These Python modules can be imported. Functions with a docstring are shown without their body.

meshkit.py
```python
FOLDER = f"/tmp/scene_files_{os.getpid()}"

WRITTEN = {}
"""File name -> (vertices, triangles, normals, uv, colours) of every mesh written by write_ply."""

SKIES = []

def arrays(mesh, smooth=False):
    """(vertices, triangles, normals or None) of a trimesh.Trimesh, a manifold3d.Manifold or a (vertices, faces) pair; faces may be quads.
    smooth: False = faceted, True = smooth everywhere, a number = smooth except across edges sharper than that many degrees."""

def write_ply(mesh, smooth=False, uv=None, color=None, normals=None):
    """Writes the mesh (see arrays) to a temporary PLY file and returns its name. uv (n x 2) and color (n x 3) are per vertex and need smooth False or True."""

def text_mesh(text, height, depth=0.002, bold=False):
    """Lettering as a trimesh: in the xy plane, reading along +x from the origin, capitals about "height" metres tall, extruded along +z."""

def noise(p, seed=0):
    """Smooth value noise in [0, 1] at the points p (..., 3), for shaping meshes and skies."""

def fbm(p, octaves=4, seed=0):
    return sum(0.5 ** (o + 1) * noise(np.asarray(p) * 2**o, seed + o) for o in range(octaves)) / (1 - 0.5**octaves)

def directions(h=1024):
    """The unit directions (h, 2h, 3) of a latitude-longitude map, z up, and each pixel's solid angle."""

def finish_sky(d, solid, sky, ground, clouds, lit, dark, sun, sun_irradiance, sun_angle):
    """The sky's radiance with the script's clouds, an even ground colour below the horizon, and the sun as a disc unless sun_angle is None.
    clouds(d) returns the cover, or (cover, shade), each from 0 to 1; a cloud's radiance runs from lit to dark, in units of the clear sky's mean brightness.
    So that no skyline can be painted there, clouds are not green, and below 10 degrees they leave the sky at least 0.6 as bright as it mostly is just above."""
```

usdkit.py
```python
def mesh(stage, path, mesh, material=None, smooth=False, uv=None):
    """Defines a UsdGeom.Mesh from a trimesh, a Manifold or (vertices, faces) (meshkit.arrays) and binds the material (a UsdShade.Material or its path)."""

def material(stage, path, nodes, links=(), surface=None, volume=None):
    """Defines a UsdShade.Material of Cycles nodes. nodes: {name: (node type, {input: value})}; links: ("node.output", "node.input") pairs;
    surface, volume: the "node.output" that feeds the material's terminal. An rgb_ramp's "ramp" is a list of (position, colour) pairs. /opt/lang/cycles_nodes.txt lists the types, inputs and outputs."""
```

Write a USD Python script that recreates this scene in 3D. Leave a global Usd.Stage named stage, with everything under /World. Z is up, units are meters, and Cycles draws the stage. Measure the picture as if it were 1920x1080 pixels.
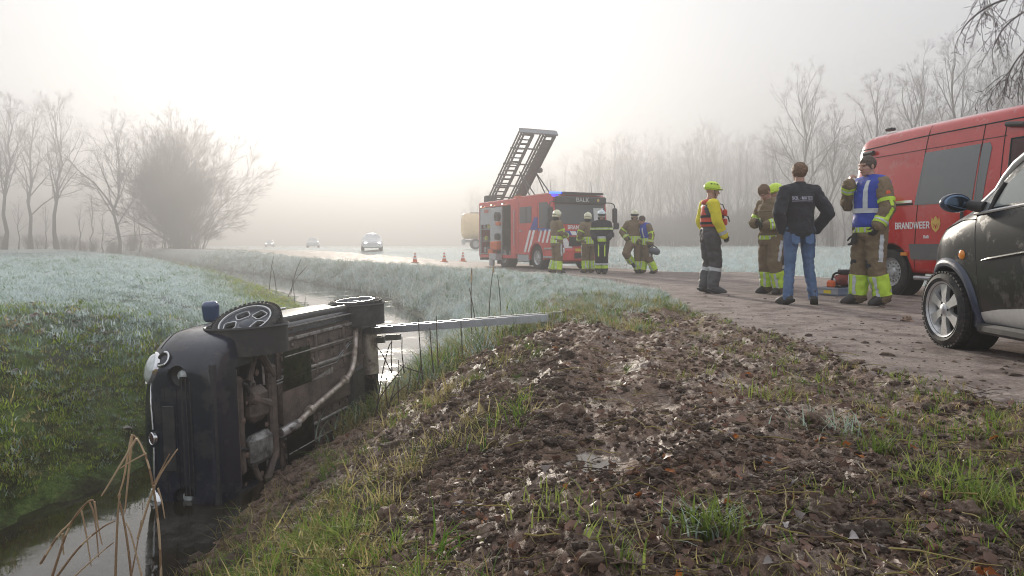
import math, random
import numpy as np, trimesh, manifold3d as m3
import shapely.geometry as sg
from scipy.spatial import cKDTree
import usdkit, meshkit
from pxr import Usd, UsdGeom, UsdLux, UsdShade, Sdf, Gf, Vt

# ---------------------------------------------------------------- camera, sky, sun, exposure
stage = Usd.Stage.CreateInMemory()
W = UsdGeom.Xform.Define(stage, '/World')
stage.SetDefaultPrim(W.GetPrim())
UsdGeom.Scope.Define(stage, '/World/Looks')
CAM_Z = 0.77                       # eye height above the road, metres
EXPOSURE = 1.45
FOG_C = (0.375, 0.38, 0.395)
HIGH_FOG = (2.75, 2.82, 2.97)
SUN_EL, SUN_AZ = math.radians(13.0), math.radians(-10.5)
SUN_I, SKY_S = 1.1, 0.125
FOG, FOG_G, HAZE_TOP = 0.0082, 0.54, 35.0
cam = UsdGeom.Camera.Define(stage, '/World/camera')
cam.CreateHorizontalApertureAttr(36.0)
cam.CreateVerticalApertureAttr(20.25)
cam.CreateFocalLengthAttr(26.25)
cam.CreateVerticalApertureOffsetAttr(-1.5)
cam.CreateClippingRangeAttr(Gf.Vec2f(0.05, 5000))
cam.CreateExposureAttr(EXPOSURE)
cam.AddTranslateOp().Set(Gf.Vec3d(0, 0, CAM_Z))
cam.AddRotateXOp().Set(90.0)

sky = UsdLux.DomeLight.Define(stage, '/World/sky')
skym = usdkit.material(stage, '/World/Looks/sky_air', {
    't': ('sky_texture', {'sky_type': 'single_scattering', 'sun_disc': False, 'sun_elevation': SUN_EL, 'sun_rotation': SUN_AZ,
                          'altitude': 5.0, 'air_density': 1.0, 'aerosol_density': 0.4, 'ozone_density': 1.0}),
    'h': ('hsv', {'saturation': 0.35, 'value': 1.0}),
    'hv': ('mix', {'fac': 0.93, 'color2': HIGH_FOG}),     # an even veil of high fog over the clear sky
    'b': ('background_shader', {'strength': SKY_S})}, [('t.color', 'h.color'), ('h.color', 'hv.color1'), ('hv.color', 'b.color')], surface='b.background')
UsdShade.MaterialBindingAPI.Apply(sky.GetPrim()).Bind(skym)
sun = UsdLux.DistantLight.Define(stage, '/World/sun')
sun.CreateNormalizeAttr(True)
sun.CreateIntensityAttr(SUN_I)
sun.CreateAngleAttr(2.0)
sun.CreateColorAttr(Gf.Vec3f(1.0, 0.91, 0.78))
sun.AddRotateZOp().Set(-math.degrees(SUN_AZ))
sun.AddRotateXOp().Set(-(90 - math.degrees(SUN_EL)))

# ---------------------------------------------------------------- helpers
PI = math.pi
V = lambda *a: np.array(a, float)
_names = {}
def numbered(parent, name):
    k = (parent, name); n = _names.get(k, 0); _names[k] = n + 1
    return f'{parent}/{name}' + (f'_{n:03d}' if n else '')
def tag(p, label=None, cat=None, group=None, kind=None):
    for k, v in (('label', label), ('category', cat), ('group', group), ('kind', kind)):
        if v: p.SetCustomDataByKey(k, v)
    return p
def thing(name, label, cat, loc=(0, 0, 0), rz=0.0, group=None, rot=None, scale=None):
    """an Xform at the thing's base whose children are its parts; returns its path"""
    path = numbered('/World', name)
    x = UsdGeom.Xform.Define(stage, path)
    x.AddTranslateOp().Set(Gf.Vec3d(*map(float, loc)))
    if rot is not None:
        x.AddRotateXYZOp().Set(Gf.Vec3f(*map(float, rot)))
    elif rz: x.AddRotateZOp().Set(float(math.degrees(rz)))
    if scale: x.AddScaleOp().Set(Gf.Vec3f(scale, scale, scale))
    tag(x.GetPrim(), label, cat, group)
    return path
def part(parent, name, mesh, m, smooth=False, label=None, **kw):
    path = numbered(parent, name)
    p = usdkit.mesh(stage, path, mesh, m, smooth)
    if label: p.GetPrim().SetCustomDataByKey('label', label)
    tag(p.GetPrim(), **kw)
    return path
def copy_of(src, name, label, cat, loc, rz, group=None, scale=None):
    path = thing(name, label, cat, loc, rz, group, scale=scale)
    pr = stage.GetPrimAtPath(path)
    pr.GetReferences().AddInternalReference(src); pr.SetInstanceable(True)
    return path
def structure(name, mesh, m, smooth=True, kind='structure'):
    path = numbered('/World', name)
    p = usdkit.mesh(stage, path, mesh, m, smooth)
    tag(p.GetPrim(), kind=kind)
    return path
def pix(u, v, y):
    """the point at depth y seen at pixel (u, v) of the 1920 x 1080 photograph, for laying out"""
    return V((u - 960) / 1400 * y, y, CAM_Z - (v - 460) / 1400 * y)

class MB:
    """collects triangles of one mesh"""
    def __init__(s): s.v, s.f, s.n = [], [], 0
    def add(s, v, f):
        v = np.asarray(v, float); f = np.asarray(f, int)
        if f.shape[1] == 4: f = np.vstack([f[:, [0, 1, 2]], f[:, [0, 2, 3]]])
        s.v.append(v); s.f.append(f + s.n); s.n += len(v); return s
    def tm(s, m, M=None):
        v = np.asarray(m.vertices)
        if M is not None: v = v @ np.asarray(M)[:3, :3].T + np.asarray(M)[:3, 3]
        return s.add(v, m.faces)
    def box(s, c, d, R=None, bev=0.0):
        c, d = np.asarray(c, float), np.asarray(d, float) / 2
        if bev > 0:
            b = min(bev, d.min() * 0.9)
            pts = [np.array([sx * (d[0] - b * (k != 0)), sy * (d[1] - b * (k != 1)), sz * (d[2] - b * (k != 2))]) for sx in (-1, 1) for sy in (-1, 1) for sz in (-1, 1) for k in range(3)]
            h = trimesh.convex.convex_hull(np.array(pts)); v, f = np.asarray(h.vertices), np.asarray(h.faces)
        else:
            v = np.array([[x, y, z] for x in (-1, 1) for y in (-1, 1) for z in (-1, 1)], float) * d
            f = np.array([[0, 1, 3, 2], [4, 6, 7, 5], [0, 4, 5, 1], [2, 3, 7, 6], [0, 2, 6, 4], [1, 5, 7, 3]])
        if R is not None: v = v @ np.asarray(R).T
        return s.add(v + c, f)
    def tube(s, pts, r, sides=8, caps=True):
        p = np.asarray(pts, float); r = np.broadcast_to(np.asarray(r, float), (len(p),))
        t = np.gradient(p, axis=0); t /= np.linalg.norm(t, axis=1, keepdims=True) + 1e-12
        a = np.cross(t, np.where(np.abs(t[:, 2:]) < 0.9, [0, 0, 1.0], [1.0, 0, 0])); a /= np.linalg.norm(a, axis=1, keepdims=True) + 1e-12
        for i in range(1, len(a)):
            if a[i] @ a[i - 1] < 0.7:
                q = a[i - 1] - t[i] * (a[i - 1] @ t[i]); a[i] = q / (np.linalg.norm(q) + 1e-12)
        b = np.cross(t, a); ang = np.arange(sides) * 2 * PI / sides
        v = p[:, None] + r[:, None, None] * (np.cos(ang)[None, :, None] * a[:, None] + np.sin(ang)[None, :, None] * b[:, None])
        i, j = np.meshgrid(np.arange(len(p) - 1), np.arange(sides), indexing='ij')
        q = np.stack([i * sides + j, i * sides + (j + 1) % sides, (i + 1) * sides + (j + 1) % sides, (i + 1) * sides + j], -1).reshape(-1, 4)
        s.add(v.reshape(-1, 3), q[:, ::-1])
        if caps and sides > 3:
            n = sides; last = (len(p) - 1) * n
            f = [[0, k, k + 1] for k in range(1, n - 1)] + [[last, last + k + 1, last + k] for k in range(1, n - 1)]
            s.add(v.reshape(-1, 3), np.array(f))
        return s
    def lathe(s, prof, axis=2, n=32, c=(0, 0, 0)):
        """prof: (radius, height) pairs, turned about the axis"""
        prof = np.asarray(prof, float); ang = np.arange(n) * 2 * PI / n
        v = np.stack([prof[:, None, 0] * np.cos(ang), prof[:, None, 0] * np.sin(ang), np.repeat(prof[:, 1:2], n, 1)], -1)
        if axis == 1: v = v[..., [1, 2, 0]]
        if axis == 0: v = v[..., [2, 0, 1]]
        k = len(prof); i, j = np.meshgrid(np.arange(k - 1), np.arange(n), indexing='ij')
        q = np.stack([i * n + j, i * n + (j + 1) % n, (i + 1) * n + (j + 1) % n, (i + 1) * n + j], -1).reshape(-1, 4)
        return s.add(v.reshape(-1, 3) + np.asarray(c, float), q)
    def grid(s, P, flip=False):
        """P: (a, b, 3) points"""
        a, b = P.shape[:2]
        i, j = np.meshgrid(np.arange(a - 1), np.arange(b - 1), indexing='ij')
        q = np.stack([i * b + j, i * b + j + 1, (i + 1) * b + j + 1, (i + 1) * b + j], -1).reshape(-1, 4)
        return s.add(P.reshape(-1, 3), q[:, ::-1] if flip else q)
    def prism(s, poly, z0, z1, M=None):
        """polygon in the plane raised from z0 to z1; M maps it into place"""
        g = poly if hasattr(poly, 'geom_type') else sg.Polygon(poly)
        if g.geom_type == 'MultiPolygon':
            for h in g.geoms: s.prism(h, z0, z1, M)
            return s
        m = trimesh.creation.extrude_polygon(g, z1 - z0, engine='earcut'); v = np.array(m.vertices); v[:, 2] += z0
        if M is not None: v = v @ np.asarray(M)[:3, :3].T + np.asarray(M)[:3, 3]
        f = np.asarray(m.faces)
        if M is not None and np.linalg.det(np.asarray(M)[:3, :3]) < 0: f = f[:, ::-1]
        return s.add(v, f)
    def arr(s): return np.vstack(s.v), np.vstack(s.f)
    def move(s, M):
        M = np.asarray(M); s.v = [v @ M[:3, :3].T + M[:3, 3] for v in s.v]; return s
def M4(X, Y, Z, o=(0, 0, 0)):
    M = np.eye(4); M[:3, 0], M[:3, 1], M[:3, 2], M[:3, 3] = X, Y, Z, o; return M
def rotz(a): c, s = math.cos(a), math.sin(a); return np.array([[c, -s, 0], [s, c, 0], [0, 0, 1.0]])
def rotx(a): c, s = math.cos(a), math.sin(a); return np.array([[1.0, 0, 0], [0, c, -s], [0, s, c]])
def roty(a): c, s = math.cos(a), math.sin(a); return np.array([[c, 0, s], [0, 1.0, 0], [-s, 0, c]])
def sstep(a, b, x): t = np.clip((x - a) / (b - a), 0, 1); return t * t * (3 - 2 * t)

_mats = {}
def mat(name, color, rough=0.6, metal=0.0, var=0.0, scale=8.0, bump=0.0, bscale=60.0, coat=0.0, dirt=None, dirt_at=(0.5, 0.7), dirt_scale=3.0, spec=0.5, emit=None, estr=0.0, sheen=0.0, rough_var=0.0, rnd=0.0, coord='object'):
    """a procedural paint / cloth / metal: base colour, grain, dirt patches and fine relief"""
    if name in _mats: return _mats[name]
    n = {'p': ('principled_bsdf', {'roughness': rough, 'metallic': metal, 'coat_weight': coat, 'specular_ior_level': spec, 'sheen_weight': sheen}), 'tc': ('texture_coordinate', {})}
    L = []; out = None
    base = np.array(color, float)
    co = 'tc.object' if coord == 'object' else 'geo.position'
    if coord != 'object': n['geo'] = ('geometry', {})
    n['n1'] = ('noise_texture', {'scale': scale, 'detail': 6.0, 'roughness': 0.6}); L.append((co, 'n1.vector'))
    v = max(var, 0.001)
    n['r1'] = ('rgb_ramp', {'ramp': [(0.25, base * (1 - v)), (0.75, np.minimum(base * (1 + v), 1))]}); L.append(('n1.fac', 'r1.fac')); out = 'r1.color'
    if rnd:
        n['oi'] = ('object_info', {}); n['mr'] = ('map_range', {'from_min': 0.0, 'from_max': 1.0, 'to_min': 1 - rnd, 'to_max': 1 + rnd}); L.append(('oi.random', 'mr.value'))
        n['hv'] = ('hsv', {}); L += [('mr.result', 'hv.value'), (out, 'hv.color')]; out = 'hv.color'
    if dirt is not None:
        n['n2'] = ('noise_texture', {'scale': dirt_scale, 'detail': 8.0, 'roughness': 0.7}); L.append((co, 'n2.vector'))
        n['r2'] = ('rgb_ramp', {'ramp': [(dirt_at[0], (0, 0, 0)), (dirt_at[1], (1, 1, 1))]}); L.append(('n2.fac', 'r2.fac'))
        n['mx'] = ('mix_color', {'b': dirt}); L += [('r2.color', 'mx.fac'), (out, 'mx.a')]; out = 'mx.result'
        n['mrr'] = ('map_range', {'to_min': rough, 'to_max': max(rough, 0.8)}); L += [('r2.color', 'mrr.value'), ('mrr.result', 'p.roughness')]
    elif rough_var:
        n['mrr'] = ('map_range', {'from_min': 0.3, 'from_max': 0.7, 'to_min': max(rough - rough_var, 0.02), 'to_max': min(rough + rough_var, 1)}); L += [('n1.fac', 'mrr.value'), ('mrr.result', 'p.roughness')]
    L.append((out, 'p.base_color'))
    if bump:
        n['n3'] = ('noise_texture', {'scale': bscale, 'detail': 4.0, 'roughness': 0.6}); L.append((co, 'n3.vector'))
        n['bp'] = ('bump', {'strength': 1.0, 'distance': bump}); L += [('n3.fac', 'bp.height'), ('bp.normal', 'p.normal')]
    if emit is not None: n['p'][1].update(emission_color=emit, emission_strength=estr)
    _mats[name] = usdkit.material(stage, '/World/Looks/' + name, n, L, surface='p.BSDF')
    return _mats[name]
def glass_mat(name, tint=(0.8, 0.85, 0.85), rough=0.02, base=0.0):
    """a window pane: see-through, mirror-like at a slant; base > 0 adds a film (tint foil or frost)"""
    if name in _mats: return _mats[name]
    n = {'t': ('transparent_bsdf', {'color': tint}), 'g': ('glossy_bsdf', {'color': (1, 1, 1), 'roughness': rough}), 'fr': ('fresnel', {'IOR': 1.5}), 'm': ('mix_closure', {})}
    L = [('fr.fac', 'm.fac'), ('t.BSDF', 'm.closure1'), ('g.BSDF', 'm.closure2')]; o = 'm.closure'
    if base:
        n['d'] = ('diffuse_bsdf', {'color': (0.75, 0.8, 0.8)}); n['m2'] = ('mix_closure', {'fac': base}); L += [('m.closure', 'm2.closure1'), ('d.BSDF', 'm2.closure2')]; o = 'm2.closure'
    _mats[name] = usdkit.material(stage, '/World/Looks/' + name, n, L, surface=o)
    return _mats[name]
def instancer(name, protos, pts, yaw, scl, idx=None, tilt=None, label=None, cat=None, parent='/World', kind='stuff'):
    """uncountable ground cover: one PointInstancer. protos: list of (mesh, material, smooth)"""
    path = numbered(parent, name)
    pi = UsdGeom.PointInstancer.Define(stage, path)
    targets = []
    for k, (me, ma, sm) in enumerate(protos):
        q = f'{path}/{name}_piece' + (f'_{k:03d}' if k else '')
        usdkit.mesh(stage, q, me, ma, sm); targets.append(Sdf.Path(q))
    pi.CreatePrototypesRel().SetTargets(targets)
    n = len(pts)
    pi.CreatePositionsAttr(Vt.Vec3fArray.FromNumpy(np.asarray(pts, np.float32)))
    pi.CreateProtoIndicesAttr(Vt.IntArray.FromNumpy(np.asarray(idx if idx is not None else np.arange(n) % len(protos), np.int32)))
    s = np.asarray(scl, np.float32); s = np.repeat(s[:, None], 3, 1) if s.ndim == 1 else s
    pi.CreateScalesAttr(Vt.Vec3fArray.FromNumpy(s))
    yaw = np.asarray(yaw)
    cz, sz = np.cos(yaw / 2), np.sin(yaw / 2)
    if tilt is None: tilt = np.zeros((n, 2))
    tx, ty = np.asarray(tilt).T
    tl = np.hypot(tx, ty) + 1e-9; ch, sh = np.cos(tl / 2), np.sin(tl / 2) / tl
    ax, ay = -ty * sh, tx * sh            # lean towards (tx, ty)
    qw, qx, qy, qz = ch * cz, ax * cz + ay * sz, ay * cz - ax * sz, ch * sz
    pi.CreateOrientationsAttr(Vt.QuathArray([Gf.Quath(float(a), float(b), float(c), float(d)) for a, b, c, d in zip(qw, qx, qy, qz)]))
    tag(pi.GetPrim(), label, cat, kind=kind)
    return path
# ---------------------------------------------------------------- the land: ditch, banks, road, fields
def curve(pts, n=600):
    from scipy.interpolate import CubicSpline
    p = np.array(pts, float); t = np.r_[0, np.cumsum(np.linalg.norm(np.diff(p, axis=0), axis=1))]
    return CubicSpline(t, p)(np.linspace(0, t[-1], n))
WATER_Z = -1.21
DITCH = curve([(-3.2, -30), (-3.05, 0), (-2.85, 4.5), (-2.62, 7), (-2.35, 10), (-2.35, 13.5), (-3.3, 18.5), (-5.0, 23.5), (-7.2, 29), (-11.8, 38), (-17.5, 48), (-24.5, 60), (-41, 86), (-90, 160), (-230, 370)], 3000)
ROAD = curve([(5.6, -40), (5.3, 0), (5.15, 6), (5.05, 11), (4.7, 16), (3.8, 22), (2.1, 28.5), (-1.0, 36), (-6.2, 45), (-13.0, 56), (-28, 81), (-77, 155), (-217, 365)], 3000)
def sdist(C):
    tree = cKDTree(C); T = np.gradient(C, axis=0); T /= np.linalg.norm(T, axis=1, keepdims=True)
    def f(xy):
        d, i = tree.query(xy); r = xy - C[i]
        return np.sign(T[i, 1] * r[:, 0] - T[i, 0] * r[:, 1]) * d          # right of the line is positive
    return f
ditch_d, road_d = sdist(DITCH), sdist(ROAD)
def n2(x, y, s, o=4, seed=0): return meshkit.fbm(np.stack([x * s, y * s, np.full_like(x, 0.37 * seed)], -1), o, seed) - 0.5
ROAD_HW = 2.75
PUDDLES = ((0.30, 2.85, 0.20, 0.24, -0.068), (0.66, 3.8, 0.20, 0.30, -0.07), (0.10, 4.7, 0.16, 0.35, -0.07))
def land(xy, fine=True):
    """height of the ground and the masks (road, mud, left of the ditch)"""
    x, y = xy[:, 0], xy[:, 1]
    dd, rd = ditch_d(xy), road_d(xy)
    near = 1 - sstep(8, 20, y)
    wob = n2(x, y, 0.45, 3, 5) * 0.55
    hw = 0.78 + 0.24 * (1 - sstep(4.2, 6.5, y)) + 0.14 * sstep(6.0, 7.5, y) + 0.16 * sstep(9, 14, y) + 0.55 * sstep(14, 26, y)
    bw = np.where(dd > 0, 2.1, 2.1 + 4.0 * sstep(9, 20, y))
    e = np.abs(dd) + wob * 0.55 - hw
    t = np.clip(e / bw, -0.6, 3)
    prof = np.where(t < 1, -1.21 * (1 - np.clip(t, -1, 1)) ** 1.0 - 0.0, 0.0)
    k = 0.13                                                            # rounded crest
    hgt = 1 - t
    hgt = np.where((dd < 0) & (hgt > 0) & (hgt < 1), np.clip(hgt, 0, 9) ** 1.7, hgt)
    prof = -1.21 * (0.5 * (hgt + np.sqrt(hgt * hgt + k * k)) - 0.5 * k * np.exp(-np.clip(t - 1, 0, 9) * 3))
    z = np.maximum(prof, -1.75)
    z += np.where(dd < 0, -0.03 + 0.16 * n2(x, y, 0.25, 3, 11) + 0.10 * sstep(30, 90, y), 0)
    right = sstep(-0.2, 0.4, dd)
    # the far side of the road: a low frosty berm, land that rises a little far off
    berm = sstep(ROAD_HW + 0.5, ROAD_HW + 3.0, rd - 1.1 * sstep(14, 24, y))
    z += berm * (0.16 + 0.22 * n2(x, y, 0.22, 3, 7))
    z += 0.25 * sstep(45, 75, y) * right
    z -= (0.05 * sstep(16, 22, y) + 0.19 * sstep(22, 29, y)) * (1 - sstep(46, 64, y)) * right
    # masks
    redge = ROAD_HW + 1.1 * sstep(14, 24, y) * (1 - 0.5 * sstep(45, 60, y)) + n2(x, y, 0.8, 4, 3) * 0.9 + n2(x, y, 5.0, 3, 4) * 0.25
    road = (np.abs(rd) < redge) & (dd > 0)
    roadf = sstep(-0.15, 0.25, redge - np.abs(rd))
    mudf = right * (1 - roadf) * (1 - sstep(6.6, 11.5, y + 4.0 * n2(x, y, 0.6, 4, 21) - 1.2 * sstep(1.0, 2.4, x))) * (rd < 0)
    if fine:
        # churned mud: lumps and ruts
        lump = meshkit.fbm(np.stack([x * 2.4, y * 2.4, x * 0], -1), 4, 31) - 0.5
        rid = 1 - 2 * np.abs(meshkit.fbm(np.stack([x * 6.5, y * 6.5, x * 0 + 3], -1), 3, 41) - 0.5)
        clod = np.maximum(meshkit.noise(np.stack([x * 19, y * 19, x * 0 + 5], -1), 51) - 0.45, 0)
        clod2 = np.maximum(meshkit.noise(np.stack([x * 41, y * 41, x * 0 + 8], -1), 61) - 0.4, 0)
        amp = mudf * (0.55 + 0.9 * np.clip(0.5 + 1.8 * n2(x, y, 0.8, 2, 71), 0, 1))
        z += amp * (0.075 * lump + 0.016 * (rid - 0.8) + 0.032 * (clod - 0.1) + 0.040 * (clod2 - 0.12)) - mudf * 0.02
        # wheel ruts that run from the road towards the ditch crossing
        for x0, x1 in ((0.55, 1.0), (1.5, 2.2)):
            c = x0 + (x1 - x0) * (y - 2) / 8 + 0.25 * np.sin(y * 0.9 + x0 * 3)
            z -= mudf * 0.035 * np.exp(-((x - c) / 0.16) ** 2)
            z += mudf * 0.02 * np.exp(-((np.abs(x - c) - 0.28) / 0.10) ** 2)
        # the heap beside the car
        z += mudf * 0.10 * np.exp(-(((x + 0.25) / 0.6) ** 2 + ((y - 5.6) / 1.3) ** 2))
        gr = (1 - roadf) * (1 - mudf)
        bank = 1 - sstep(1.0, 1.8, np.abs(t))
        z += gr * (0.05 + 0.10 * bank) * n2(x, y, 3.2, 4, 81) + gr * 0.05 * np.maximum(n2(x, y, 9, 3, 82), 0)
        z += gr * bank * 0.10 * np.maximum(meshkit.noise(np.stack([x * 3.4, y * 3.4, x * 0], -1), 83) - 0.4, 0)
        z += roadf * (0.008 * n2(x, y, 0.6, 2, 91) + 0.006 * np.maximum(n2(x, y, 11, 3, 92) - 0.08, 0) * (1 + 2 * sstep(1.2, 2.7, -rd) * near))
        for px, py, rx, ry, lv in PUDDLES:
            k = np.exp(-np.maximum(((x - px) / rx) ** 2 + ((y - py) / ry) ** 2, 0) ** 1.5); z += k * ((lv - 0.022 - z) * 0.72)
    return z, road, mudf, roadf, dd, rd
def ground_z(x, y): return float(land(np.array([[x, y]], float))[0][0])
def ground_zs(xy): return land(np.asarray(xy, float))[0]

ys = [-20, -12, -7, -4, -2, -1, -0.4, 0.1, 0.5, 0.8, 1.0]
while ys[-1] < 600:
    y = ys[-1]
    ys.append(y + (0.0044 * (y + 2.0) if y < 16 else 0.011 * (y + 2) if y < 130 else 0.06 * y))
ys = np.array(ys)
sc = np.arange(-0.80, 0.8001, 0.0026)
side = [0.80]
while side[-1] < 1.7: side.append(side[-1] * 1.12 + 0.005)
sc = np.r_[-np.array(side[1:])[::-1], sc, side[1:]]
YY, SS = np.meshgrid(ys, sc, indexing='ij')
XX = SS * np.maximum(YY + 3.0, 4.0)
xy = np.stack([XX.ravel(), YY.ravel()], 1)
gz, g_road, g_mud, g_roadf, g_dd, g_rd = land(xy)
a, b = XX.shape
i, j = np.meshgrid(np.arange(a - 1), np.arange(b - 1), indexing='ij')
F = np.stack([i * b + j, i * b + j + 1, (i + 1) * b + j + 1, (i + 1) * b + j], -1).reshape(-1, 4)
F = np.vstack([F[:, [0, 1, 2]], F[:, [0, 2, 3]]])
P = np.column_stack([xy, gz])
cls = np.where(g_road, 0, np.where(g_dd < 0, 1, np.where(g_rd > 0, 3, np.where(g_mud > 0.4, 2, 4))))
fc = np.sort(cls[F], axis=1)[:, 1]
# vertex normals of the whole sheet, so that its pieces meet without a seam
fn = np.cross(P[F[:, 1]] - P[F[:, 0]], P[F[:, 2]] - P[F[:, 0]]); VN = np.zeros_like(P)
for k in range(3): np.add.at(VN, F[:, k], fn)
VN /= np.linalg.norm(VN, axis=1, keepdims=True) + 1e-12

def soil_nodes(wet=False):
    n = {'g': ('geometry', {}),
         'n1': ('noise_texture', {'scale': 3.0, 'detail': 8.0, 'roughness': 0.65}), 'n2': ('noise_texture', {'scale': 38.0, 'detail': 6.0, 'roughness': 0.7}), 'n3': ('noise_texture', {'scale': 150.0, 'detail': 3.0, 'roughness': 0.6})}
    L = [('g.position', k + '.vector') for k in ('n1', 'n2', 'n3')]
    return n, L
def ground_material(name, ramp_fine, ramp_big=None, mixlo=0.4, mixhi=0.6, rough=(0.5, 0.95), bump=0.02, frost=None, frost_y=(6, 16), frost_n=0.35, spec=0.4):
    """earth or sward: two fine ramps blended by a large noise; frost: colour that settles on what lies further off"""
    n, L = soil_nodes()
    n['ra'] = ('rgb_ramp', {'ramp': ramp_fine}); L.append(('n2.fac', 'ra.fac')); out = 'ra.color'
    if ramp_big is not None:
        n['rb'] = ('rgb_ramp', {'ramp': ramp_big}); n['rm'] = ('rgb_ramp', {'ramp': [(mixlo, (0, 0, 0)), (mixhi, (1, 1, 1))]}); n['mx'] = ('mix_color', {})
        L += [('n2.fac', 'rb.fac'), ('n1.fac', 'rm.fac'), ('rm.color', 'mx.fac'), (out, 'mx.a'), ('rb.color', 'mx.b')]; out = 'mx.result'
    if frost is not None:
        n['sp'] = ('separate_xyz', {}); n['fy'] = ('map_range', {'from_min': frost_y[0], 'from_max': frost_y[1], 'clamp': True}); n['fz'] = ('map_range', {'from_min': -0.9, 'from_max': -0.1, 'to_min': 0.25, 'to_max': 1.0, 'clamp': True})
        n['m1'] = ('math', {'math_type': 'multiply'}); n['nf'] = ('noise_texture', {'scale': 9.0, 'detail': 7.0, 'roughness': 0.75}); n['rf'] = ('map_range', {'from_min': 0.35, 'from_max': 0.65, 'to_min': frost_n, 'to_max': 1.0, 'clamp': True})
        n['m2'] = ('math', {'math_type': 'multiply'}); n['fx'] = ('mix_color', {'b': frost})
        L += [('g.position', 'sp.vector'), ('sp.y', 'fy.value'), ('sp.z', 'fz.value'), ('fy.result', 'm1.value1'), ('fz.result', 'm1.value2'), ('g.position', 'nf.vector'), ('nf.fac', 'rf.value'), ('m1.value', 'm2.value1'), ('rf.result', 'm2.value2'), ('m2.value', 'fx.fac'), (out, 'fx.a')]; out = 'fx.result'
    n['mr'] = ('map_range', {'from_min': 0.4, 'from_max': 0.6, 'to_min': rough[0], 'to_max': rough[1], 'clamp': True}); L.append(('n1.fac', 'mr.value'))
    n['mh'] = ('math', {'math_type': 'multiply_add', 'value2': 0.35}); L += [('n3.fac', 'mh.value1'), ('n2.fac', 'mh.value3')]
    n['bp'] = ('bump', {'strength': 1.0, 'distance': bump}); L.append(('mh.value', 'bp.height'))
    n['p'] = ('principled_bsdf', {'specular_ior_level': spec}); L += [(out, 'p.base_color'), ('mr.result', 'p.roughness'), ('bp.normal', 'p.normal')]
    return usdkit.material(stage, '/World/Looks/' + name, n, L, surface='p.BSDF')
FROST = (0.70, 0.79, 0.82)
m_field = ground_material('frosty_meadow', [(0.3, (0.04, 0.06, 0.014)), (0.5, (0.10, 0.165, 0.03)), (0.7, (0.19, 0.23, 0.07))], [(0.3, (0.02, 0.016, 0.01)), (0.6, (0.06, 0.06, 0.025)), (0.75, (0.13, 0.12, 0.06))], rough=(0.8, 1.0), bump=0.03, frost=FROST, frost_y=(6.5, 14), frost_n=0.15)
m_verge = ground_material('frosty_verge', [(0.3, (0.05, 0.05, 0.03)), (0.55, (0.12, 0.12, 0.075)), (0.75, (0.2, 0.19, 0.13))], rough=(0.8, 1.0), bump=0.03, frost=(0.70, 0.77, 0.74), frost_y=(7.5, 12), frost_n=0.15)
m_berm = ground_material('frosty_berm', [(0.3, (0.06, 0.06, 0.04)), (0.7, (0.16, 0.16, 0.11))], rough=(0.8, 1.0), bump=0.03, frost=(0.72, 0.80, 0.78), frost_y=(1, 5), frost_n=0.55)
m_mud = ground_material('churned_mud', [(0.3, (0.075, 0.044, 0.030)), (0.5, (0.20, 0.128, 0.09)), (0.7, (0.38, 0.27, 0.205))], [(0.3, (0.10, 0.066, 0.05)), (0.5, (0.27, 0.20, 0.16)), (0.72, (0.48, 0.41, 0.36))], mixlo=0.45, mixhi=0.66, rough=(0.9, 0.5), bump=0.025, spec=0.35)
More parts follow.
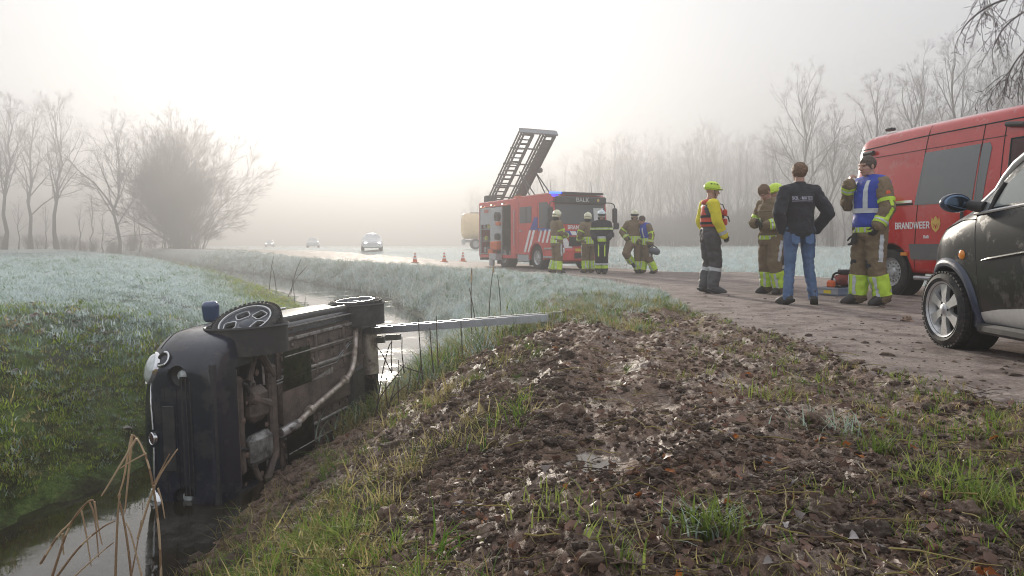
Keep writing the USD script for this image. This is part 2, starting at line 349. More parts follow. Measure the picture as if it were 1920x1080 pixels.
m_road = ground_material('muddy_asphalt', [(0.35, (0.20, 0.158, 0.14)), (0.5, (0.29, 0.24, 0.215)), (0.68, (0.40, 0.345, 0.318))], [(0.3, (0.09, 0.064, 0.054)), (0.7, (0.20, 0.155, 0.138))], mixlo=0.45, mixhi=0.62, rough=(0.9, 0.62), bump=0.003, spec=0.15)
for k, nm, mm in ((0, 'road', m_road), (1, 'meadow', m_field), (2, 'mud_bank', m_mud), (3, 'far_verge', m_berm), (4, 'ditch_verge', m_verge)):
    f = F[fc == k]; u, inv = np.unique(f, return_inverse=True)
    p = usdkit.mesh(stage, '/World/' + nm, (P[u], inv.reshape(-1, 3)), mm, False)
    p.CreateNormalsAttr(Vt.Vec3fArray.FromNumpy(VN[u].astype(np.float32))); p.SetNormalsInterpolation('vertex')
    tag(p.GetPrim(), kind='structure')
# water
wl = np.vstack([DITCH]); T = np.gradient(wl, axis=0); T /= np.linalg.norm(T, axis=1, keepdims=True); Nn = np.column_stack([T[:, 1], -T[:, 0]])
sel = slice(0, 3000, 6)
R_ = np.linspace(-2.6, 2.4, 7)
G = np.stack([np.column_stack([wl[sel] + Nn[sel] * r, np.full(len(wl[sel]), WATER_Z)]) for r in R_], 1)
wn = {'g': ('geometry', {}), 'n1': ('noise_texture', {'scale': 1.6, 'detail': 4.0, 'roughness': 0.55, 'distortion': 0.6}), 'n2': ('noise_texture', {'scale': 34.0, 'detail': 5.0, 'roughness': 0.7}), 'bp': ('bump', {'strength': 1.0, 'distance': 0.0025}),
      'rm': ('rgb_ramp', {'ramp': [(0.52, (0, 0, 0)), (0.62, (1, 1, 1))]}), 'n3': ('noise_texture', {'scale': 0.9, 'detail': 7.0, 'roughness': 0.75}), 'mr': ('map_range', {'to_min': 0.02, 'to_max': 0.12}),
      'cx': ('mix_color', {'a': (0.014, 0.011, 0.007), 'b': (0.055, 0.052, 0.045)}), 'p': ('principled_bsdf', {'ior': 1.45, 'specular_ior_level': 0.85})}
wL = [('g.position', 'n1.vector'), ('g.position', 'n2.vector'), ('g.position', 'n3.vector'), ('n1.fac', 'bp.height'), ('bp.normal', 'p.normal'), ('n3.fac', 'rm.fac'), ('rm.color', 'mr.value'), ('mr.result', 'p.roughness'), ('rm.color', 'cx.fac'), ('cx.result', 'p.base_color')]
m_water = usdkit.material(stage, '/World/Looks/ditch_water', wn, wL, surface='p.BSDF')
structure('water', MB().grid(G, flip=True).arr(), m_water)
m_pud = usdkit.material(stage, '/World/Looks/puddle_water', {'p': ('principled_bsdf', {'base_color': (0.08, 0.055, 0.04), 'roughness': 0.16, 'ior': 1.33, 'specular_ior_level': 0.7})}, [], surface='p.BSDF')
for px, py, rx, ry, lv in PUDDLES: structure('puddle', MB().lathe([(1.05, 0.0), (0.0, 0.0)], 2, 28).move(np.diag([rx, ry, 1, 1.0])).move(M4((1, 0, 0), (0, 1, 0), (0, 0, 1), (px, py, lv))).arr(), m_pud)
# ---------------------------------------------------------------- vehicles: body shells, wheels
from scipy.interpolate import PchipInterpolator
def chaikin(p, n):
    for _ in range(n):
        q = 0.75 * p[:-1] + 0.25 * p[1:]; r = 0.25 * p[:-1] + 0.75 * p[1:]
        p = np.vstack([p[:1], np.stack([q, r], 1).reshape(-1, p.shape[1]), p[-1:]])
    return p
class Shell:
    """a car body as a loft: keys = list of (x, [(y, z), ...half section from the floor's middle to the roof's middle...])"""
    def __init__(s, keys, smooth=2):
        keys = sorted(keys, key=lambda k: k[0])
        s.x0, s.x1 = keys[0][0], keys[-1][0]
        s.itp = PchipInterpolator([k[0] for k in keys], np.array([k[1] for k in keys], float)); s.sm = smooth
    def sec(s, x): return chaikin(s.itp(x), s.sm)
    def solid(s, xs):
        rings = []
        for x in xs:
            h = s.sec(x); h = h.copy(); h[0, 0] = h[-1, 0] = 0
            full = np.vstack([h, (h[1:-1] * [-1, 1])[::-1]])
            rings.append(np.column_stack([np.full(len(full), x), full]))
        n = len(rings[0]); v = np.vstack(rings + [rings[0].mean(0)[None], rings[-1].mean(0)[None]]); k = len(rings); f = []
        for i in range(k - 1):
            for j in range(n):
                a, b, c, d = i * n + j, i * n + (j + 1) % n, (i + 1) * n + (j + 1) % n, (i + 1) * n + j
                f += [[a, c, b], [a, d, c]]
        for j in range(n):
            f.append([k * n, j, (j + 1) % n]); f.append([k * n + 1, (k - 1) * n + (j + 1) % n, (k - 1) * n + j])
        t = trimesh.Trimesh(v, np.array(f), process=False)
        if t.volume < 0: t.invert()
        return t
    def at(s, x, z, off=0.0, side=1):
        """the point of the flank at station x and height z, pushed out by off"""
        h = s.sec(x); i0 = np.argmax(h[:, 0]); zs = h[:, 1]
        k = np.arange(1, len(h)); ok = [m for m in k if (zs[m - 1] - z) * (zs[m] - z) <= 0 and h[m, 0] + h[m - 1, 0] > 0.2]
        m = ok[-1] if ok else i0
        t = 0 if zs[m] == zs[m - 1] else (z - zs[m - 1]) / (zs[m] - zs[m - 1])
        p = h[m - 1] + (h[m] - h[m - 1]) * np.clip(t, 0, 1); d = h[m] - h[m - 1]; nr = V(d[1], -d[0]); nr /= np.linalg.norm(nr) + 1e-9
        if nr[0] < 0: nr = -nr
        p = p + nr * off
        return V(x, side * p[0], p[1])
    def flank(s, outline, off=0.006, side=1, step=0.06):
        """a panel lying on the flank; outline: polygon in (x, z), off: how far it stands proud. Closed thin solid."""
        poly = sg.Polygon(outline); me = trimesh.creation.extrude_polygon(poly, 0.001, engine='earcut')
        v, f = trimesh.remesh.subdivide_to_size(*[np.asarray(a) for a in trimesh.creation.triangulate_polygon(poly, engine='earcut')], max_edge=step) if False else (None, None)
        v2, f2 = trimesh.creation.triangulate_polygon(poly, engine='earcut')
        v3 = np.column_stack([v2, np.zeros(len(v2))]); v3, f3 = trimesh.remesh.subdivide_to_size(v3, f2, max_edge=step, max_iter=12)
        key = np.round(v3, 5); u, inv = np.unique(key, axis=0, return_inverse=True); f3 = inv.reshape(-1)[f3]
        out = np.array([s.at(a, b, off, side) for a, b, _ in u]); inn = np.array([s.at(a, b, -0.012, side) for a, b, _ in u])
        if side < 0: f3 = f3[:, ::-1]
        # outward facing: test
        e = np.sort(np.vstack([f3[:, [0, 1]], f3[:, [1, 2]], f3[:, [2, 0]]]), 1); ue, ct = np.unique(e, axis=0, return_counts=True)
        n = len(u); W_ = []
        bd = set(map(tuple, ue[ct == 1]))
        for t in f3:
            for a_, b_ in ((t[0], t[1]), (t[1], t[2]), (t[2], t[0])):
                if (min(a_, b_), max(a_, b_)) in bd: W_ += [[a_, n + a_, n + b_], [a_, n + b_, b_]]
        m = trimesh.Trimesh(np.vstack([out, inn]), np.vstack([f3, f3[:, ::-1] + n, np.array(W_)]), process=False)
        fnn = m.face_normals[:len(f3)].mean(0)
        if fnn[1] * side < 0: m.invert()
        return m
def man(t):
    """trimesh -> manifold"""
    t = trimesh.Trimesh(t.vertices, t.faces, process=True)
    return m3.Manifold(m3.Mesh(np.asarray(t.vertices, np.float32), np.asarray(t.faces, np.uint32)))
def cyl(r, h, c, axis=1, n=40, r2=None):
    m = m3.Manifold.cylinder(h, r, r2 if r2 is not None else r, n, True)
    if axis == 1: m = m.rotate((90, 0, 0))
    if axis == 0: m = m.rotate((0, 90, 0))
    return m.translate(tuple(map(float, c)))
def mbox(c, d): return m3.Manifold.cube(tuple(map(float, d)), True).translate(tuple(map(float, c)))
def arrm(m): k = m.to_mesh(); return k.vert_properties[:, :3], k.tri_verts

K = dict
m_tyre = mat('tyre_rubber', (0.018, 0.018, 0.019), 0.75, var=0.3, scale=40, bump=0.003, bscale=120, dirt=(0.10, 0.08, 0.065), dirt_at=(0.5, 0.75), dirt_scale=9)
m_alloy = mat('alloy_rim', (0.55, 0.56, 0.57), 0.35, 0.75, var=0.08, dirt=(0.16, 0.13, 0.11), dirt_at=(0.5, 0.8), dirt_scale=8)
m_darkrim = mat('graphite_rim', (0.10, 0.105, 0.125), 0.35, 0.5, var=0.15, dirt=(0.12, 0.10, 0.085), dirt_at=(0.55, 0.8), dirt_scale=8)
m_black = mat('black_plastic', (0.02, 0.02, 0.022), 0.5, var=0.25, scale=20, dirt=(0.09, 0.075, 0.065), dirt_at=(0.52, 0.78), dirt_scale=5)
m_dark = mat('dark_cavity', (0.012, 0.012, 0.012), 0.9)
m_chrome = mat('chrome', (0.8, 0.8, 0.82), 0.12, 1.0, var=0.03)
m_steel = mat('bare_metal', (0.42, 0.42, 0.44), 0.42, 0.8, var=0.2, scale=14)
m_amber = mat('amber_lens', (0.75, 0.25, 0.02), 0.15, coat=0.6)
m_white = mat('white_print', (0.82, 0.82, 0.82), 0.4)
m_lamp = mat('lamp_glass', (0.55, 0.58, 0.58), 0.12, 0.2, coat=1.0, var=0.2, scale=30)

def wheel(parent, c, R, rimR, w, style, rot=None, side=1, rimmat=None):
    """wheel Xform > tyre, rim (> hub). Local axis y, outer face towards +y; side -1 turns it round."""
    path = numbered(parent, 'wheel')
    x = UsdGeom.Xform.Define(stage, path); x.AddTranslateOp().Set(Gf.Vec3d(*map(float, c)))
    yaw = (rot or 0.0) + (180 if side < 0 else 0)
    if yaw: x.AddRotateZOp().Set(float(yaw))
    h = w / 2; rr = rimR
    prof = [(rr - 0.012, -h + 0.01), (rr + 0.02, -h - 0.002), (R - 0.05, -h - 0.012), (R - 0.018, -h + 0.004), (R - 0.003, -h + 0.03)]
    mb = MB()
    N = 72
    crown = []
    k = 5
    for g in range(k):                     # tread ribs with grooves
        y0 = -h + 0.03 + (w - 0.06) * g / k; y1 = -h + 0.03 + (w - 0.06) * (g + 1) / k
        crown += [(R - 0.003, y0 + 0.004), (R, y0 + 0.012), (R, y1 - 0.008), (R - 0.003, y1 - 0.004), (R - 0.010, y1 - 0.003), (R - 0.010, y1 + 0.003)] if g < k - 1 else [(R - 0.003, y0 + 0.004), (R, y0 + 0.012), (R, y1 - 0.010)]
    prof += crown + [(R - 0.003, h - 0.03), (R - 0.018, h - 0.004), (R - 0.05, h + 0.012), (rr + 0.02, h + 0.004), (rr - 0.012, h - 0.01)]
    mb.lathe(prof, 1, N)
    n = 46                                  # tread blocks on the shoulders
    for g in range(n):
        a_ = 2 * PI * g / n
        for sy in (-1, 1):
            mb.box((math.sin(a_) * (R - 0.004), sy * (h - 0.018), math.cos(a_) * (R - 0.004)), (2 * PI * R / n * 0.62, 0.03, 0.014), R=roty(a_))
    part(path, 'tyre', mb.arr(), m_tyre, 35)
    rm = rimmat or (m_darkrim if style == 'slots' else m_alloy)
    rb = MB()
    rb.lathe([(rr - 0.012, -h + 0.01), (rr - 0.035, -h + 0.03), (rr - 0.045, 0), (rr - 0.035, h - 0.04), (rr - 0.006, h - 0.006), (rr + 0.006, h + 0.004), (rr + 0.006, h - 0.004)], 1, 56)
    MZ = M4((1, 0, 0), (0, 0, -1), (0, 1, 0))          # local prism z -> wheel y, plane xz
    ri = rr - 0.02
    if style == 'slots':
        disc = sg.Point(0, 0).buffer(ri, 24); frames = []
        for q in range(5):
            a_ = q * 2 * PI / 5 + 0.3
            sl = sg.box(-0.030, -0.024, 0.030, 0.024).buffer(0.022, 6)
            import shapely.affinity as af
            sl = af.rotate(af.translate(sl, 0, ri * 0.68), math.degrees(-a_), origin=(0, 0))
            disc = disc.difference(sl); frames.append(sl)
        rb.prism(disc, h - 0.05, h - 0.028, MZ)
        fm = MB()
        for sl in frames: fm.prism(sl.buffer(0.009).difference(sl), h - 0.052, h - 0.018, MZ)
        fm.prism(sg.Point(0, 0).buffer(rr + 0.004, 32).difference(sg.Point(0, 0).buffer(rr - 0.008, 32)), h - 0.03, h + 0.008, MZ)
        rp = part(path, 'rim', rb.arr(), rm, 30)
        part(rp, 'rim_trim', fm.arr(), m_alloy, 30)
        part(rp, 'hub_cap', MB().lathe([(0.0, h - 0.005), (0.03, h - 0.007), (0.05, h - 0.015), (0.06, h - 0.03)][::-1], 1, 28).arr(), m_darkrim, 40)
        inner = True
    elif style == 'star':
        for q in range(6):
            a_ = q * PI / 3 + 0.0
            cs = [(-0.030, 0.04), (-0.026, ri * 0.5), (-0.046, ri + 0.004), (0.046, ri + 0.004), (0.026, ri * 0.5), (0.030, 0.04)]
            M = np.eye(4); M[:3, :3] = roty(a_) @ MZ[:3, :3]
            rb.prism(cs, h - 0.045, h - 0.016, M)
        rb.lathe([(0.0, h - 0.004), (0.032, h - 0.006), (0.04, h - 0.014), (0.066, h - 0.02), (0.07, h - 0.05)][::-1], 1, 28)
        rp = part(path, 'rim', rb.arr(), rm, 30)
        part(rp, 'hub_cap', MB().lathe([(0.0, h + 0.001), (0.026, h - 0.001), (0.032, h - 0.006)][::-1], 1, 20).arr(), m_steel, 40)
        bl = MB()
        for q in range(3):
            a_ = q * 2 * PI / 3 + 0.5
            bl.lathe([(0.0, 0.004), (0.010, 0.004), (0.010, -0.02)][::-1], 1, 10, c=(0.052 * math.sin(a_), h - 0.018, 0.052 * math.cos(a_)))
        part(rp, 'wheel_bolts', bl.arr(), m_dark, 30)
    else:                                             # pressed steel disc with round holes
        disc = sg.Point(0, 0).buffer(ri, 24)
        nh = 10 if style == 'truck' else 14
        for q in range(nh):
            a_ = q * 2 * PI / nh
            disc = disc.difference(sg.Point(ri * 0.74 * math.sin(a_), ri * 0.74 * math.cos(a_)).buffer(ri * (0.12 if style == 'truck' else 0.085), 6))
        rb.prism(disc, h - 0.06, h - 0.04, MZ)
        rb.lathe([(0.0, h - 0.0), (ri * 0.3, h - 0.004), (ri * 0.36, h - 0.02), (ri * 0.42, h - 0.04)][::-1], 1, 28)
        for q in range(10 if style == 'truck' else 6):
            a_ = q * 2 * PI / (10 if style == 'truck' else 6)
            rb.lathe([(0.0, h - 0.015), (0.014, h - 0.015), (0.014, h - 0.045)][::-1], 1, 6, c=(ri * 0.5 * math.sin(a_), 0, ri * 0.5 * math.cos(a_)))
        rp = part(path, 'rim', rb.arr(), rm, 30)
    part(path, 'brake_disc', MB().lathe([(0.0, 0.0), (ri * 0.8, 0.0), (ri * 0.8, -0.02), (0.0, -0.02)][::-1], 1, 28).arr(), m_dark, 30)
    return path
def xform(parent, name, c=(0, 0, 0), M=None):
    path = numbered(parent, name)
    x = UsdGeom.Xform.Define(stage, path)
    if M is not None:
        G = np.eye(4); G[:3, :3] = M; G[:3, 3] = c
        x.AddTransformOp().Set(Gf.Matrix4d(*map(float, G.T.ravel())))
    else: x.AddTranslateOp().Set(Gf.Vec3d(*map(float, c)))
    return path
def frame_thing(name, label, cat, M, o, group=None):
    """a thing placed by a full rotation matrix"""
    path = xform('/World', name, o, M); tag(stage.GetPrimAtPath(path), label, cat, group); return path
def text_part(parent, name, text, h, M, m, bold=True, width=None, depth=0.003):
    """flat lettering; M maps its plane into place; width stretches it"""
    t = meshkit.text_mesh(text, h, depth, bold); v = np.array(t.vertices)
    if width: v[:, 0] *= width / (v[:, 0].max() - v[:, 0].min())
    v[:, 0] -= v[:, 0].min()
    return part(parent, name, (v @ M[:3, :3].T + M[:3, 3], np.asarray(t.faces)), m)
def rock(seed, sub=2, rough=0.55, flat=0.7):
    m = trimesh.creation.icosphere(sub); v = np.asarray(m.vertices)
    k = 1 + rough * 2 * (meshkit.fbm(v * 1.6 + seed * 7.1, 3, seed) - 0.5) + 0.35 * (meshkit.noise(v * 5 + seed, seed + 9) - 0.5)
    return v * k[:, None] * [1, 0.85, flat], np.asarray(m.faces)
# ---------------------------------------------------------------- the small dark car that lies on its side in the ditch
m_navy = mat('dark_blue_paint', (0.006, 0.008, 0.016), 0.28, 0.0, var=0.15, coat=0.35, dirt=(0.045, 0.038, 0.034), dirt_at=(0.52, 0.80), dirt_scale=3.5, bump=0.0)
m_floor = mat('underbody_coat', (0.065, 0.05, 0.046), 0.45, 0.1, var=0.45, scale=9, bump=0.006, bscale=45, dirt=(0.20, 0.15, 0.125), dirt_at=(0.42, 0.70), dirt_scale=5, rough_var=0.2)
m_rib = mat('worn_floor_rib', (0.36, 0.34, 0.33), 0.34, 0.6, var=0.35, scale=16, dirt=(0.05, 0.04, 0.035), dirt_at=(0.48, 0.66), dirt_scale=9)
m_pipe = mat('exhaust_steel', (0.5, 0.44, 0.39), 0.42, 0.7, var=0.3, scale=12, dirt=(0.16, 0.10, 0.07), dirt_at=(0.45, 0.7), dirt_scale=8)
def build_fiat():
    f = V(-0.192, -0.981, 0.0); f /= np.linalg.norm(f); up = V(-0.981, 0.192, 0.0); up /= np.linalg.norm(up)
    tilt = math.radians(3.0)                     # the roof has sunk a little lower than the wheels
    lf = V(0, 0, 1.0)
    u2 = up * math.cos(tilt) - lf * math.sin(tilt); l2 = lf * math.cos(tilt) + up * math.sin(tilt)
    O = V(-1.70, 7.42, -0.685)
    R = np.column_stack([f, l2, u2])
    T = frame_thing('overturned_car', 'small dark blue hatchback lying on its side in the ditch, underside facing the road', 'car', R, O)
    # half sections: floor middle, floor edge, sill, waist, belt, cant rail, roof middle
    def S(x, w, zb, zs, zw, zbelt, zr, wr, zt, wb=None):
        return (x, [(0, zb), (wb or w * 0.86, zb), (w * 0.97, zs), (w, zw), (w * 0.985, zbelt), (wr, zr), (wr * 0.55, zt), (0, zt + 0.008)])
    sh = Shell([S(-1.72, 0.52, 0.36, 0.44, 0.60, 0.78, 0.92, 0.46, 0.98), S(-1.69, 0.66, 0.29, 0.38, 0.58, 0.82, 1.10, 0.50, 1.18), S(-1.60, 0.745, 0.25, 0.34, 0.58, 0.86, 1.26, 0.53, 1.34), S(-1.35, 0.80, 0.23, 0.30, 0.58, 0.90, 1.38, 0.56, 1.45),
                S(-0.8, 0.812, 0.21, 0.28, 0.58, 0.92, 1.42, 0.585, 1.485), S(0.0, 0.812, 0.20, 0.27, 0.58, 0.92, 1.41, 0.585, 1.49), S(0.42, 0.812, 0.20, 0.27, 0.58, 0.92, 1.25, 0.60, 1.36), S(0.80, 0.812, 0.20, 0.27, 0.58, 0.91, 1.0, 0.64, 1.06),
                S(1.10, 0.808, 0.20, 0.28, 0.58, 0.90, 0.98, 0.63, 1.03), S(1.38, 0.79, 0.20, 0.28, 0.57, 0.87, 0.95, 0.60, 1.00), S(1.60, 0.735, 0.19, 0.27, 0.55, 0.81, 0.89, 0.54, 0.94), S(1.74, 0.65, 0.19, 0.27, 0.52, 0.74, 0.815, 0.48, 0.86), S(1.815, 0.54, 0.22, 0.29, 0.50, 0.66, 0.725, 0.40, 0.76)], 3)
    xs = np.r_[np.linspace(-1.72, -1.5, 8), np.linspace(-1.4, 1.3, 34), np.linspace(1.38, 1.815, 14)]
    body = man(sh.solid(xs))
    for ax in (1.15, -1.15):
        for sy in (-1, 1): body -= cyl(0.335, 0.36, (ax, sy * 0.74, 0.30), 1, 44)
    body -= mbox((0.1, 0, 0.20), (2.3, 1.30, 0.10)); body -= mbox((1.22, 0, 0.24), (0.60, 0.98, 0.30)); body -= mbox((-1.3, 0, 0.24), (0.5, 1.0, 0.2))
    grille = m3.Manifold.batch_hull([m3.Manifold.sphere(0.05, 12).translate((1.83, sy * 0.42, z)) for sy in (-1, 1) for z in (0.44, 0.485)])
    body -= grille
    for sy in (-1, 1): body -= cyl(0.085, 0.20, (1.765, sy * 0.47, 0.515), 0, 24)
    body = body.refine_to_length(0.07)
    B = part(T, 'body', arrm(body), m_navy, 32)
    part(T, 'lower_grille', MB().box((1.755, 0, 0.462), (0.03, 0.92, 0.13)).arr(), m_dark)
    g = MB()
    for z in (0.43, 0.465, 0.50): g.box((1.778, 0, z), (0.015, 0.90, 0.010))
    part(T, 'grille_slats', g.arr(), m_black)
    pl = MB().box((1.822, 0, 0.600), (0.016, 0.50, 0.105), bev=0.006); part(T, 'number_plate_holder', pl.arr(), m_black)
    # chrome whiskers and the round badge
    def nose(y, z, off=0.006):
        lo, hi = 1.3, 1.815
        for _ in range(26):
            mid = (lo + hi) / 2; p = sh.sec(mid); i = np.where(p[:, 0] >= abs(y))[0]
            ok = len(i) and p[i[-1], 1] > z
            lo, hi = (mid, hi) if ok else (lo, mid)
        return V(lo + off, y, z)
    def nose_n(y, z):
        c = nose(y, z, 0.0); e = 0.03; a_ = nose(y + e, z, 0) - nose(y - e, z, 0); b_ = nose(y, z + e, 0) - nose(y, z - e, 0); n = np.cross(a_, b_); n /= np.linalg.norm(n)
        return c, (n if n[0] > 0 else -n)
    # headlights, side lamps, fog lamps
    for sy in (1, -1):
        hc, n = nose_n(sy * 0.53, 0.80); a_ = np.cross(V(0, 0, 1), n); a_ /= np.linalg.norm(a_); b_ = np.cross(n, a_)
        Mh = M4(a_, b_, n, hc - n * 0.012)
        hl = MB().lathe([(0.118, -0.05), (0.118, 0.012), (0.108, 0.026), (0.09, 0.040), (0.06, 0.052), (0.0, 0.058)], 2, 36); hl.move(Mh)
        hp = part(T, 'headlight', hl.arr(), m_lamp, 40)
        rg = MB().lathe([(0.117, 0.012), (0.129, 0.018), (0.132, 0.006), (0.13, -0.03)], 2, 36); rg.move(Mh); part(hp, 'bezel', rg.arr(), m_chrome, 40)
        lc, n2_ = nose_n(sy * 0.60, 0.655); a_ = np.cross(V(0, 0, 1), n2_); a_ /= np.linalg.norm(a_)
        M2 = M4(a_, np.cross(n2_, a_), n2_, lc + n2_ * 0.002)
        lm = MB().lathe([(0.064, -0.03), (0.064, 0.006), (0.05, 0.010), (0.03, -0.012), (0.0, -0.02)], 2, 26); lm.move(M2)
        part(T, 'side_lamp', lm.arr(), m_dark if sy > 0 else m_lamp, 40, label='broken round side lamp, an empty dark socket' if sy > 0 else None)
        cr = MB().tube([M2[:3, 3] + M2[:3, 2] * 0.012 + (M2[:3, 0] * math.cos(t) + M2[:3, 1] * math.sin(t)) * 0.058 for t in np.linspace(PI * 0.9, PI * 2.0, 14)], 0.009, 6); part(T, 'lamp_ring', cr.arr(), m_chrome, 40)
        fg = MB().lathe([(0.083, -0.06), (0.083, 0.0), (0.06, -0.02), (0.045, -0.03)], 0, 24, c=(1.765, sy * 0.47, 0.515)); fp = part(T, 'fog_lamp', fg.arr(), m_black, 40)
        part(fp, 'lens', MB().lathe([(0.046, -0.03), (0.04, -0.012), (0.0, -0.002)], 0, 24, c=(1.765, sy * 0.47, 0.515)).arr(), m_lamp, 40)
    for sy in (1, -1):
        p0 = [nose(sy * t, 0.735 + 0.02 * (t / 0.4) ** 2) for t in np.linspace(0.068, 0.42, 9)]
        part(T, 'chrome_whisker', MB().tube(p0, [0.011, 0.012, 0.012, 0.012, 0.011, 0.010, 0.009, 0.006, 0.003], 8).arr(), m_chrome, 40)
    n = V(0.86, 0, 0.5); n /= np.linalg.norm(n); Mb = M4(np.cross(V(0, 1, 0), n) * -1, V(0, 1, 0), n, nose(0, 0.74, 0.004)); Mb = M4(V(0, 1, 0), np.cross(n, V(0, 1, 0)), n, Mb[:3, 3])
    bd = MB().lathe([(0.050, -0.01), (0.050, 0.012), (0.045, 0.017), (0.040, 0.012)], 2, 30); bd.move(Mb); bp = part(T, 'badge', bd.arr(), m_chrome, 40)
    m_badge = mat('badge_enamel', (0.06, 0.02, 0.025), 0.3, coat=0.5); bd = MB().lathe([(0.041, 0.0), (0.041, 0.011), (0.0, 0.0125)], 2, 30); bd.move(Mb); part(bp, 'badge_face', bd.arr(), m_badge, 40)
    Mt = Mb.copy(); Mt[:3, 3] = Mb[:3, 3] + Mb[:3, 2] * 0.013 - Mb[:3, 0] * 0.029 - Mb[:3, 1] * 0.0125
    text_part(bp, 'badge_letters', 'FIAT', 0.025, Mt, m_chrome, True, 0.058, 0.002)
    # bonnet seam, bumper seam, door seams on the upper flank
    def seam(pts, r=0.004): return MB().tube(pts, r, 5)
    for sy in (1, -1):
        part(T, 'bonnet_seam', seam([sh.at(x, 0.80 - 0.09 * sstep(1.2, 1.7, x) + 0.03, 0.0005, sy) for x in np.linspace(0.8, 1.68, 24)]).arr(), m_dark)
        part(T, 'bumper_seam', seam([nose(sy * y, 0.62 + 0.03 * abs(y), 0.0) for y in np.linspace(0.12, 0.56, 14)], 0.003).arr(), m_dark)
        m_door = part(T, 'door', sh.flank([(-0.55, 0.34), (0.68, 0.34), (0.70, 0.62), (0.66, 0.90), (-0.60, 0.90), (-0.66, 0.6)], 0.005, sy, 0.09), m_navy, 30)
        part(m_door, 'door_handle', MB().box(sh.at(-0.42, 0.82, 0.022, sy), (0.16, 0.024, 0.028), bev=0.008).arr(), m_chrome)
        part(T, 'side_window', sh.flank([(-0.56, 0.955), (0.58, 0.955), (0.30, 1.20), (0.02, 1.34), (-0.55, 1.36)], 0.004, sy, 0.09), glass_mat('tinted_glass', (0.12, 0.14, 0.15)), 30)
        part(T, 'sill', MB().tube([sh.at(x, 0.285, -0.01, sy) for x in np.linspace(-0.82, 0.82, 8)], 0.05, 10).arr(), m_black, 40)
        # wheel-arch liners
        for ax in (1.15, -1.15):
            part(T, 'wheel_arch', MB().lathe([(0.332, sy * 0.56), (0.332, sy * 0.79), (0.342, sy * 0.80), (0.35, sy * 0.785)], 1, 44, c=(ax, 0, 0.30)).arr(), m_black, 40)
    # wing mirrors
    for sy in (1, -1):
        c = sh.at(0.56, 0.99, 0.0, sy) + V(0, sy * 0.14, 0.02)
        h = m3.Manifold.batch_hull([m3.Manifold.sphere(r, 18).translate(tuple(c + V(*d))) for r, d in ((0.055, (0.02, sy * 0.05, 0.03)), (0.055, (0.02, sy * 0.05, -0.03)), (0.05, (0.01, -sy * 0.05, 0.03)), (0.05, (0.01, -sy * 0.05, -0.025)))])
        mp = part(T, 'wing_mirror', arrm(h), mat('mirror_blue', (0.02, 0.04, 0.10), 0.2, coat=1.0), 40)
        part(mp, 'mirror_arm', MB().tube([sh.at(0.56, 0.93, 0, sy), c + V(0, -sy * 0.05, -0.03)], [0.035, 0.028], 10).arr(), m_black, 40)
        part(mp, 'mirror_glass', MB().box(c + V(-0.038, 0, 0), (0.006, 0.15, 0.095), bev=0.003).arr(), mat('mirror_glass', (0.5, 0.55, 0.6), 0.05, 1.0))
    part(T, 'windscreen', MB().grid(np.stack([np.stack([V(x, y, 0) + V(0, 0, np.interp(abs(y), sh.sec(x)[::-1, 0], sh.sec(x)[::-1, 1]) + 0.006) for y in np.linspace(-0.5, 0.5, 13)]) for x in np.linspace(0.2, 0.74, 8)])).arr(), _mats['tinted_glass'], True)
    # wheels; the front pair is steered
    wheel(T, (1.15, 0.755, 0.29), 0.300, 0.218, 0.185, 'slots', rot=-29)
    wheel(T, (-1.15, 0.745, 0.29), 0.298, 0.214, 0.185, 'slots', rot=-5)
    wheel(T, (1.15, -0.705, 0.29), 0.292, 0.208, 0.185, 'slots', rot=-27, side=-1)
    wheel(T, (-1.15, -0.705, 0.29), 0.292, 0.208, 0.185, 'slots', side=-1)
    # the underside
    fl = MB().box((-0.10, 0, 0.245), (1.80, 1.30, 0.02)); 
    rng = random.Random(3)
    for y in (-0.52, -0.36, -0.20, 0.20, 0.36, 0.52):
        for k in range(7): fl.box((-0.86 + k * 0.25, y, 0.236), (0.17, 0.10, 0.016), bev=0.006)
    F_ = part(T, 'floor_pan', fl.arr(), m_floor)
    for y, w_ in ((-0.60, 0.035), (-0.44, 0.05), (-0.28, 0.03), (0.28, 0.03), (0.44, 0.05), (0.60, 0.035)):
        part(F_, 'floor_rib', MB().box((-0.08, y, 0.222), (1.66, w_, 0.03), bev=0.008).arr(), m_rib if w_ != 0.05 else m_floor)
        if w_ == 0.05: part(F_, 'rib_edge', MB().box((-0.08, y + 0.012, 0.204), (1.6, 0.012, 0.008), bev=0.003).arr(), m_rib)
    part(T, 'tunnel', MB().prism([(-0.15, 0), (0.15, 0), (0.09, 0.09), (-0.09, 0.09)], -0.95, 0.8, M4((0, 1, 0), (0, 0, 1), (1, 0, 0), (0, 0, 0.195))).arr(), m_floor)
    pipe = [(0.86, -0.20, 0.20), (0.62, -0.17, 0.155), (0.40, -0.11, 0.150), (0.0, -0.04, 0.150), (-0.42, 0.03, 0.150), (-0.60, 0.08, 0.155), (-0.72, 0.18, 0.16), (-0.80, 0.36, 0.17), (-0.88, 0.50, 0.19), (-1.0, 0.55, 0.24)]
    E = part(T, 'exhaust_pipe', MB().tube(chaikin(np.array(pipe), 2), 0.030, 14).arr(), m_pipe, 40)
    part(E, 'flex_joint', MB().tube([(0.86, -0.20, 0.20), (0.62, -0.17, 0.155)], 0.045, 14).arr(), m_rib, 40)
    for k in (0.38, -0.45): part(E, 'pipe_flange', MB().tube([(k + 0.03, -0.105 if k > 0 else 0.036, 0.15), (k - 0.03, -0.095 if k > 0 else 0.045, 0.15)], 0.046, 12).arr(), m_pipe, 40)
    part(E, 'silencer', MB().tube([(-1.42, 0.42, 0.27), (-1.42, -0.05, 0.27)], [0.11, 0.11], 18).arr(), m_pipe, 40)
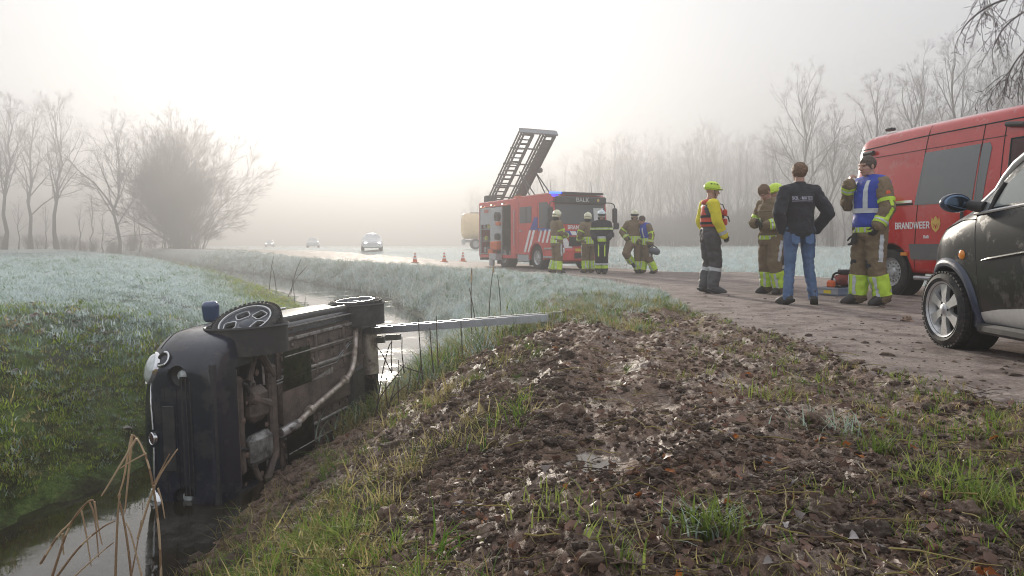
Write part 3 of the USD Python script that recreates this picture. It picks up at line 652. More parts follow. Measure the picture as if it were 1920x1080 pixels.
    part(T, 'fuel_tank', MB().box((-0.86, -0.18, 0.24), (0.42, 0.62, 0.14), bev=0.05).arr(), m_black)
    part(T, 'rear_axle_beam', MB().tube([(-1.15, -0.60, 0.27), (-1.06, -0.4, 0.25), (-1.06, 0.4, 0.25), (-1.15, 0.60, 0.27)], 0.05, 12).arr(), m_floor, 40)
    for sy in (-1, 1):
        part(T, 'coil_spring', MB().tube([(-1.02 + 0.05 * math.cos(t), sy * 0.46 + 0.05 * math.sin(t), 0.24 + 0.012 * t / PI) for t in np.linspace(0, 8 * PI, 60)], 0.009, 5).arr(), m_steel, 40)
        part(T, 'control_arm', MB().tube([(0.90, sy * 0.32, 0.22), (1.08, sy * 0.50, 0.205), (1.15, sy * 0.60, 0.22)], [0.03, 0.035, 0.03], 8).tube([(1.28, sy * 0.34, 0.23), (1.15, sy * 0.60, 0.22)], 0.025, 8).arr(), m_floor, 40)
        part(T, 'drive_shaft', MB().tube([(1.17, sy * 0.18, 0.27), (1.15, sy * 0.62, 0.29)], 0.022, 10).tube([(1.17, sy * 0.20, 0.27), (1.165, sy * 0.32, 0.275)], [0.05, 0.028], 12).arr(), m_rib, 40)
    part(T, 'subframe', MB().box((0.92, 0, 0.235), (0.12, 0.84, 0.06), bev=0.02).box((1.42, 0, 0.24), (0.08, 0.80, 0.05), bev=0.02).arr(), m_floor)
    part(T, 'oil_sump', MB().box((1.18, -0.24, 0.225), (0.34, 0.26, 0.12), bev=0.045).arr(), mat('cast_alloy', (0.30, 0.30, 0.29), 0.5, 0.6, var=0.3, dirt=(0.06, 0.05, 0.045), dirt_at=(0.4, 0.65), dirt_scale=10))
    part(T, 'gearbox', MB().box((1.16, 0.13, 0.25), (0.26, 0.30, 0.16), bev=0.06).tube([(1.05, 0.10, 0.2), (1.3, 0.2, 0.22)], 0.05, 10).arr(), m_floor)
    for k in range(9):
        p = np.array([(rng.uniform(0.78, 1.45), rng.uniform(-0.45, 0.45), rng.uniform(0.20, 0.30))]); q = p + np.array([(rng.uniform(-0.2, 0.2), rng.uniform(-0.25, 0.25), rng.uniform(-0.03, 0.03))])
        part(T, 'hose', MB().tube(np.vstack([p, (p + q) / 2 + [(0.03, 0.05, -0.02)], q]), 0.012 + 0.008 * rng.random(), 7).arr(), m_black, 40)
    
    m_shield = mat('heat_shield', (0.48, 0.46, 0.44), 0.38, 0.8, var=0.25, scale=30, bump=0.006, bscale=30, dirt=(0.13, 0.09, 0.07), dirt_at=(0.45, 0.7), dirt_scale=6)
    hsd = MB()
    for k in range(9): hsd.box((-0.30 + 0.055 * k, 0.115 - 0.0065 * k, 0.226 + 0.004 * (k % 2)), (0.056, 0.17, 0.006))
    part(T, 'heat_shield', hsd.arr(), m_shield)
    for y in (0.235, 0.262): part(T, 'brake_line', MB().tube([(0.86, y, 0.215), (0.3, y + 0.01, 0.222), (-0.4, y, 0.222), (-0.75, y + 0.14, 0.22), (-1.02, y + 0.16, 0.24)], 0.006, 6).arr(), m_steel, 40)
    for k in range(26):
        x, y = rng.uniform(-0.9, 0.75), rng.choice([-0.52, -0.40, -0.33, -0.22, 0.33, 0.40, 0.48, 0.56]) + rng.uniform(-0.02, 0.02)
        part(F_, 'plug', MB().lathe([(0.0, -0.006), (0.018, -0.004), (0.022, 0.004)], 2, 12, c=(x, y, 0.226)).arr(), rng.choice([m_rib, m_dark, m_black]))
    for x in (-0.62, 0.05, 0.62): part(F_, 'cross_member', MB().box((x, 0.40, 0.224), (0.06, 0.42, 0.028), bev=0.01).box((x, -0.40, 0.224), (0.06, 0.42, 0.028), bev=0.01).arr(), m_floor)
    for sy in (-1, 1):
        part(T, 'jack_point', MB().box((0.62, sy * 0.70, 0.215), (0.16, 0.03, 0.05), bev=0.01).arr(), m_floor); part(T, 'sill_flange', MB().box((0.0, sy * 0.715, 0.205), (1.6, 0.008, 0.045)).arr(), m_rib)
        part(T, 'strut', MB().tube([(1.13, sy * 0.56, 0.22), (1.10, sy * 0.52, 0.55)], 0.028, 10).arr(), m_floor, 40); part(T, 'tie_rod', MB().tube([(1.02, sy * 0.26, 0.245), (1.02, sy * 0.60, 0.25)], 0.012, 8).arr(), m_rib, 40)
    mud = MB()
    for k in range(60):
        a_, f_ = rock(900 + k % 5, 1); x, y = rng.uniform(-1.5, 1.5), rng.uniform(-0.62, 0.55); q = rng.uniform(0.01, 0.035); mud.add(a_ * [q, q, q * 0.5] + [x, y, 0.226 if abs(x) < 0.9 else 0.22], f_)
    part(T, 'stuck_mud', mud.arr(), mat('stuck_mud', (0.13, 0.085, 0.068), 0.8, var=0.4, scale=26), 50, kind='stuff')
    part(T, 'bumper_lip', MB().tube([V(nose(y, 0.30)[0] - 0.035, y, 0.232) for y in np.linspace(-0.55, 0.55, 17)], 0.028, 10).arr(), m_black, 40)
    part(T, 'splash_tray', MB().box((1.57, 0, 0.218), (0.18, 0.95, 0.025), bev=0.01).arr(), m_floor)
    part(T, 'rear_skirt', MB().box((-1.585, 0, 0.27), (0.12, 1.16, 0.06), bev=0.025).arr(), m_black)
    return T
build_fiat()
# ---------------------------------------------------------------- the red van and the small dark two-seater by the road
m_red = mat('fire_red_paint', (0.50, 0.018, 0.014), 0.22, 0.0, var=0.08, scale=5, coat=0.9, dirt=(0.20, 0.12, 0.10), dirt_at=(0.56, 0.85), dirt_scale=2.5)
m_clad = mat('grey_cladding', (0.13, 0.125, 0.125), 0.55, var=0.12, scale=20, dirt=(0.17, 0.15, 0.13), dirt_at=(0.5, 0.8))
m_privacy = mat('privacy_glass', (0.10, 0.11, 0.115), 0.08, 0.0, var=0.04, coat=1.0)
m_tail = mat('tail_lamp_red', (0.5, 0.01, 0.01), 0.12, coat=1.0)
m_frosted = mat('frosted_plastic', (0.34, 0.37, 0.40), 0.5, var=0.12, scale=30)
m_gold = mat('gold_emblem', (0.72, 0.48, 0.13), 0.35, 0.3)
m_bluelens = mat('blue_lens', (0.06, 0.10, 0.35), 0.15, coat=1.0)
m_gap = m_dark
def emblem(parent, M, s):
    """a small gilt shield with three flame tongues over it"""
    mb = MB()
    fl = [(0, 0), (0.30, 0.25), (0.42, 0.62), (0.34, 1.0), (0.24, 0.72), (0.14, 0.95), (0.0, 1.12), (-0.14, 0.95), (-0.24, 0.72), (-0.34, 1.0), (-0.42, 0.62), (-0.30, 0.25)]
    p = sg.Polygon([(a * s, b * s) for a, b in fl]).buffer(0.03 * s)
    hole = sg.Polygon([(-0.13 * s, 0.55 * s), (0, 0.2 * s), (0.13 * s, 0.55 * s), (0.0, 0.42 * s)]).buffer(0.02 * s)
    for sx in (-1, 1): p = p.difference(sg.LineString([(sx * 0.21 * s, 0.30 * s), (sx * 0.25 * s, 0.62 * s)]).buffer(0.028 * s))
    mb.prism(p.difference(hole), 0, 0.003, M)
    return part(parent, 'emblem', mb.arr(), m_gold)
def build_van():
    f = V(0.196, -0.98, 0); f /= np.linalg.norm(f); l = V(-f[1], f[0], 0)
    T = frame_thing('fire_service_van', 'tall red fire service van with white lettering and grey side windows, parked on the right', 'van', np.column_stack([f, l, V(0, 0, 1)]), V(7.28, 10.19, 0.0))
    def S(x, w, zb, zbelt, zr, wr, zt, wt=None):
        return (x, [(0, zb), (w * 0.88, zb), (w * 0.985, zb + 0.08), (w, 0.75), (w * 0.995, zbelt), (wr, zr), (wt or wr * 0.86, zt - 0.05), (0, zt)])
    sh = Shell([S(-2.78, 0.93, 0.42, 1.35, 2.28, 0.80, 2.50), S(-2.72, 0.97, 0.38, 1.35, 2.36, 0.84, 2.60), S(-2.5, 0.99, 0.34, 1.35, 2.42, 0.865, 2.66), S(-1.0, 0.993, 0.32, 1.35, 2.43, 0.87, 2.685), S(0.35, 0.993, 0.32, 1.35, 2.43, 0.87, 2.68), S(0.75, 0.99, 0.32, 1.33, 2.36, 0.84, 2.60),
                S(1.05, 0.985, 0.32, 1.30, 2.08, 0.80, 2.26), S(1.45, 0.98, 0.32, 1.24, 1.62, 0.78, 1.76), S(1.80, 0.965, 0.32, 1.08, 1.22, 0.74, 1.33), S(2.3, 0.93, 0.32, 0.98, 1.08, 0.70, 1.17), S(2.65, 0.84, 0.32, 0.86, 0.96, 0.62, 1.03), S(2.80, 0.66, 0.38, 0.74, 0.80, 0.5, 0.86)], 3)
    xs = np.r_[np.linspace(-2.78, -2.5, 6), np.linspace(-2.3, 0.3, 26), np.linspace(0.42, 2.8, 30)]
    body = man(sh.solid(xs))
    for ax in (-1.80, 1.86):
        for sy in (-1, 1): body -= cyl(0.415, 0.40, (ax, sy * 0.88, 0.38), 1, 44)
    body = body.refine_to_length(0.16)
    part(T, 'body', arrm(body), m_red, 30)
    for sy in (-1, 1):
        g = lambda pts, r=0.006: MB().tube(pts, r, 6).arr()
        part(T, 'roof_seam', g([sh.at(x, 2.41 - 0.04 * sstep(-1, -2.7, x), 0.002, sy) for x in np.linspace(-2.72, 0.75, 26)], 0.009), m_gap)
        part(T, 'upper_seam', g([sh.at(x, 2.205, 0.001, sy) for x in np.linspace(-2.72, 0.28, 24)], 0.005), m_gap)
        for nm, x0, x1, z0, z1 in (('panel_seam', -1.30, -1.12, 0.34, 2.64), ('door_seam', -0.19, -0.10, 0.34, 2.40), ('cab_door_seam', 0.21, 0.25, 0.34, 2.32)):
            part(T, nm, g([sh.at(x0 + (x1 - x0) * t, z0 + (z1 - z0) * t, 0.001, sy) for t in np.linspace(0, 1, 26)], 0.006), m_gap)
        part(T, 'rear_quarter_seam', g([sh.at(x, 1.40, 0.001, sy) for x in np.linspace(-2.7, -1.32, 9)], 0.006), m_gap)
        sd = part(T, 'sliding_door', sh.flank([(-1.285, 1.375), (-0.205, 1.365), (-0.125, 2.15), (-1.150, 2.15)], 0.006, sy, 0.16), m_privacy, 30, label='grey tinted window of the sliding door')
        part(T, 'side_window', sh.flank([(-0.175, 1.365), (-0.03, 1.365), (0.06, 2.08), (0.02, 2.15), (-0.095, 2.15)], 0.006, sy, 0.16), m_privacy, 30)
        part(T, 'rear_moulding', sh.flank([(-2.66, 1.415), (-1.33, 1.415), (-1.33, 1.455), (-2.66, 1.455)], 0.018, sy, 0.2), m_chrome, 30)
        part(T, 'door_rail', sh.flank([(-2.66, 1.385), (-1.33, 1.385), (-1.33, 1.407), (-2.66, 1.407)], 0.012, sy, 0.2), m_dark, 30)
        part(T, 'side_moulding', sh.flank([(-1.34, 0.56), (1.42, 0.56), (1.42, 0.79), (-1.37, 0.79)], 0.016, sy, 0.2), m_clad, 30)
        part(T, 'rear_side_moulding', sh.flank([(-2.70, 0.56), (-2.26, 0.56), (-2.22, 0.79), (-2.70, 0.79)], 0.016, sy, 0.2), m_clad, 30)
        part(T, 'side_marker', sh.flank([(-1.54, 0.615), (-1.42, 0.615), (-1.42, 0.665), (-1.54, 0.665)], 0.026, sy, 0.2), m_amber, 30)
        cd = part(T, 'cab_door', sh.flank([(0.36, 1.33), (1.22, 1.30), (1.18, 1.55), (0.85, 2.05), (0.70, 2.15), (0.36, 2.15)], 0.005, sy, 0.12), glass_mat('cab_glass', (0.42, 0.50, 0.48)), 30, label='window of the cab door')
        part(cd, 'window_seal', g([sh.at(x, z, 0.004, sy) for x, z in ((0.36, 1.33), (0.36, 1.75), (0.36, 2.15), (0.70, 2.15), (0.85, 2.05), (1.18, 1.55), (1.22, 1.30), (0.8, 1.315), (0.36, 1.33))], 0.016), m_dark)
        part(T, 'side_lamp', MB().tube([sh.at(0.28, 2.345, 0.035, sy), sh.at(0.56, 2.30, 0.05, sy)], [0.034, 0.034], 12).arr(), m_black, 40)
        part(T, 'rear_side_lamp', MB().tube([sh.at(-2.55, 2.29, 0.03, sy), sh.at(-2.30, 2.29, 0.035, sy)], [0.034, 0.034], 12).arr(), m_black, 40)
        part(T, 'tail_lamp', sh.flank([(-2.755, 0.86), (-2.66, 0.86), (-2.66, 1.32), (-2.745, 1.32)], 0.02, sy, 0.1), m_tail, 30)
        part(T, 'rear_bumper_corner', sh.flank([(-2.765, 0.36), (-2.36, 0.36), (-2.36, 0.50), (-2.60, 0.62), (-2.76, 0.62)], 0.03, sy, 0.1), m_clad, 30)
        part(T, 'side_step', MB().tube([(-1.25, sy * 1.0, 0.285), (0.1, sy * 1.0, 0.285)], 0.035, 12).arr(), m_steel, 40)
        part(T, 'wheel_arch', MB().lathe([(0.412, sy * 0.70), (0.412, sy * 0.985), (0.43, sy * 0.995), (0.437, sy * 0.975)], 1, 44, c=(-1.80, 0, 0.38)).lathe([(0.412, sy * 0.70), (0.412, sy * 0.96), (0.43, sy * 0.97), (0.437, sy * 0.95)], 1, 44, c=(1.86, 0, 0.38)).arr(), m_dark, 40, kind='stuff')
        mr = part(T, 'wing_mirror', MB().box((1.32, sy * 1.16, 1.55), (0.12, 0.20, 0.34), bev=0.05).arr(), m_black)
        part(mr, 'mirror_arm', MB().tube([sh.at(1.30, 1.35, 0, sy), (1.32, sy * 1.08, 1.5)], 0.035, 8).arr(), m_black)
        part(T, 'headlight', MB().box((2.60, sy * 0.68, 0.86), (0.16, 0.30, 0.24), R=rotz(-sy * 0.5), bev=0.05).arr(), m_lamp)
        for ax in (-1.80, 1.86): wheel(T, (ax, sy * 0.865, 0.355), 0.355, 0.215, 0.22, 'steel', side=sy)
    for sy in (-1, 1):
        part(T, 'sliding_door_handle', MB().box(sh.at(-0.34, 1.18, 0.03, sy), (0.05, 0.035, 0.20), bev=0.012).arr(), m_black)
        part(T, 'fuel_flap', sh.flank([(0.30, 0.86), (0.46, 0.86), (0.46, 1.02), (0.30, 1.02)], 0.004, sy, 0.1), m_red, 30)
    part(T, 'rear_bumper', MB().box((-2.80, 0, 0.46), (0.16, 1.8, 0.22), bev=0.04).arr(), m_clad)
    part(T, 'front_bumper', MB().box((2.74, 0, 0.46), (0.20, 1.5, 0.26), bev=0.06).arr(), m_clad)
    part(T, 'windscreen', MB().grid(np.stack([np.stack([V(x, y, np.interp(abs(y), sh.sec(x)[::-1, 0], sh.sec(x)[::-1, 1]) + 0.008) for y in np.linspace(-0.72, 0.72, 11)]) for x in np.linspace(0.80, 1.78, 10)])).arr(), m_privacy, True)
    lb = part(T, 'light_bar', MB().box((0.56, 0, 2.745), (0.34, 1.45, 0.10), bev=0.04).arr(), m_frosted)
    for sy in (-1, 1):
        part(lb, 'blue_beacon', MB().box((0.56, sy * 0.56, 2.747), (0.352, 0.30, 0.085), bev=0.035).arr(), m_bluelens)
        part(lb, 'bar_foot', MB().box((0.56, sy * 0.5, 2.685), (0.2, 0.1, 0.05)).arr(), m_dark)
    part(T, 'roof_vent', MB().box((-2.35, -0.55, 2.69), (0.16, 0.10, 0.05), bev=0.015).arr(), m_black)
    yb = -(sh.at(-1.3, 1.0)[1] + 0.0015)
    M = M4((1, 0, 0), (0, 0, 1), (0, -1, 0), (-1.70, yb, 1.03)); M[:3, 0] = V(1, 0, 0.04) / np.linalg.norm(V(1, 0, 0.04))
    M = M4((1, 0, 0), (0, 0, 1), (0, -1, 0), (-1.685, yb, 1.022))
    text_part(T, 'lettering', 'BRANDWEER', 0.098, M, m_white, True, 0.72)
    text_part(T, 'lettering', 'Balk', 0.046, M4((1, 0, 0), (0, 0, 1), (0, -1, 0), (-1.085, yb, 0.875)), m_white, True, 0.115)
    emblem(T, M4((1, 0, 0), (0, 0, 1), (0, -1, 0), (-0.845, yb, 0.965)), 0.20)
    return T
build_van()

m_smart = mat('black_metallic_paint', (0.011, 0.012, 0.012), 0.20, 0.0, var=0.2, scale=60, spec=0.38, dirt=(0.05, 0.046, 0.042), dirt_at=(0.55, 0.95), dirt_scale=6)
m_flare = mat('blue_black_plastic', (0.020, 0.030, 0.060), 0.30, var=0.15, coat=0.4, dirt=(0.09, 0.075, 0.065), dirt_at=(0.55, 0.8), dirt_scale=4)
m_silver = mat('frosted_silver', (0.55, 0.56, 0.56), 0.38, 0.45, var=0.1, scale=40, dirt=(0.24, 0.22, 0.2), dirt_at=(0.6, 0.9), dirt_scale=4)
def build_smart():
    T = frame_thing('two_seat_car', 'short black two-seater car with silver sill and six-spoke wheel at the right edge', 'car', np.column_stack([V(0, 1, 0), V(-1, 0, 0), V(0, 0, 1)]), V(4.03, 4.765, 0.0))
    def S(x, w, zb, zbelt, zr, wr, zt):
        return (x, [(0, zb), (w * 0.86, zb), (w * 0.97, zb + 0.07), (w, 0.58), (w * 0.965, zbelt), (wr, zr), (wr * 0.62, zt), (0, zt + 0.012)])
    sh = Shell([S(-1.22, 0.56, 0.36, 0.80, 0.92, 0.46, 0.98), S(-1.16, 0.68, 0.28, 0.92, 1.15, 0.52, 1.22), S(-1.0, 0.735, 0.24, 1.0, 1.35, 0.54, 1.43), S(-0.6, 0.752, 0.22, 1.07, 1.49, 0.57, 1.565), S(0.0, 0.752, 0.21, 1.055, 1.50, 0.575, 1.58), S(0.22, 0.75, 0.21, 1.02, 1.45, 0.58, 1.53), S(0.5, 0.748, 0.21, 0.99, 1.20, 0.60, 1.28), S(0.72, 0.745, 0.21, 0.965, 1.05, 0.60, 1.11),
                S(0.95, 0.735, 0.22, 0.91, 0.965, 0.58, 1.005), S(1.12, 0.69, 0.24, 0.83, 0.88, 0.53, 0.915), S(1.22, 0.60, 0.27, 0.70, 0.76, 0.46, 0.79), S(1.27, 0.46, 0.33, 0.58, 0.63, 0.36, 0.66)], 3)
    xs = np.r_[np.linspace(-1.22, -1.0, 7), np.linspace(-0.92, 1.0, 36), np.linspace(1.05, 1.27, 9)]
    body = man(sh.solid(xs))
    for ax in (-0.905, 0.905):
        for sy in (-1, 1): body -= cyl(0.325, 0.30, (ax, sy * 0.70, 0.29), 1, 44)
    # the cabin is hollow, its window openings are cut through
    inner = man(Shell([(x, [(0, 0.42), (w * 0.9, 0.42), (w, 0.5), (w, 0.8), (w * 0.97, zb), (wr, zr), (wr * 0.6, zt), (0, zt)]) for x, w, zb, zr, wr, zt in ((-0.95, 0.62, 0.95, 1.24, 0.47, 1.32), (-0.5, 0.68, 1.0, 1.40, 0.50, 1.48), (0.1, 0.68, 1.0, 1.40, 0.51, 1.48), (0.45, 0.67, 0.95, 1.15, 0.54, 1.21), (0.7, 0.66, 0.90, 0.98, 0.54, 1.02))], 2).solid(np.linspace(-0.95, 0.7, 22)))
    body -= inner
    wo = [(0.40, 1.035), (0.315, 1.19), (0.02, 1.40), (-0.50, 1.41), (-0.56, 1.10)]
    qo = [(0.575, 1.005), (0.455, 1.01), (0.455, 1.115)]
    for o in (wo, qo):
        e = trimesh.creation.extrude_polygon(sg.Polygon(o), 2.0, engine='earcut'); e.apply_transform(M4((1, 0, 0), (0, 0, 1), (0, -1, 0), (0, 1.0, 0))); body -= man(e)
    wsc = trimesh.creation.extrude_polygon(sg.box(-0.52, -0.0, 0.52, 0.63), 0.34, engine='earcut'); sl = V(-0.62, 0, 0.52); sl /= np.linalg.norm(sl); wsc.apply_transform(M4((0, 1, 0), sl, np.cross(V(0, 1, 0), sl), V(0.76, 0, 1.02) - 0.17 * np.cross(V(0, 1, 0), sl)))
    body -= man(wsc)
    body = body.refine_to_length(0.08)
    part(T, 'body', arrm(body), m_smart, 30)
    gl = glass_mat('misted_glass', (0.62, 0.70, 0.66), base=0.30)
    for sy in (1, -1):
        g = lambda pts, r=0.005: MB().tube(pts, r, 6).arr()
        d = part(T, 'door', sh.flank([(0.475, 0.30), (0.50, 0.55), (0.56, 0.97), (0.0, 1.035), (-0.55, 1.07), (-0.60, 0.70), (-0.50, 0.32)], 0.007, sy, 0.07), m_smart, 30)
        part(d, 'door_window', sh.flank(wo, 0.0, sy, 0.08), gl, 30)
        part(d, 'door_crease', MB().tube([sh.at(x, 0.665 + (0.46 - x) * 0.13, 0.006, sy) for x in np.linspace(0.46, -0.52, 14)], [0.002] + [0.012] * 12 + [0.004], 8).arr(), m_smart, 40)
        part(d, 'window_rail', g([sh.at(x, 1.005 + (0.42 - x) * 0.075, 0.009, sy) for x in np.linspace(0.60, -0.52, 16)], 0.011), m_silver)
        part(d, 'door_handle', MB().box(sh.at(-0.42, 0.93, 0.02, sy), (0.16, 0.02, 0.03), bev=0.008).arr(), m_smart)
        part(T, 'quarter_window', sh.flank(qo, 0.0, sy, 0.08), gl, 30)
        part(T, 'window_pillar', g([sh.at(0.425, 1.01, 0.004, sy), sh.at(0.40, 1.10, 0.004, sy), sh.at(0.355, 1.20, 0.004, sy)], 0.017), m_black)
        part(T, 'screen_pillar', MB().tube([sh.at(x, z, 0.0, sy) for x, z in ((0.70, 1.035), (0.55, 1.165), (0.42, 1.245), (0.30, 1.325), (0.12, 1.425), (-0.1, 1.47), (-0.5, 1.475))], [0.02, 0.03, 0.032, 0.032, 0.032, 0.03, 0.03], 10).arr(), m_silver, 40)
        part(T, 'door_seam', g([sh.at(x, z, 0.0015, sy) for x, z in zip(np.interp(np.linspace(0, 1, 16), [0, 0.35, 1], [0.483, 0.505, 0.572]), np.linspace(0.30, 0.985, 16))], 0.006), m_gap)
        part(T, 'bonnet_seam', g([sh.at(x, 0.955 - 0.25 * max(x - 0.75, 0), 0.001, sy) for x in np.linspace(0.58, 1.1, 12)], 0.004), m_gap)
        part(T, 'sill_panel', sh.flank([(0.49, 0.225), (0.475, 0.305), (0.3, 0.335), (0.0, 0.365), (-0.45, 0.375), (-0.52, 0.23)], 0.022, sy, 0.08), m_silver, 30)
        part(T, 'sill_skirt', sh.flank([(0.53, 0.15), (0.52, 0.222), (-0.55, 0.222), (-0.56, 0.15)], 0.012, sy, 0.1) if False else MB().box((-0.02, sy * 0.70, 0.185), (1.12, 0.08, 0.075), bev=0.02).arr(), m_black)
        for ax in (0.905, -0.905):
            arc = np.linspace(-0.30, PI + 0.34, 34) if ax > 0 else np.linspace(-0.34, PI + 0.30, 34)
            P_ = []
            for t in arc:
                r0, r1 = 0.318, 0.392
                row = []
                for k, (r, o) in enumerate(((r0, -0.20), (r0, 0.004), (r0 + 0.012, 0.022), ((r0 + r1) / 2, 0.020), (r1 - 0.008, 0.008), (r1, -0.02))):
                    xx, zz = max(ax - r * math.cos(t), -1.215), 0.29 + r * math.sin(t); q = sh.at(np.clip(xx, -1.21, 1.262), max(zz, 0.26), 0.0, sy); row.append(V(xx, q[1] + sy * o, zz))
                P_.append(row)
            part(T, 'wheel_arch', MB().grid(np.array(P_), flip=sy > 0).arr(), m_flare, 40)
            wheel(T, (ax, sy * 0.69, 0.285), 0.287, 0.205, 0.155, 'star', side=sy)
            part(T, 'wheel_housing', MB().lathe([(0.0, sy * 0.50), (0.32, sy * 0.50), (0.322, sy * 0.70)], 1, 30, c=(ax, 0, 0.29)).arr(), m_dark, 30)
        ic = sh.at(0.70, 0.70, 0.0, sy); ind = m3.Manifold.sphere(1, 20).scale((0.036, 0.016, 0.036)).translate(tuple(ic)); part(T, 'indicator', arrm(ind), m_amber, 40)
        c = sh.at(0.60, 1.075, 0, sy) + V(0.03, sy * 0.19, 0.0)
        h = m3.Manifold.sphere(1, 28).scale((0.075, 0.108, 0.070)).translate(tuple(c)) - mbox(c + V(-0.10, 0, 0), (0.15, 0.4, 0.4))
        mp = part(T, 'wing_mirror', arrm(h), m_flare, 40)
        part(mp, 'mirror_glass', arrm(m3.Manifold.sphere(1, 28).scale((0.010, 0.094, 0.058)).translate(tuple(c + V(-0.024, 0, 0)))), mat('blue_mirror_glass', (0.16, 0.22, 0.32), 0.06, 1.0), 40)
        part(mp, 'mirror_arm', MB().tube([sh.at(0.52, 1.035, 0.0, sy), c + V(0.0, -sy * 0.08, -0.01)], [0.045, 0.034], 12).arr(), m_black, 40)
        part(T, 'headlight', arrm(m3.Manifold.sphere(1, 24).scale((0.10, 0.11, 0.10)).translate((1.13, sy * 0.47, 0.72))), m_lamp, 40)
    wv = np.array([[V(0.735 - 0.62 * t * 0.98, y, 1.06 + 0.455 * t + 0.03 * (1 - (y / 0.52) ** 2)) for y in np.linspace(-0.53, 0.53, 11)] for t in np.linspace(0, 1, 7)])
    part(T, 'windscreen', MB().grid(wv).arr(), gl, True)
    part(T, 'rear_bumper', MB().box((-1.17, 0, 0.36), (0.12, 1.2, 0.20), bev=0.05).arr(), m_flare)
    for sy in (-1, 1):
        for z in (0.62, 0.74): part(T, 'tail_lamp', arrm(m3.Manifold.sphere(1, 18).scale((0.03, 0.05, 0.05)).translate((-1.175, sy * 0.56, z))), m_tail, 40)
    part(T, 'rear_window', MB().grid(np.array([[V(-1.175 + 0.22 * t + 0.012, y, 1.0 + 0.38 * t) - V(0.035, 0, 0) for y in np.linspace(-0.42, 0.42, 7)] for t in np.linspace(0, 1, 5)])).arr(), m_privacy, True)
    part(T, 'seats', MB().box((-0.35, 0.34, 0.80), (0.16, 0.46, 0.75), R=roty(-0.2), bev=0.06).box((-0.35, -0.34, 0.80), (0.16, 0.46, 0.75), R=roty(-0.2), bev=0.06).arr(), m_black, kind='stuff')
    part(T, 'dashboard', MB().box((0.52, 0, 0.86), (0.28, 1.2, 0.2), bev=0.07).arr(), m_black)
    part(T, 'steering_wheel', MB().tube([V(0.30 - 0.06 * math.sin(t), 0.32 + 0.18 * math.cos(t), 0.93 + 0.17 * math.sin(t)) for t in np.linspace(0, 2 * PI, 24)], 0.014, 8).arr(), m_dark, 40)
    return T
build_smart()
# ---------------------------------------------------------------- the fire engine with its raised ladder rack
m_truckred = mat('engine_red_paint', (0.52, 0.025, 0.018), 0.28, var=0.08, scale=4, coat=0.7)
m_shutter = mat('silver_shutter', (0.45, 0.47, 0.50), 0.4, 0.55, var=0.08, scale=20)
m_ladder = mat('ladder_alloy', (0.13, 0.12, 0.115), 0.55, 0.3, var=0.2, scale=10)
m_sblue = mat('stripe_blue', (0.03, 0.05, 0.30), 0.4)
m_blueon = mat('blue_beacon_lit', (0.02, 0.05, 0.6), 0.3, emit=(0.02, 0.06, 1.0), estr=2.8)
m_warmon = mat('work_lamp_lit', (0.9, 0.7, 0.4), 0.3, emit=(1.0, 0.72, 0.38), estr=5.0)
m_yel = mat('equipment_yellow', (0.45, 0.42, 0.05), 0.5)
m_orange = mat('equipment_orange', (0.62, 0.12, 0.03), 0.5)
m_truckglass = mat('cab_dark_glass', (0.035, 0.04, 0.045), 0.06, coat=1.0)
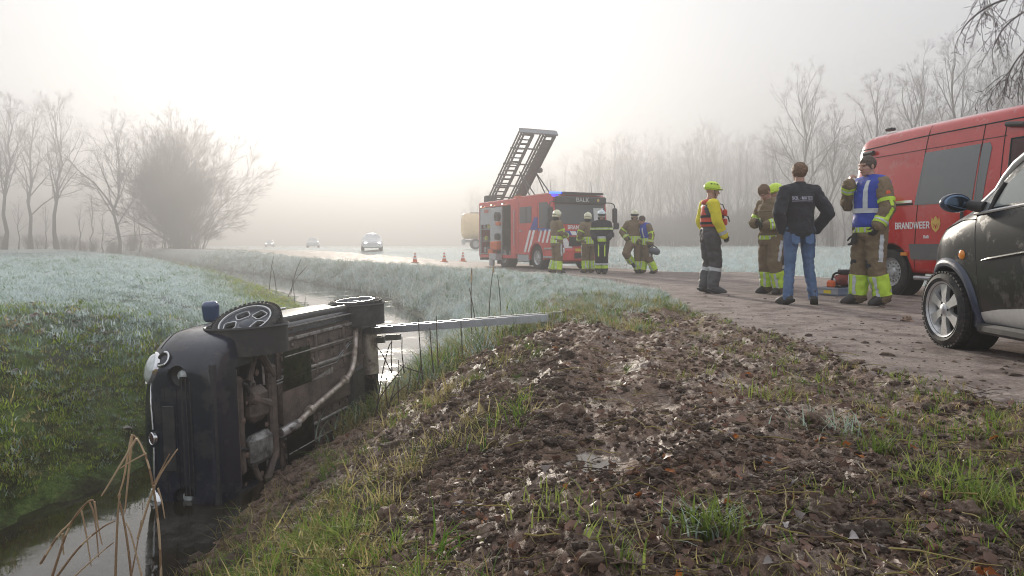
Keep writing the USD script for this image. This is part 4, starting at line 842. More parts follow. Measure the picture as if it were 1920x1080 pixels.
def build_truck():
    f = V(0.438, -0.899, 0); f /= np.linalg.norm(f); l = V(-f[1], f[0], 0)
    T = frame_thing('fire_engine', 'red fire engine with its ladder rack raised and open side lockers, standing on the road', 'fire engine', np.column_stack([f, l, V(0, 0, 1)]), V(2.83, 30.55, -0.245))
    B = lambda c, d, bev=0.0, R=None: MB().box(c, d, R=R, bev=bev).arr()
    # crew cab
    prof = [(-3.50, 0.62), (-2.22, 0.62), (-2.1, 0.95), (-1.95, 1.06), (-1.15, 1.06), (-0.98, 0.95), (-0.86, 0.46), (-0.02, 0.46), (0.02, 0.60), (0.02, 1.55), (-0.14, 2.98), (-0.34, 3.10), (-3.50, 3.14)]
    MY = M4((1, 0, 0), (0, 0, 1), (0, -1, 0), (0, 1.25, 0))
    cab = man(trimesh.Trimesh(*MB().prism(prof, 0, 2.5, MY).arr()))
    cab -= cyl(0.60, 3.0, (-1.54, 0, 0.5), 1, 40)
    part(T, 'cab', arrm(cab), m_truckred, 30)
    part(T, 'roof_dome', B((-1.9, 0, 3.15), (3.0, 2.1, 0.10), 0.04), mat('frosted_red', (0.55, 0.22, 0.18), 0.6))
    ys_ = -1.25
    def side(nm, outline, m, off=0.012, lab=None, y=None):
        M = M4((1, 0, 0), (0, 0, 1), (0, -1, 0), (0, (y if y is not None else ys_) + 0.01, 0))
        return part(T, nm, MB().prism(outline, 0, 0.01 + off, M).arr(), m, label=lab)
    side('rear_cab_window', [(-3.12, 1.98), (-2.0, 1.98), (-2.0, 2.68), (-3.12, 2.68)], m_truckglass)
    side('cab_door_window', [(-1.30, 1.78), (-0.36, 1.70), (-0.42, 2.62), (-0.62, 2.80), (-1.30, 2.80)], m_truckglass)
    side('window_bar', [(-2.52, 1.98), (-2.46, 1.98), (-2.46, 2.68), (-2.52, 2.68)], m_black, 0.02)
    for x in (-1.44, -3.25): side('door_gap', [(x, 0.7), (x + 0.02, 0.7), (x + 0.02, 2.95), (x, 2.95)], m_dark, 0.003)
    for x, sgn in ((-1.25, 1), (-3.1, 1)): side('door_handle', [(x, 1.62), (x + 0.2, 1.62), (x + 0.2, 1.68), (x, 1.68)], m_steel, 0.03)
    for k in range(5):                              # slanting stripes
        x0 = -2.72 + 0.36 * k
        if k >= 2: side('white_stripe', [(x0 + 0.28 * 1.2 * 0.0 + (0.55 if k > 1 else 0), 1.12), (x0 + 0.16 + 0.55, 1.12), (x0 + 0.16 + 0.82, 1.66), (x0 + 0.82, 1.66)], m_white, 0.004)
        else: side('white_stripe', [(x0, 0.72), (x0 + 0.20, 0.72), (x0 + 0.70, 1.66), (x0 + 0.50, 1.66)], m_white, 0.004)
    side('blue_stripe', [(-2.15, 1.665), (-1.46, 1.665), (-1.46, 2.2), (-1.75, 2.2)], m_sblue, 0.003)
    side('blue_stripe', [(-1.40, 1.60), (-0.30, 1.60), (-0.16, 1.72), (-1.40, 1.74)], m_sblue, 0.003)
    side('cab_step', [(-0.86, 0.50), (-0.05, 0.50), (-0.05, 0.58), (-0.86, 0.58)], m_steel, 0.05)
    side('upper_cab_step', [(-0.84, 0.86), (-0.05, 0.86), (-0.05, 0.92), (-0.84, 0.92)], m_steel, 0.03)
    # front face
    def front(nm, y0, y1, z0, z1, m, off=0.012, parent=None, lab=None, bev=0.0):
        zm = (z0 + z1) / 2; x = 0.02 if zm < 1.55 else 0.02 - 0.16 * (zm - 1.55) / 1.43
        R = roty(-math.atan(0.16 / 1.43)) if zm > 1.55 else None
        return part(parent or T, nm, MB().box((x + off / 2, (y0 + y1) / 2, zm), (off + 0.01, y1 - y0, z1 - z0), R=R, bev=bev).arr(), m, label=lab)
    ws = front('windscreen', -1.17, 1.17, 1.88, 2.70, m_truckglass, 0.02)
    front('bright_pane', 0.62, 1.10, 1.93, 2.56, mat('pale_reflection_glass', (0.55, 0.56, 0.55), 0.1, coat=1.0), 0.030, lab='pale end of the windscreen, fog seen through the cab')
    sv = part(T, 'sun_visor', B((-0.02, 0, 2.86), (0.16, 2.42, 0.30), 0.05), m_black)
    MF = lambda y, z, x: M4((0, 1, 0), (0, 0, 1), (1, 0, 0), (x, y, z))
    m_greyprint = mat('grey_print', (0.45, 0.45, 0.43), 0.5)
    text_part(sv, 'lettering', 'BALK', 0.17, MF(-0.27, 2.79, 0.062), m_greyprint, True, 0.60)
    emblem(sv, MF(0.78, 2.80, 0.062), 0.12)
    text_part(T, 'lettering', 'BRANDWEER', 0.155, MF(-0.65, 1.675, 0.03), m_white, True, 1.22)
    front('blue_band', -1.20, 1.20, 1.42, 1.60, m_sblue, 0.006)
    for k in range(4):
        y0 = -1.0 + 0.55 * k
        M = MF(0, 0, 0.018); part(T, 'white_chevron', MB().prism([(y0, 1.43), (y0 + 0.26, 1.43), (y0 + 0.16, 1.59), (y0 - 0.10, 1.59)], 0, 0.016, M).arr(), m_white)
    part(T, 'blue_wedge', MB().prism([(-1.2, 1.40), (-0.92, 1.40), (-0.70, 0.98), (-0.70, 0.86), (-1.2, 1.2)], 0, 0.008, MF(0, 0, 0.018)).arr(), m_sblue)
    for sy in (-1, 1): part(T, 'white_chevron', MB().prism([(sy * 0.95, 1.36), (sy * 0.75, 1.36), (sy * 0.42, 0.90), (sy * 0.80, 0.90)][::sy], 0, 0.014, MF(0, 0, 0.018)).arr(), m_white)
    gr = front('grille', -0.60, 0.60, 0.98, 1.36, m_black, 0.03)
    for k in range(4): front('grille_bar', -0.57, 0.57, 1.02 + 0.085 * k, 1.045 + 0.085 * k, m_dark, 0.05, gr)
    bp = part(T, 'front_bumper', B((0.06, 0, 0.62), (0.30, 2.46, 0.52), 0.07), m_truckred)
    part(bp, 'bumper_intake', B((0.215, 0, 0.60), (0.02, 0.9, 0.22), 0.0), m_black)
    part(bp, 'number_plate', B((0.222, -0.15, 0.83), (0.012, 0.52, 0.11), 0.0), mat('yellow_plate', (0.65, 0.45, 0.03), 0.5))
    for sy in (-1, 1): part(bp, 'headlight', B((0.19, sy * 1.03, 0.80), (0.10, 0.30, 0.24), 0.05), m_warmon if sy > 0 else m_lamp, label='lit headlamp' if sy > 0 else None)
    part(T, 'front_apron', B((0.0, 0, 0.33), (0.16, 2.2, 0.12), 0.03), m_black)
    for sy in (1, -1):                               # tall mirrors on arms
        mb = part(T, 'mirror_arm', MB().tube(chaikin(np.array([(0.0, sy * 1.2, 2.78), (0.10, sy * 1.5, 2.76), (0.14, sy * 1.56, 2.6), (0.14, sy * 1.56, 1.70), (0.08, sy * 1.3, 1.56), (0.0, sy * 1.22, 1.56)]), 2), 0.022, 8).arr(), m_black, 40)
        part(mb, 'wing_mirror', B((0.16, sy * 1.53, 2.25), (0.12, 0.24, 0.62), 0.05), m_black)
        part(mb, 'wide_mirror', B((0.17, sy * 1.60, 1.82), (0.12, 0.28, 0.28), 0.05), m_black)
        part(mb, 'kerb_mirror', B((0.16, sy * 1.42, 1.45), (0.12, 0.16, 0.22), 0.04), m_black)
    lb = part(T, 'light_bar', B((-0.22, 0.18, 3.15), (0.26, 1.95, 0.09), 0.02), m_black)
    for k in range(4): part(lb, 'blue_beacon', B((-0.22, -0.92 - 0.115 * k + 0.0, 3.152), (0.27, 0.085, 0.085), 0.02), m_blueon, label='lit blue beacon')
    for y in (-1.18, 0.75): part(T, 'aerial', MB().tube([(-0.4, y, 3.12), (-0.46, y, 3.7)], [0.012, 0.005], 6).arr(), m_dark)
    # body with lockers
    part(T, 'body_floor', B((-5.55, 0, 0.50), (4.12, 2.44, 0.14)), m_truckred)
    part(T, 'body_roof', B((-5.55, 0, 2.97), (4.14, 2.5, 0.28), 0.03), m_truckred)
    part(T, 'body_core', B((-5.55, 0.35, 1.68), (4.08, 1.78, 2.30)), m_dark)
    part(T, 'rear_panel', B((-7.60, 0, 1.68), (0.06, 2.48, 2.32)), m_truckred)
    for x, w_ in ((-7.50, 0.12), (-6.28, 0.06), (-5.0, 0.05)): part(T, 'locker_post', B((x, -1.21, 1.68), (w_, 0.07, 2.30)), m_steel)
    part(T, 'cab_bulkhead', B((-3.78, -0.6, 1.70), (0.52, 1.30, 2.36), 0.02), m_truckred)
    part(T, 'roller_shutter', B((-6.87, -1.22, 2.42), (1.12, 0.03, 0.80)), m_shutter)
    sh = part(T, 'swing_panel', B((-5.62, -1.235, 1.92), (1.20, 0.04, 1.75)), m_shutter)
    part(T, 'shutter_print', B((-6.75, -1.24, 2.66), (0.5, 0.012, 0.16)), mat('faded_red_print', (0.5, 0.15, 0.12), 0.5))
    for z in (0.62, 1.22, 1.80): part(T, 'locker_shelf', B((-6.87, -0.9, z), (1.14, 0.62, 0.03)), m_steel)
    rng = random.Random(5)
    def gear(nm, c, d, m, b=0.03, label=None): return part(T, nm, B(c, d, b), m, label=label)
    for z in (0.65, 1.25, 1.83):
        for k in range(4):
            h = rng.uniform(0.18, 0.36); gear('stowed_tool', (-7.28 + 0.26 * k + rng.uniform(-0.02, 0.02), -1.02 + rng.uniform(-0.05, 0.05), z + h / 2), (0.20, 0.24, h), rng.choice([m_dark, m_black, m_yel, m_clad, m_yel, m_steel]))
    # tools on the swung-out board and below
    hr = part(T, 'hose_reel', MB().lathe([(0.07, -0.08), (0.22, -0.08), (0.22, -0.06), (0.10, -0.05), (0.10, 0.05), (0.22, 0.06), (0.22, 0.08), (0.07, 0.08)], 1, 24, c=(-5.30, -1.33, 2.35)).arr(), m_black, 40)
    gear('tool_box', (-5.1, -1.34, 2.02), (0.40, 0.20, 0.18), m_orange); gear('power_unit', (-5.35, -1.38, 1.00), (0.75, 0.30, 0.42), m_orange, 0.06); gear('red_crate', (-5.75, -1.36, 0.72), (0.55, 0.28, 0.24), m_orange)
    gear('grey_crate', (-5.35, -1.40, 0.48), (0.75, 0.34, 0.30), m_shutter, 0.02); gear('power_cutter', (-5.25, -1.36, 1.42), (0.30, 0.18, 0.30), m_black, 0.05); gear('drop_step', (-5.95, -1.30, 0.30), (0.42, 0.12, 0.50), m_shutter)
    for k in range(3): gear('breathing_set', (-4.75 + 0.24 * k, -1.10, 1.8 - 0.28 * k), (0.18, 0.2, 0.55), m_dark, 0.06)
    part(T, 'grab_rail', MB().tube([(-4.86, -1.31, 0.75), (-4.86, -1.31, 2.5)], 0.02, 8).arr(), m_shutter, 40)
    part(T, 'grab_rail', MB().tube([(-3.60, -1.30, 1.0), (-3.60, -1.30, 2.6)], 0.02, 8).arr(), m_steel, 40)
    for x in (-7.2, -6.0, -4.75):
        w = part(T, 'work_lamp', B((x, -1.29, 2.92), (0.20, 0.08, 0.07), 0.02), m_steel); part(w, 'lamp_lens', B((x, -1.335, 2.905), (0.15, 0.012, 0.05)), m_warmon)
    part(T, 'roof_box', B((-7.35, -0.75, 3.28), (0.40, 0.55, 0.36), 0.04), m_black)
    part(T, 'roof_light_orange', B((-4.4, -0.7, 3.20), (0.5, 0.25, 0.16), 0.04), m_orange)
    # chassis and wheels
    part(T, 'chassis', B((-3.7, 0, 0.62), (6.8, 0.9, 0.26)), m_dark)
    part(T, 'side_tank', B((-2.85, -0.98, 0.47), (1.15, 0.5, 0.36), 0.04), m_shutter); part(T, 'side_skirt', B((-3.5, -1.16, 0.66), (1.6, 0.12, 0.20), 0.02), m_clad)
    part(T, 'rear_bumper', B((-7.55, 0, 0.36), (0.14, 2.4, 0.12), 0.02), m_black)
    for sy in (-1, 1):
        wheel(T, (-1.54, sy * 1.06, 0.50), 0.50, 0.31, 0.30, 'truck', side=sy); wheel(T, (-4.85, sy * 0.95, 0.50), 0.50, 0.31, 0.50, 'truck', side=sy)
        part(T, 'mudguard', MB().grid(np.array([[V(-1.54 + r * math.cos(t), sy * y, 0.5 + r * math.sin(t)) for (r, y) in ((0.60, 0.7), (0.60, 1.26), (0.68, 1.27), (0.70, 1.255))] for t in np.linspace(-0.15, PI + 0.15, 22)]), flip=sy > 0).arr(), m_truckred, 40)
    for x in (-2.22, -5.5): part(T, 'mud_flap', B((x, -1.02, 0.36), (0.03, 0.42, 0.42)), m_dark)
    # raised ladders: two ladders side by side on a pivoting rack
    base, top = V(-7.25, 0, 3.22), V(-3.70, 0, 6.16); d = top - base; L = np.linalg.norm(d); d /= L; nrm = np.cross(V(0, 1, 0), d)
    def stile(y, off, w_=0.05, h=0.11, t0=0, t1=1): 
        c = base + d * L * (t0 + t1) / 2 + nrm * off + V(0, y, 0); return MB().box(c, (L * (t1 - t0), w_, h), R=np.column_stack([d, V(0, 1, 0), nrm])).arr()
    rk = part(T, 'ladder_rack', stile(-0.90, -0.09, 0.06, 0.06), m_ladder)
    for y in (-0.20, 0.22, 0.92): part(rk, 'rack_rail', stile(y, -0.09, 0.06, 0.06), m_ladder)
    for t in (0.02, 0.20, 0.36, 0.52, 0.74, 0.995): part(rk, 'rack_crossbar', MB().box(base + d * L * t - nrm * 0.15, (0.06, 1.86, 0.05), R=np.column_stack([d, V(0, 1, 0), nrm])).arr(), m_ladder)
    part(rk, 'rack_head', MB().box(top + nrm * 0.02, (0.09, 1.92, 0.24), R=np.column_stack([d, V(0, 1, 0), nrm])).arr(), mat('rack_grey', (0.26, 0.27, 0.29), 0.5, 0.3, var=0.1))
    for y0, y1, nm in ((-0.86, -0.24, 'open'), (0.26, 0.88, 'closed')):
        ld = part(T, 'ladder', stile(y0, 0.06), m_ladder, label='extension ladder on the raised rack, rungs showing' if nm == 'open' else 'second extension ladder on the rack, nested sections')
        part(ld, 'ladder_stile', stile(y1, 0.06), m_ladder)
        part(ld, 'ladder_stile', stile(y0 + 0.07, 0.18), m_ladder); part(ld, 'ladder_stile', stile(y1 - 0.07, 0.18), m_ladder)
        for k in range(16):
            c = base + d * L * (0.03 + k * 0.062) + V(0, (y0 + y1) / 2, 0)
            part(ld, 'rung', MB().box(c + nrm * 0.06, (0.05, y1 - y0, 0.045), R=np.column_stack([d, V(0, 1, 0), nrm])).arr(), m_ladder)
            if nm == 'closed' or k % 2: part(ld, 'rung', MB().box(c + d * 0.14 + nrm * 0.17, (0.05, y1 - y0 - 0.14, 0.045), R=np.column_stack([d, V(0, 1, 0), nrm])).arr(), m_ladder)
        if nm == 'closed':
            part(ld, 'ladder_web', stile((y0 + y1) / 2, 0.13, 0.5, 0.05, 0.0, 0.9), m_ladder)
    for y in (0.10, 0.98):
        part(rk, 'rack_strut', MB().tube([V(-4.0, y, 3.14), base + d * L * 0.42 - nrm * 0.12 + V(0, y, 0)], 0.03, 8).arr(), m_ladder, 40)
        part(rk, 'rack_strut', MB().tube([V(-4.6, y, 3.14), base + d * L * 0.42 - nrm * 0.12 + V(0, y, 0)], 0.03, 8).arr(), m_ladder, 40)
    part(rk, 'lamp_head', B((-5.45, 1.0, 4.62), (0.30, 0.22, 0.24), 0.06), m_ladder)
    return T
build_truck()
# ---------------------------------------------------------------- ground cover: clods, leaves, grass, reeds
R_ = np.random.default_rng(11)
def leafy(name, a, b, trans=0.48, rnd=0.25, rough=0.7, axis_scale=1.0):
    """blades and leaves: colours a..b vary from piece to piece, some light passes through"""
    n = {'oi': ('object_info', {}), 'g': ('geometry', {}), 'nz': ('noise_texture', {'scale': 7.0, 'detail': 3.0}), 'ad': ('math', {'math_type': 'multiply_add', 'value2': 0.9}), 'ri': ('math', {'math_type': 'multiply_add', 'value2': 0.6}), 'fr': ('math', {'math_type': 'fraction'}),
         'r': ('rgb_ramp', {'ramp': [(0.0, np.array(a)), (1.0, np.array(b))]}), 'd': ('principled_bsdf', {'roughness': rough, 'specular_ior_level': 0.25}), 't': ('translucent_bsdf', {}), 'm': ('mix_closure', {'fac': trans})}
    L = [('oi.random', 'ad.value1'), ('g.position', 'nz.vector'), ('g.random_per_island', 'ri.value1'), ('nz.fac', 'ri.value3'), ('ri.value', 'ad.value3'), ('ad.value', 'fr.value1'), ('fr.value', 'r.fac'), ('r.color', 'd.base_color'), ('r.color', 't.color'), ('d.BSDF', 'm.closure1'), ('t.BSDF', 'm.closure2')]
    return usdkit.material(stage, '/World/Looks/' + name, n, L, surface='m.closure')
g_green = leafy('grass_green', (0.07, 0.14, 0.02), (0.20, 0.30, 0.05))
g_lime = leafy('grass_lime', (0.10, 0.155, 0.03), (0.26, 0.32, 0.085))
g_meadow = leafy('grass_meadow', (0.19, 0.29, 0.035), (0.44, 0.54, 0.11))
g_straw = leafy('grass_straw', (0.20, 0.17, 0.055), (0.52, 0.45, 0.22))
g_frost = leafy('grass_frosted', (0.48, 0.58, 0.58), (0.74, 0.82, 0.83), 0.25)
g_half = leafy('grass_half_frosted', (0.18, 0.27, 0.15), (0.46, 0.54, 0.50), 0.3)
g_fstraw = leafy('straw_frosted', (0.40, 0.40, 0.34), (0.70, 0.71, 0.67), 0.25)
g_leaf = leafy('dead_leaf', (0.09, 0.055, 0.042), (0.26, 0.16, 0.125), 0.15, rough=0.5)
g_leafo = leafy('orange_leaf', (0.22, 0.06, 0.012), (0.38, 0.14, 0.03), 0.25)
g_leafp = leafy('pale_leaf', (0.22, 0.19, 0.18), (0.48, 0.44, 0.43), 0.1)
g_twig = leafy('twig_bark', (0.035, 0.024, 0.018), (0.14, 0.10, 0.075), 0.0)
g_clod = mat('mud_clod', (0.185, 0.12, 0.085), 0.72, var=0.5, scale=26, bump=0.012, bscale=70, rnd=0.45, spec=0.5)

def blades(n, h, spread, lean, w, seed, seg=3):
    r = np.random.default_rng(seed); mb = MB()
    for k in range(n):
        a = r.uniform(0, 2 * PI); d = V(math.cos(a), math.sin(a), 0); base = V(*(r.normal(0, spread, 2)), -0.01); hh = h * r.uniform(0.5, 1.15); ln = lean * r.uniform(0.2, 1.3); s_ = V(-d[1], d[0], 0) * w * r.uniform(0.7, 1.2); tw = r.uniform(-0.4, 0.4)
        s_ = s_ + d * w * tw
        t = np.linspace(0, 1, seg + 1)
        c = base + np.outer(t, [0, 0, hh]) * (1 - 0.35 * np.outer(t, [0, 0, 1]) * min(ln, 1.2)) + np.outer(t ** 2, d) * hh * ln
        wd = (1 - t ** 1.5)[:, None]
        v = np.empty((2 * seg + 1, 3)); v[0:2 * seg:2] = c[:-1] - s_ * wd[:-1]; v[1:2 * seg:2] = c[:-1] + s_ * wd[:-1]; v[-1] = c[-1]
        f = []
        for q in range(seg - 1): f += [[2 * q, 2 * q + 1, 2 * q + 3], [2 * q, 2 * q + 3, 2 * q + 2]]
        f.append([2 * seg - 2, 2 * seg - 1, 2 * seg]); mb.add(v, f)
    return mb.arr()
def leaf(seed, curl=0.5):
    r = np.random.default_rng(seed); n = 6
    t = np.linspace(0, 1, n); w = 0.36 * np.sin(PI * t ** 0.8) * (1 + 0.3 * np.sin(t * 17 + seed))
    P_ = np.stack([np.column_stack([t - 0.5, s * w, curl * 0.5 * (s * s) * w + 0.25 * curl * np.sin(t * PI * 1.4 + seed) + 0.03]) for s in (-1, -0.5, 0, 0.5, 1)], 1)
    return MB().grid(P_).arr()
def twig(seed, n=5):
    r = np.random.default_rng(seed); p = np.cumsum(np.vstack([[0, 0, 0], np.column_stack([np.full(n, 0.2), r.normal(0, 0.06, n), r.normal(0, 0.03, n)])]), 0) - [0.5, 0, -0.02]
    return MB().tube(p, np.linspace(0.016, 0.006, n + 1), 4, False).arr()
def scatter(n, y0, y1, keep, sx=(-0.75, 0.75), pw=1.0, oversample=3):
    """log-spaced in depth, so that the cover thins out with distance; keep(x, y, z, masks) picks where it grows"""
    u = R_.uniform(0, 1, n * oversample); y = y0 * (y1 / y0) ** (u ** pw); x = R_.uniform(sx[0], sx[1], n * oversample) * (y + 0.6)
    z, road, mudf, roadf, dd, rd = land(np.column_stack([x, y]))
    ok = keep(x, y, z, mudf, roadf, dd, rd)
    i = np.nonzero(ok)[0][:n]
    return np.column_stack([x, y, z])[i]
def nz(x, y, s, seed): return meshkit.fbm(np.stack([x * s, y * s, x * 0], -1), 3, seed)
def tilt(n, a): return R_.normal(0, a, (n, 2))
yaws = lambda n: R_.uniform(0, 2 * PI, n)
def dry(x, y, keep=0.08): return np.all([((x - a) / b) ** 2 + ((y - c) / d) ** 2 > 0.9 for a, c, b, d, _ in PUDDLES], 0) | (R_.random(len(x)) < keep)
bank_ok = lambda z: z > -1.17

# clods and crumbs of mud
p = scatter(22000, 1.5, 13, lambda x, y, z, m, r, dd, rd: (m > 0.5) & bank_ok(z) & dry(x, y) & (R_.random(len(x)) < 0.25 + 1.5 * (nz(x, y, 1.3, 5) - 0.35)))
s = np.clip(R_.lognormal(-4.95, 0.62, len(p)), 0.0035, 0.06) * (0.75 + 0.045 * p[:, 1])
instancer('mud_clods', [(rock(k, 3, 0.75, 0.7), g_clod, True) for k in range(6)], p + [0, 0, 0.004], yaws(len(p)), s, label='loose lumps of dark churned mud strewn over the bank', cat='mud clods')
p = scatter(1500, 3.2, 14, lambda x, y, z, m, r, dd, rd: (r > 0.5) & (R_.random(len(x)) < np.where(rd < 0, np.exp(-np.abs(rd + 2.6) * 1.0) + 0.07, 0.05)))
s = np.clip(R_.lognormal(-4.9, 0.7, len(p)), 0.003, 0.05)
instancer('road_crumbs', [(rock(k + 20, 2, 0.6, 0.5), g_clod, 50) for k in range(4)], p, yaws(len(p)), s, label='crumbs of mud dropped along the road edge', cat='mud crumbs')
p = scatter(4200, 3.0, 11, lambda x, y, z, m, r, dd, rd: (dd > 0.5) & (dd < 3.2) & bank_ok(z), (-0.75, 0.1), oversample=8)
s = np.clip(R_.lognormal(-4.5, 0.7, len(p)), 0.005, 0.06)
instancer('bank_clods', [(rock(k + 40, 3, 0.9, 0.7), g_clod, 70) for k in range(5)], p, yaws(len(p)), s, label='lumps of mud that slid down the ditch side by the car', cat='mud clods')
p = scatter(420, 3.0, 11, lambda x, y, z, m, r, dd, rd: (dd > 0.55) & (dd < 3.0) & bank_ok(z) & (R_.random(len(x)) < 2.2 * np.clip(nz(x, y, 1.6, 75) - 0.42, 0, 1)), (-0.75, 0.1), oversample=20)
instancer('slope_grass', [(blades(14, 0.13, 0.035, 1.3, 0.003, k + 150), (g_straw, g_straw, g_green, g_twig)[k], True) for k in range(4)], p, yaws(len(p)), R_.uniform(0.6, 1.3, len(p)), None, tilt(len(p), 0.35), label='torn straw and grass on the muddy ditch side by the car', cat='grass')
# leaves
p = scatter(3600, 1.5, 12, lambda x, y, z, m, r, dd, rd: (m > 0.35) & bank_ok(z) & dry(x, y, 0.15) & (R_.random(len(x)) < 0.2 + 1.4 * (nz(x, y, 0.9, 15) - 0.35)))
w_ = R_.random(len(p)); idx = np.where(w_ < 0.92, R_.integers(0, 4, len(p)), np.where(w_ < 0.965, 4 + R_.integers(0, 2, len(p)), 6 + R_.integers(0, 2, len(p))))
instancer('dead_leaves', [(leaf(k, 0.3 + 0.25 * (k % 4)), (g_leaf if k < 4 else g_leafo if k < 6 else g_leafp), True) for k in range(8)], p + [0, 0, 0.008], yaws(len(p)), R_.uniform(0.018, 0.05, len(p)), idx, tilt(len(p), 0.45), label='small dead leaves trodden into the mud', cat='dead leaves')
p = scatter(2200, 1.6, 11, lambda x, y, z, m, r, dd, rd: (m > 0.3) & bank_ok(z))
instancer('loose_twigs', [(twig(k), g_twig, False) for k in range(5)] + [(twig(k + 9, 7), g_straw, False) for k in range(3)], p + [0, 0, 0.012], yaws(len(p)), R_.uniform(0.05, 0.20, len(p)), None, tilt(len(p), 0.12), label='bits of root, twig and straw lying on the mud', cat='twigs')
# sparse grass that survived on the mud, denser to the right and along the ditch edge
def mud_grass(x, y, z, m, r, dd, rd):
    k = np.clip(3.6 * (nz(x, y, 1.1, 25) - 0.56), 0, 1) * (0.12 + 0.9 * sstep(0.5, 2.0, x / np.maximum(y * 0.4, 0.6)) + 0.8 * sstep(6.5, 9, y)) + 0.35 * np.exp(-((rd + 3.2) / 0.5) ** 2)
    return (m > 0.25) & (r < 0.4) & bank_ok(z) & (R_.random(len(x)) < k)
p = scatter(1500, 1.5, 12, mud_grass, oversample=24)
instancer('mud_grass', [(blades(9, 0.075, 0.025, 0.8, 0.0028, k), (g_green, g_lime, g_straw)[k % 3], True) for k in range(6)], p, yaws(len(p)), R_.uniform(0.6, 1.3, len(p)) * (0.7 + 0.03 * p[:, 1]), None, tilt(len(p), 0.25), label='thin green grass left standing in the mud', cat='grass')
# the yellow-green sward at the near ditch edge
def near_edge(x, y, z, m, r, dd, rd):
    k = sstep(-0.42, -0.85, x - 0.30 * (3.2 - y)) * (1 - sstep(3.6, 4.8, y)) * (0.35 + 1.2 * (nz(x, y, 1.8, 35) - 0.3))
    return (dd > 0.6) & (z > -1.16) & (y < 5.2) & (R_.random(len(x)) < k)
p = scatter(2600, 1.45, 5.0, near_edge, (-0.95, 0.12), oversample=8)
instancer('bank_grass', [(blades(13, 0.11, 0.03, 1.1, 0.0032, k + 40), (g_straw, g_lime, g_straw, g_green)[k % 4], True) for k in range(8)], p, yaws(len(p)), R_.uniform(0.6, 1.35, len(p)), None, tilt(len(p), 0.3), label='yellowed grass on the near edge of the ditch', cat='grass')
# meadow: green near the ditch, frosted further away
def meadow(x, y, z, m, r, dd, rd): return (dd < -0.7) & (z > -1.12) & (R_.random(len(x)) < 0.25 + 1.3 * (nz(x, y, 0.8, 45) - 0.25))
p = scatter(30000, 3.2, 60, meadow, (-0.95, 0.05), 0.9)
fr = sstep(6.2, 11, p[:, 1] + 3 * (nz(p[:, 0], p[:, 1], 0.5, 46) - 0.5)) * sstep(-0.8, -0.15, p[:, 2]) * 1.02
q = R_.random(len(p)); idx = np.where(q < fr - 0.25, 6 + R_.integers(0, 2, len(p)), np.where(q < fr + 0.2, 4 + R_.integers(0, 2, len(p)), R_.integers(0, 4, len(p))))
instancer('meadow_grass', [(blades(24, 0.048, 0.05, 0.9, 0.0036, k + 60), (g_meadow, g_meadow, g_lime, g_straw, g_half, g_half, g_frost, g_frost)[k], True) for k in range(8)], p, yaws(len(p)), R_.uniform(0.7, 1.4, len(p)) * (0.55 + 0.9 * nz(p[:, 0], p[:, 1], 0.7, 47)) * (1 + 0.045 * np.minimum(p[:, 1], 40)) * (0.55 + 0.45 * sstep(-1.1, -0.6, p[:, 2])), idx, tilt(len(p), 0.25), label='meadow grass, green by the ditch and white with frost beyond', cat='grass')
# pale scraps of ice and leaves on the meadow bank
p = scatter(700, 4.5, 9, lambda x, y, z, m, r, dd, rd: (dd < -1.0) & (nz(x, y, 1.1, 55) > 0.52), (-0.8, -0.2))
instancer('pale_scraps', [(leaf(30 + k, 0.35), g_leafp if k else g_leaf, True) for k in range(3)], p + [0, 0, 0.03], yaws(len(p)), R_.uniform(0.03, 0.10, len(p)), None, tilt(len(p), 0.3), label='pale frosted leaves lying in the meadow grass', cat='dead leaves')
# long frosted grass on the far bank and verge
def verge(x, y, z, m, r, dd, rd): return (dd > 0.8) & (rd < 0) & (r < 0.15) & (m < 0.93) & (z > -1.15) & (R_.random(len(x)) < (1 - 0.85 * m) * (0.45 + 1.0 * (nz(x, y, 0.9, 65) - 0.3)))
p = scatter(22000, 6.5, 75, verge, (-0.6, 0.28), oversample=5)
fr = sstep(7.5, 12.5, p[:, 1] + 4 * (nz(p[:, 0], p[:, 1], 0.8, 66) - 0.5)); q = R_.random(len(p))
idx = np.where(q < fr, R_.integers(0, 4, len(p)), 4 + R_.integers(0, 4, len(p)))
onbank = sstep(-0.05, -0.4, p[:, 2])
instancer('verge_grass', [(blades(15, 0.15, 0.05, 1.15, 0.0042, k + 90), (g_frost, g_fstraw, g_frost, g_half, g_straw, g_half, g_straw, g_green)[k], True) for k in range(8)], p, yaws(len(p)), R_.uniform(0.6, 1.25, len(p)) * (0.55 + 0.9 * onbank) * (1 + 0.025 * p[:, 1]), idx, tilt(len(p), 0.25), label='long grass white with frost on the ditch bank and verge', cat='grass')
def bermk(x, y, z, m, r, dd, rd): return (rd > 0) & (r < 0.1) & (R_.random(len(x)) < 0.9)
p = scatter(11000, 8, 90, bermk, (0.0, 0.85), oversample=5)
instancer('berm_grass', [(blades(15, 0.12, 0.06, 1.0, 0.005, k + 120), (g_frost, g_frost, g_fstraw, g_frost)[k], True) for k in range(4)], p, yaws(len(p)), R_.uniform(0.7, 1.5, len(p)) * (1 + 0.02 * p[:, 1]), None, tilt(len(p), 0.25), label='frost-white grass on the far side of the road', cat='grass')

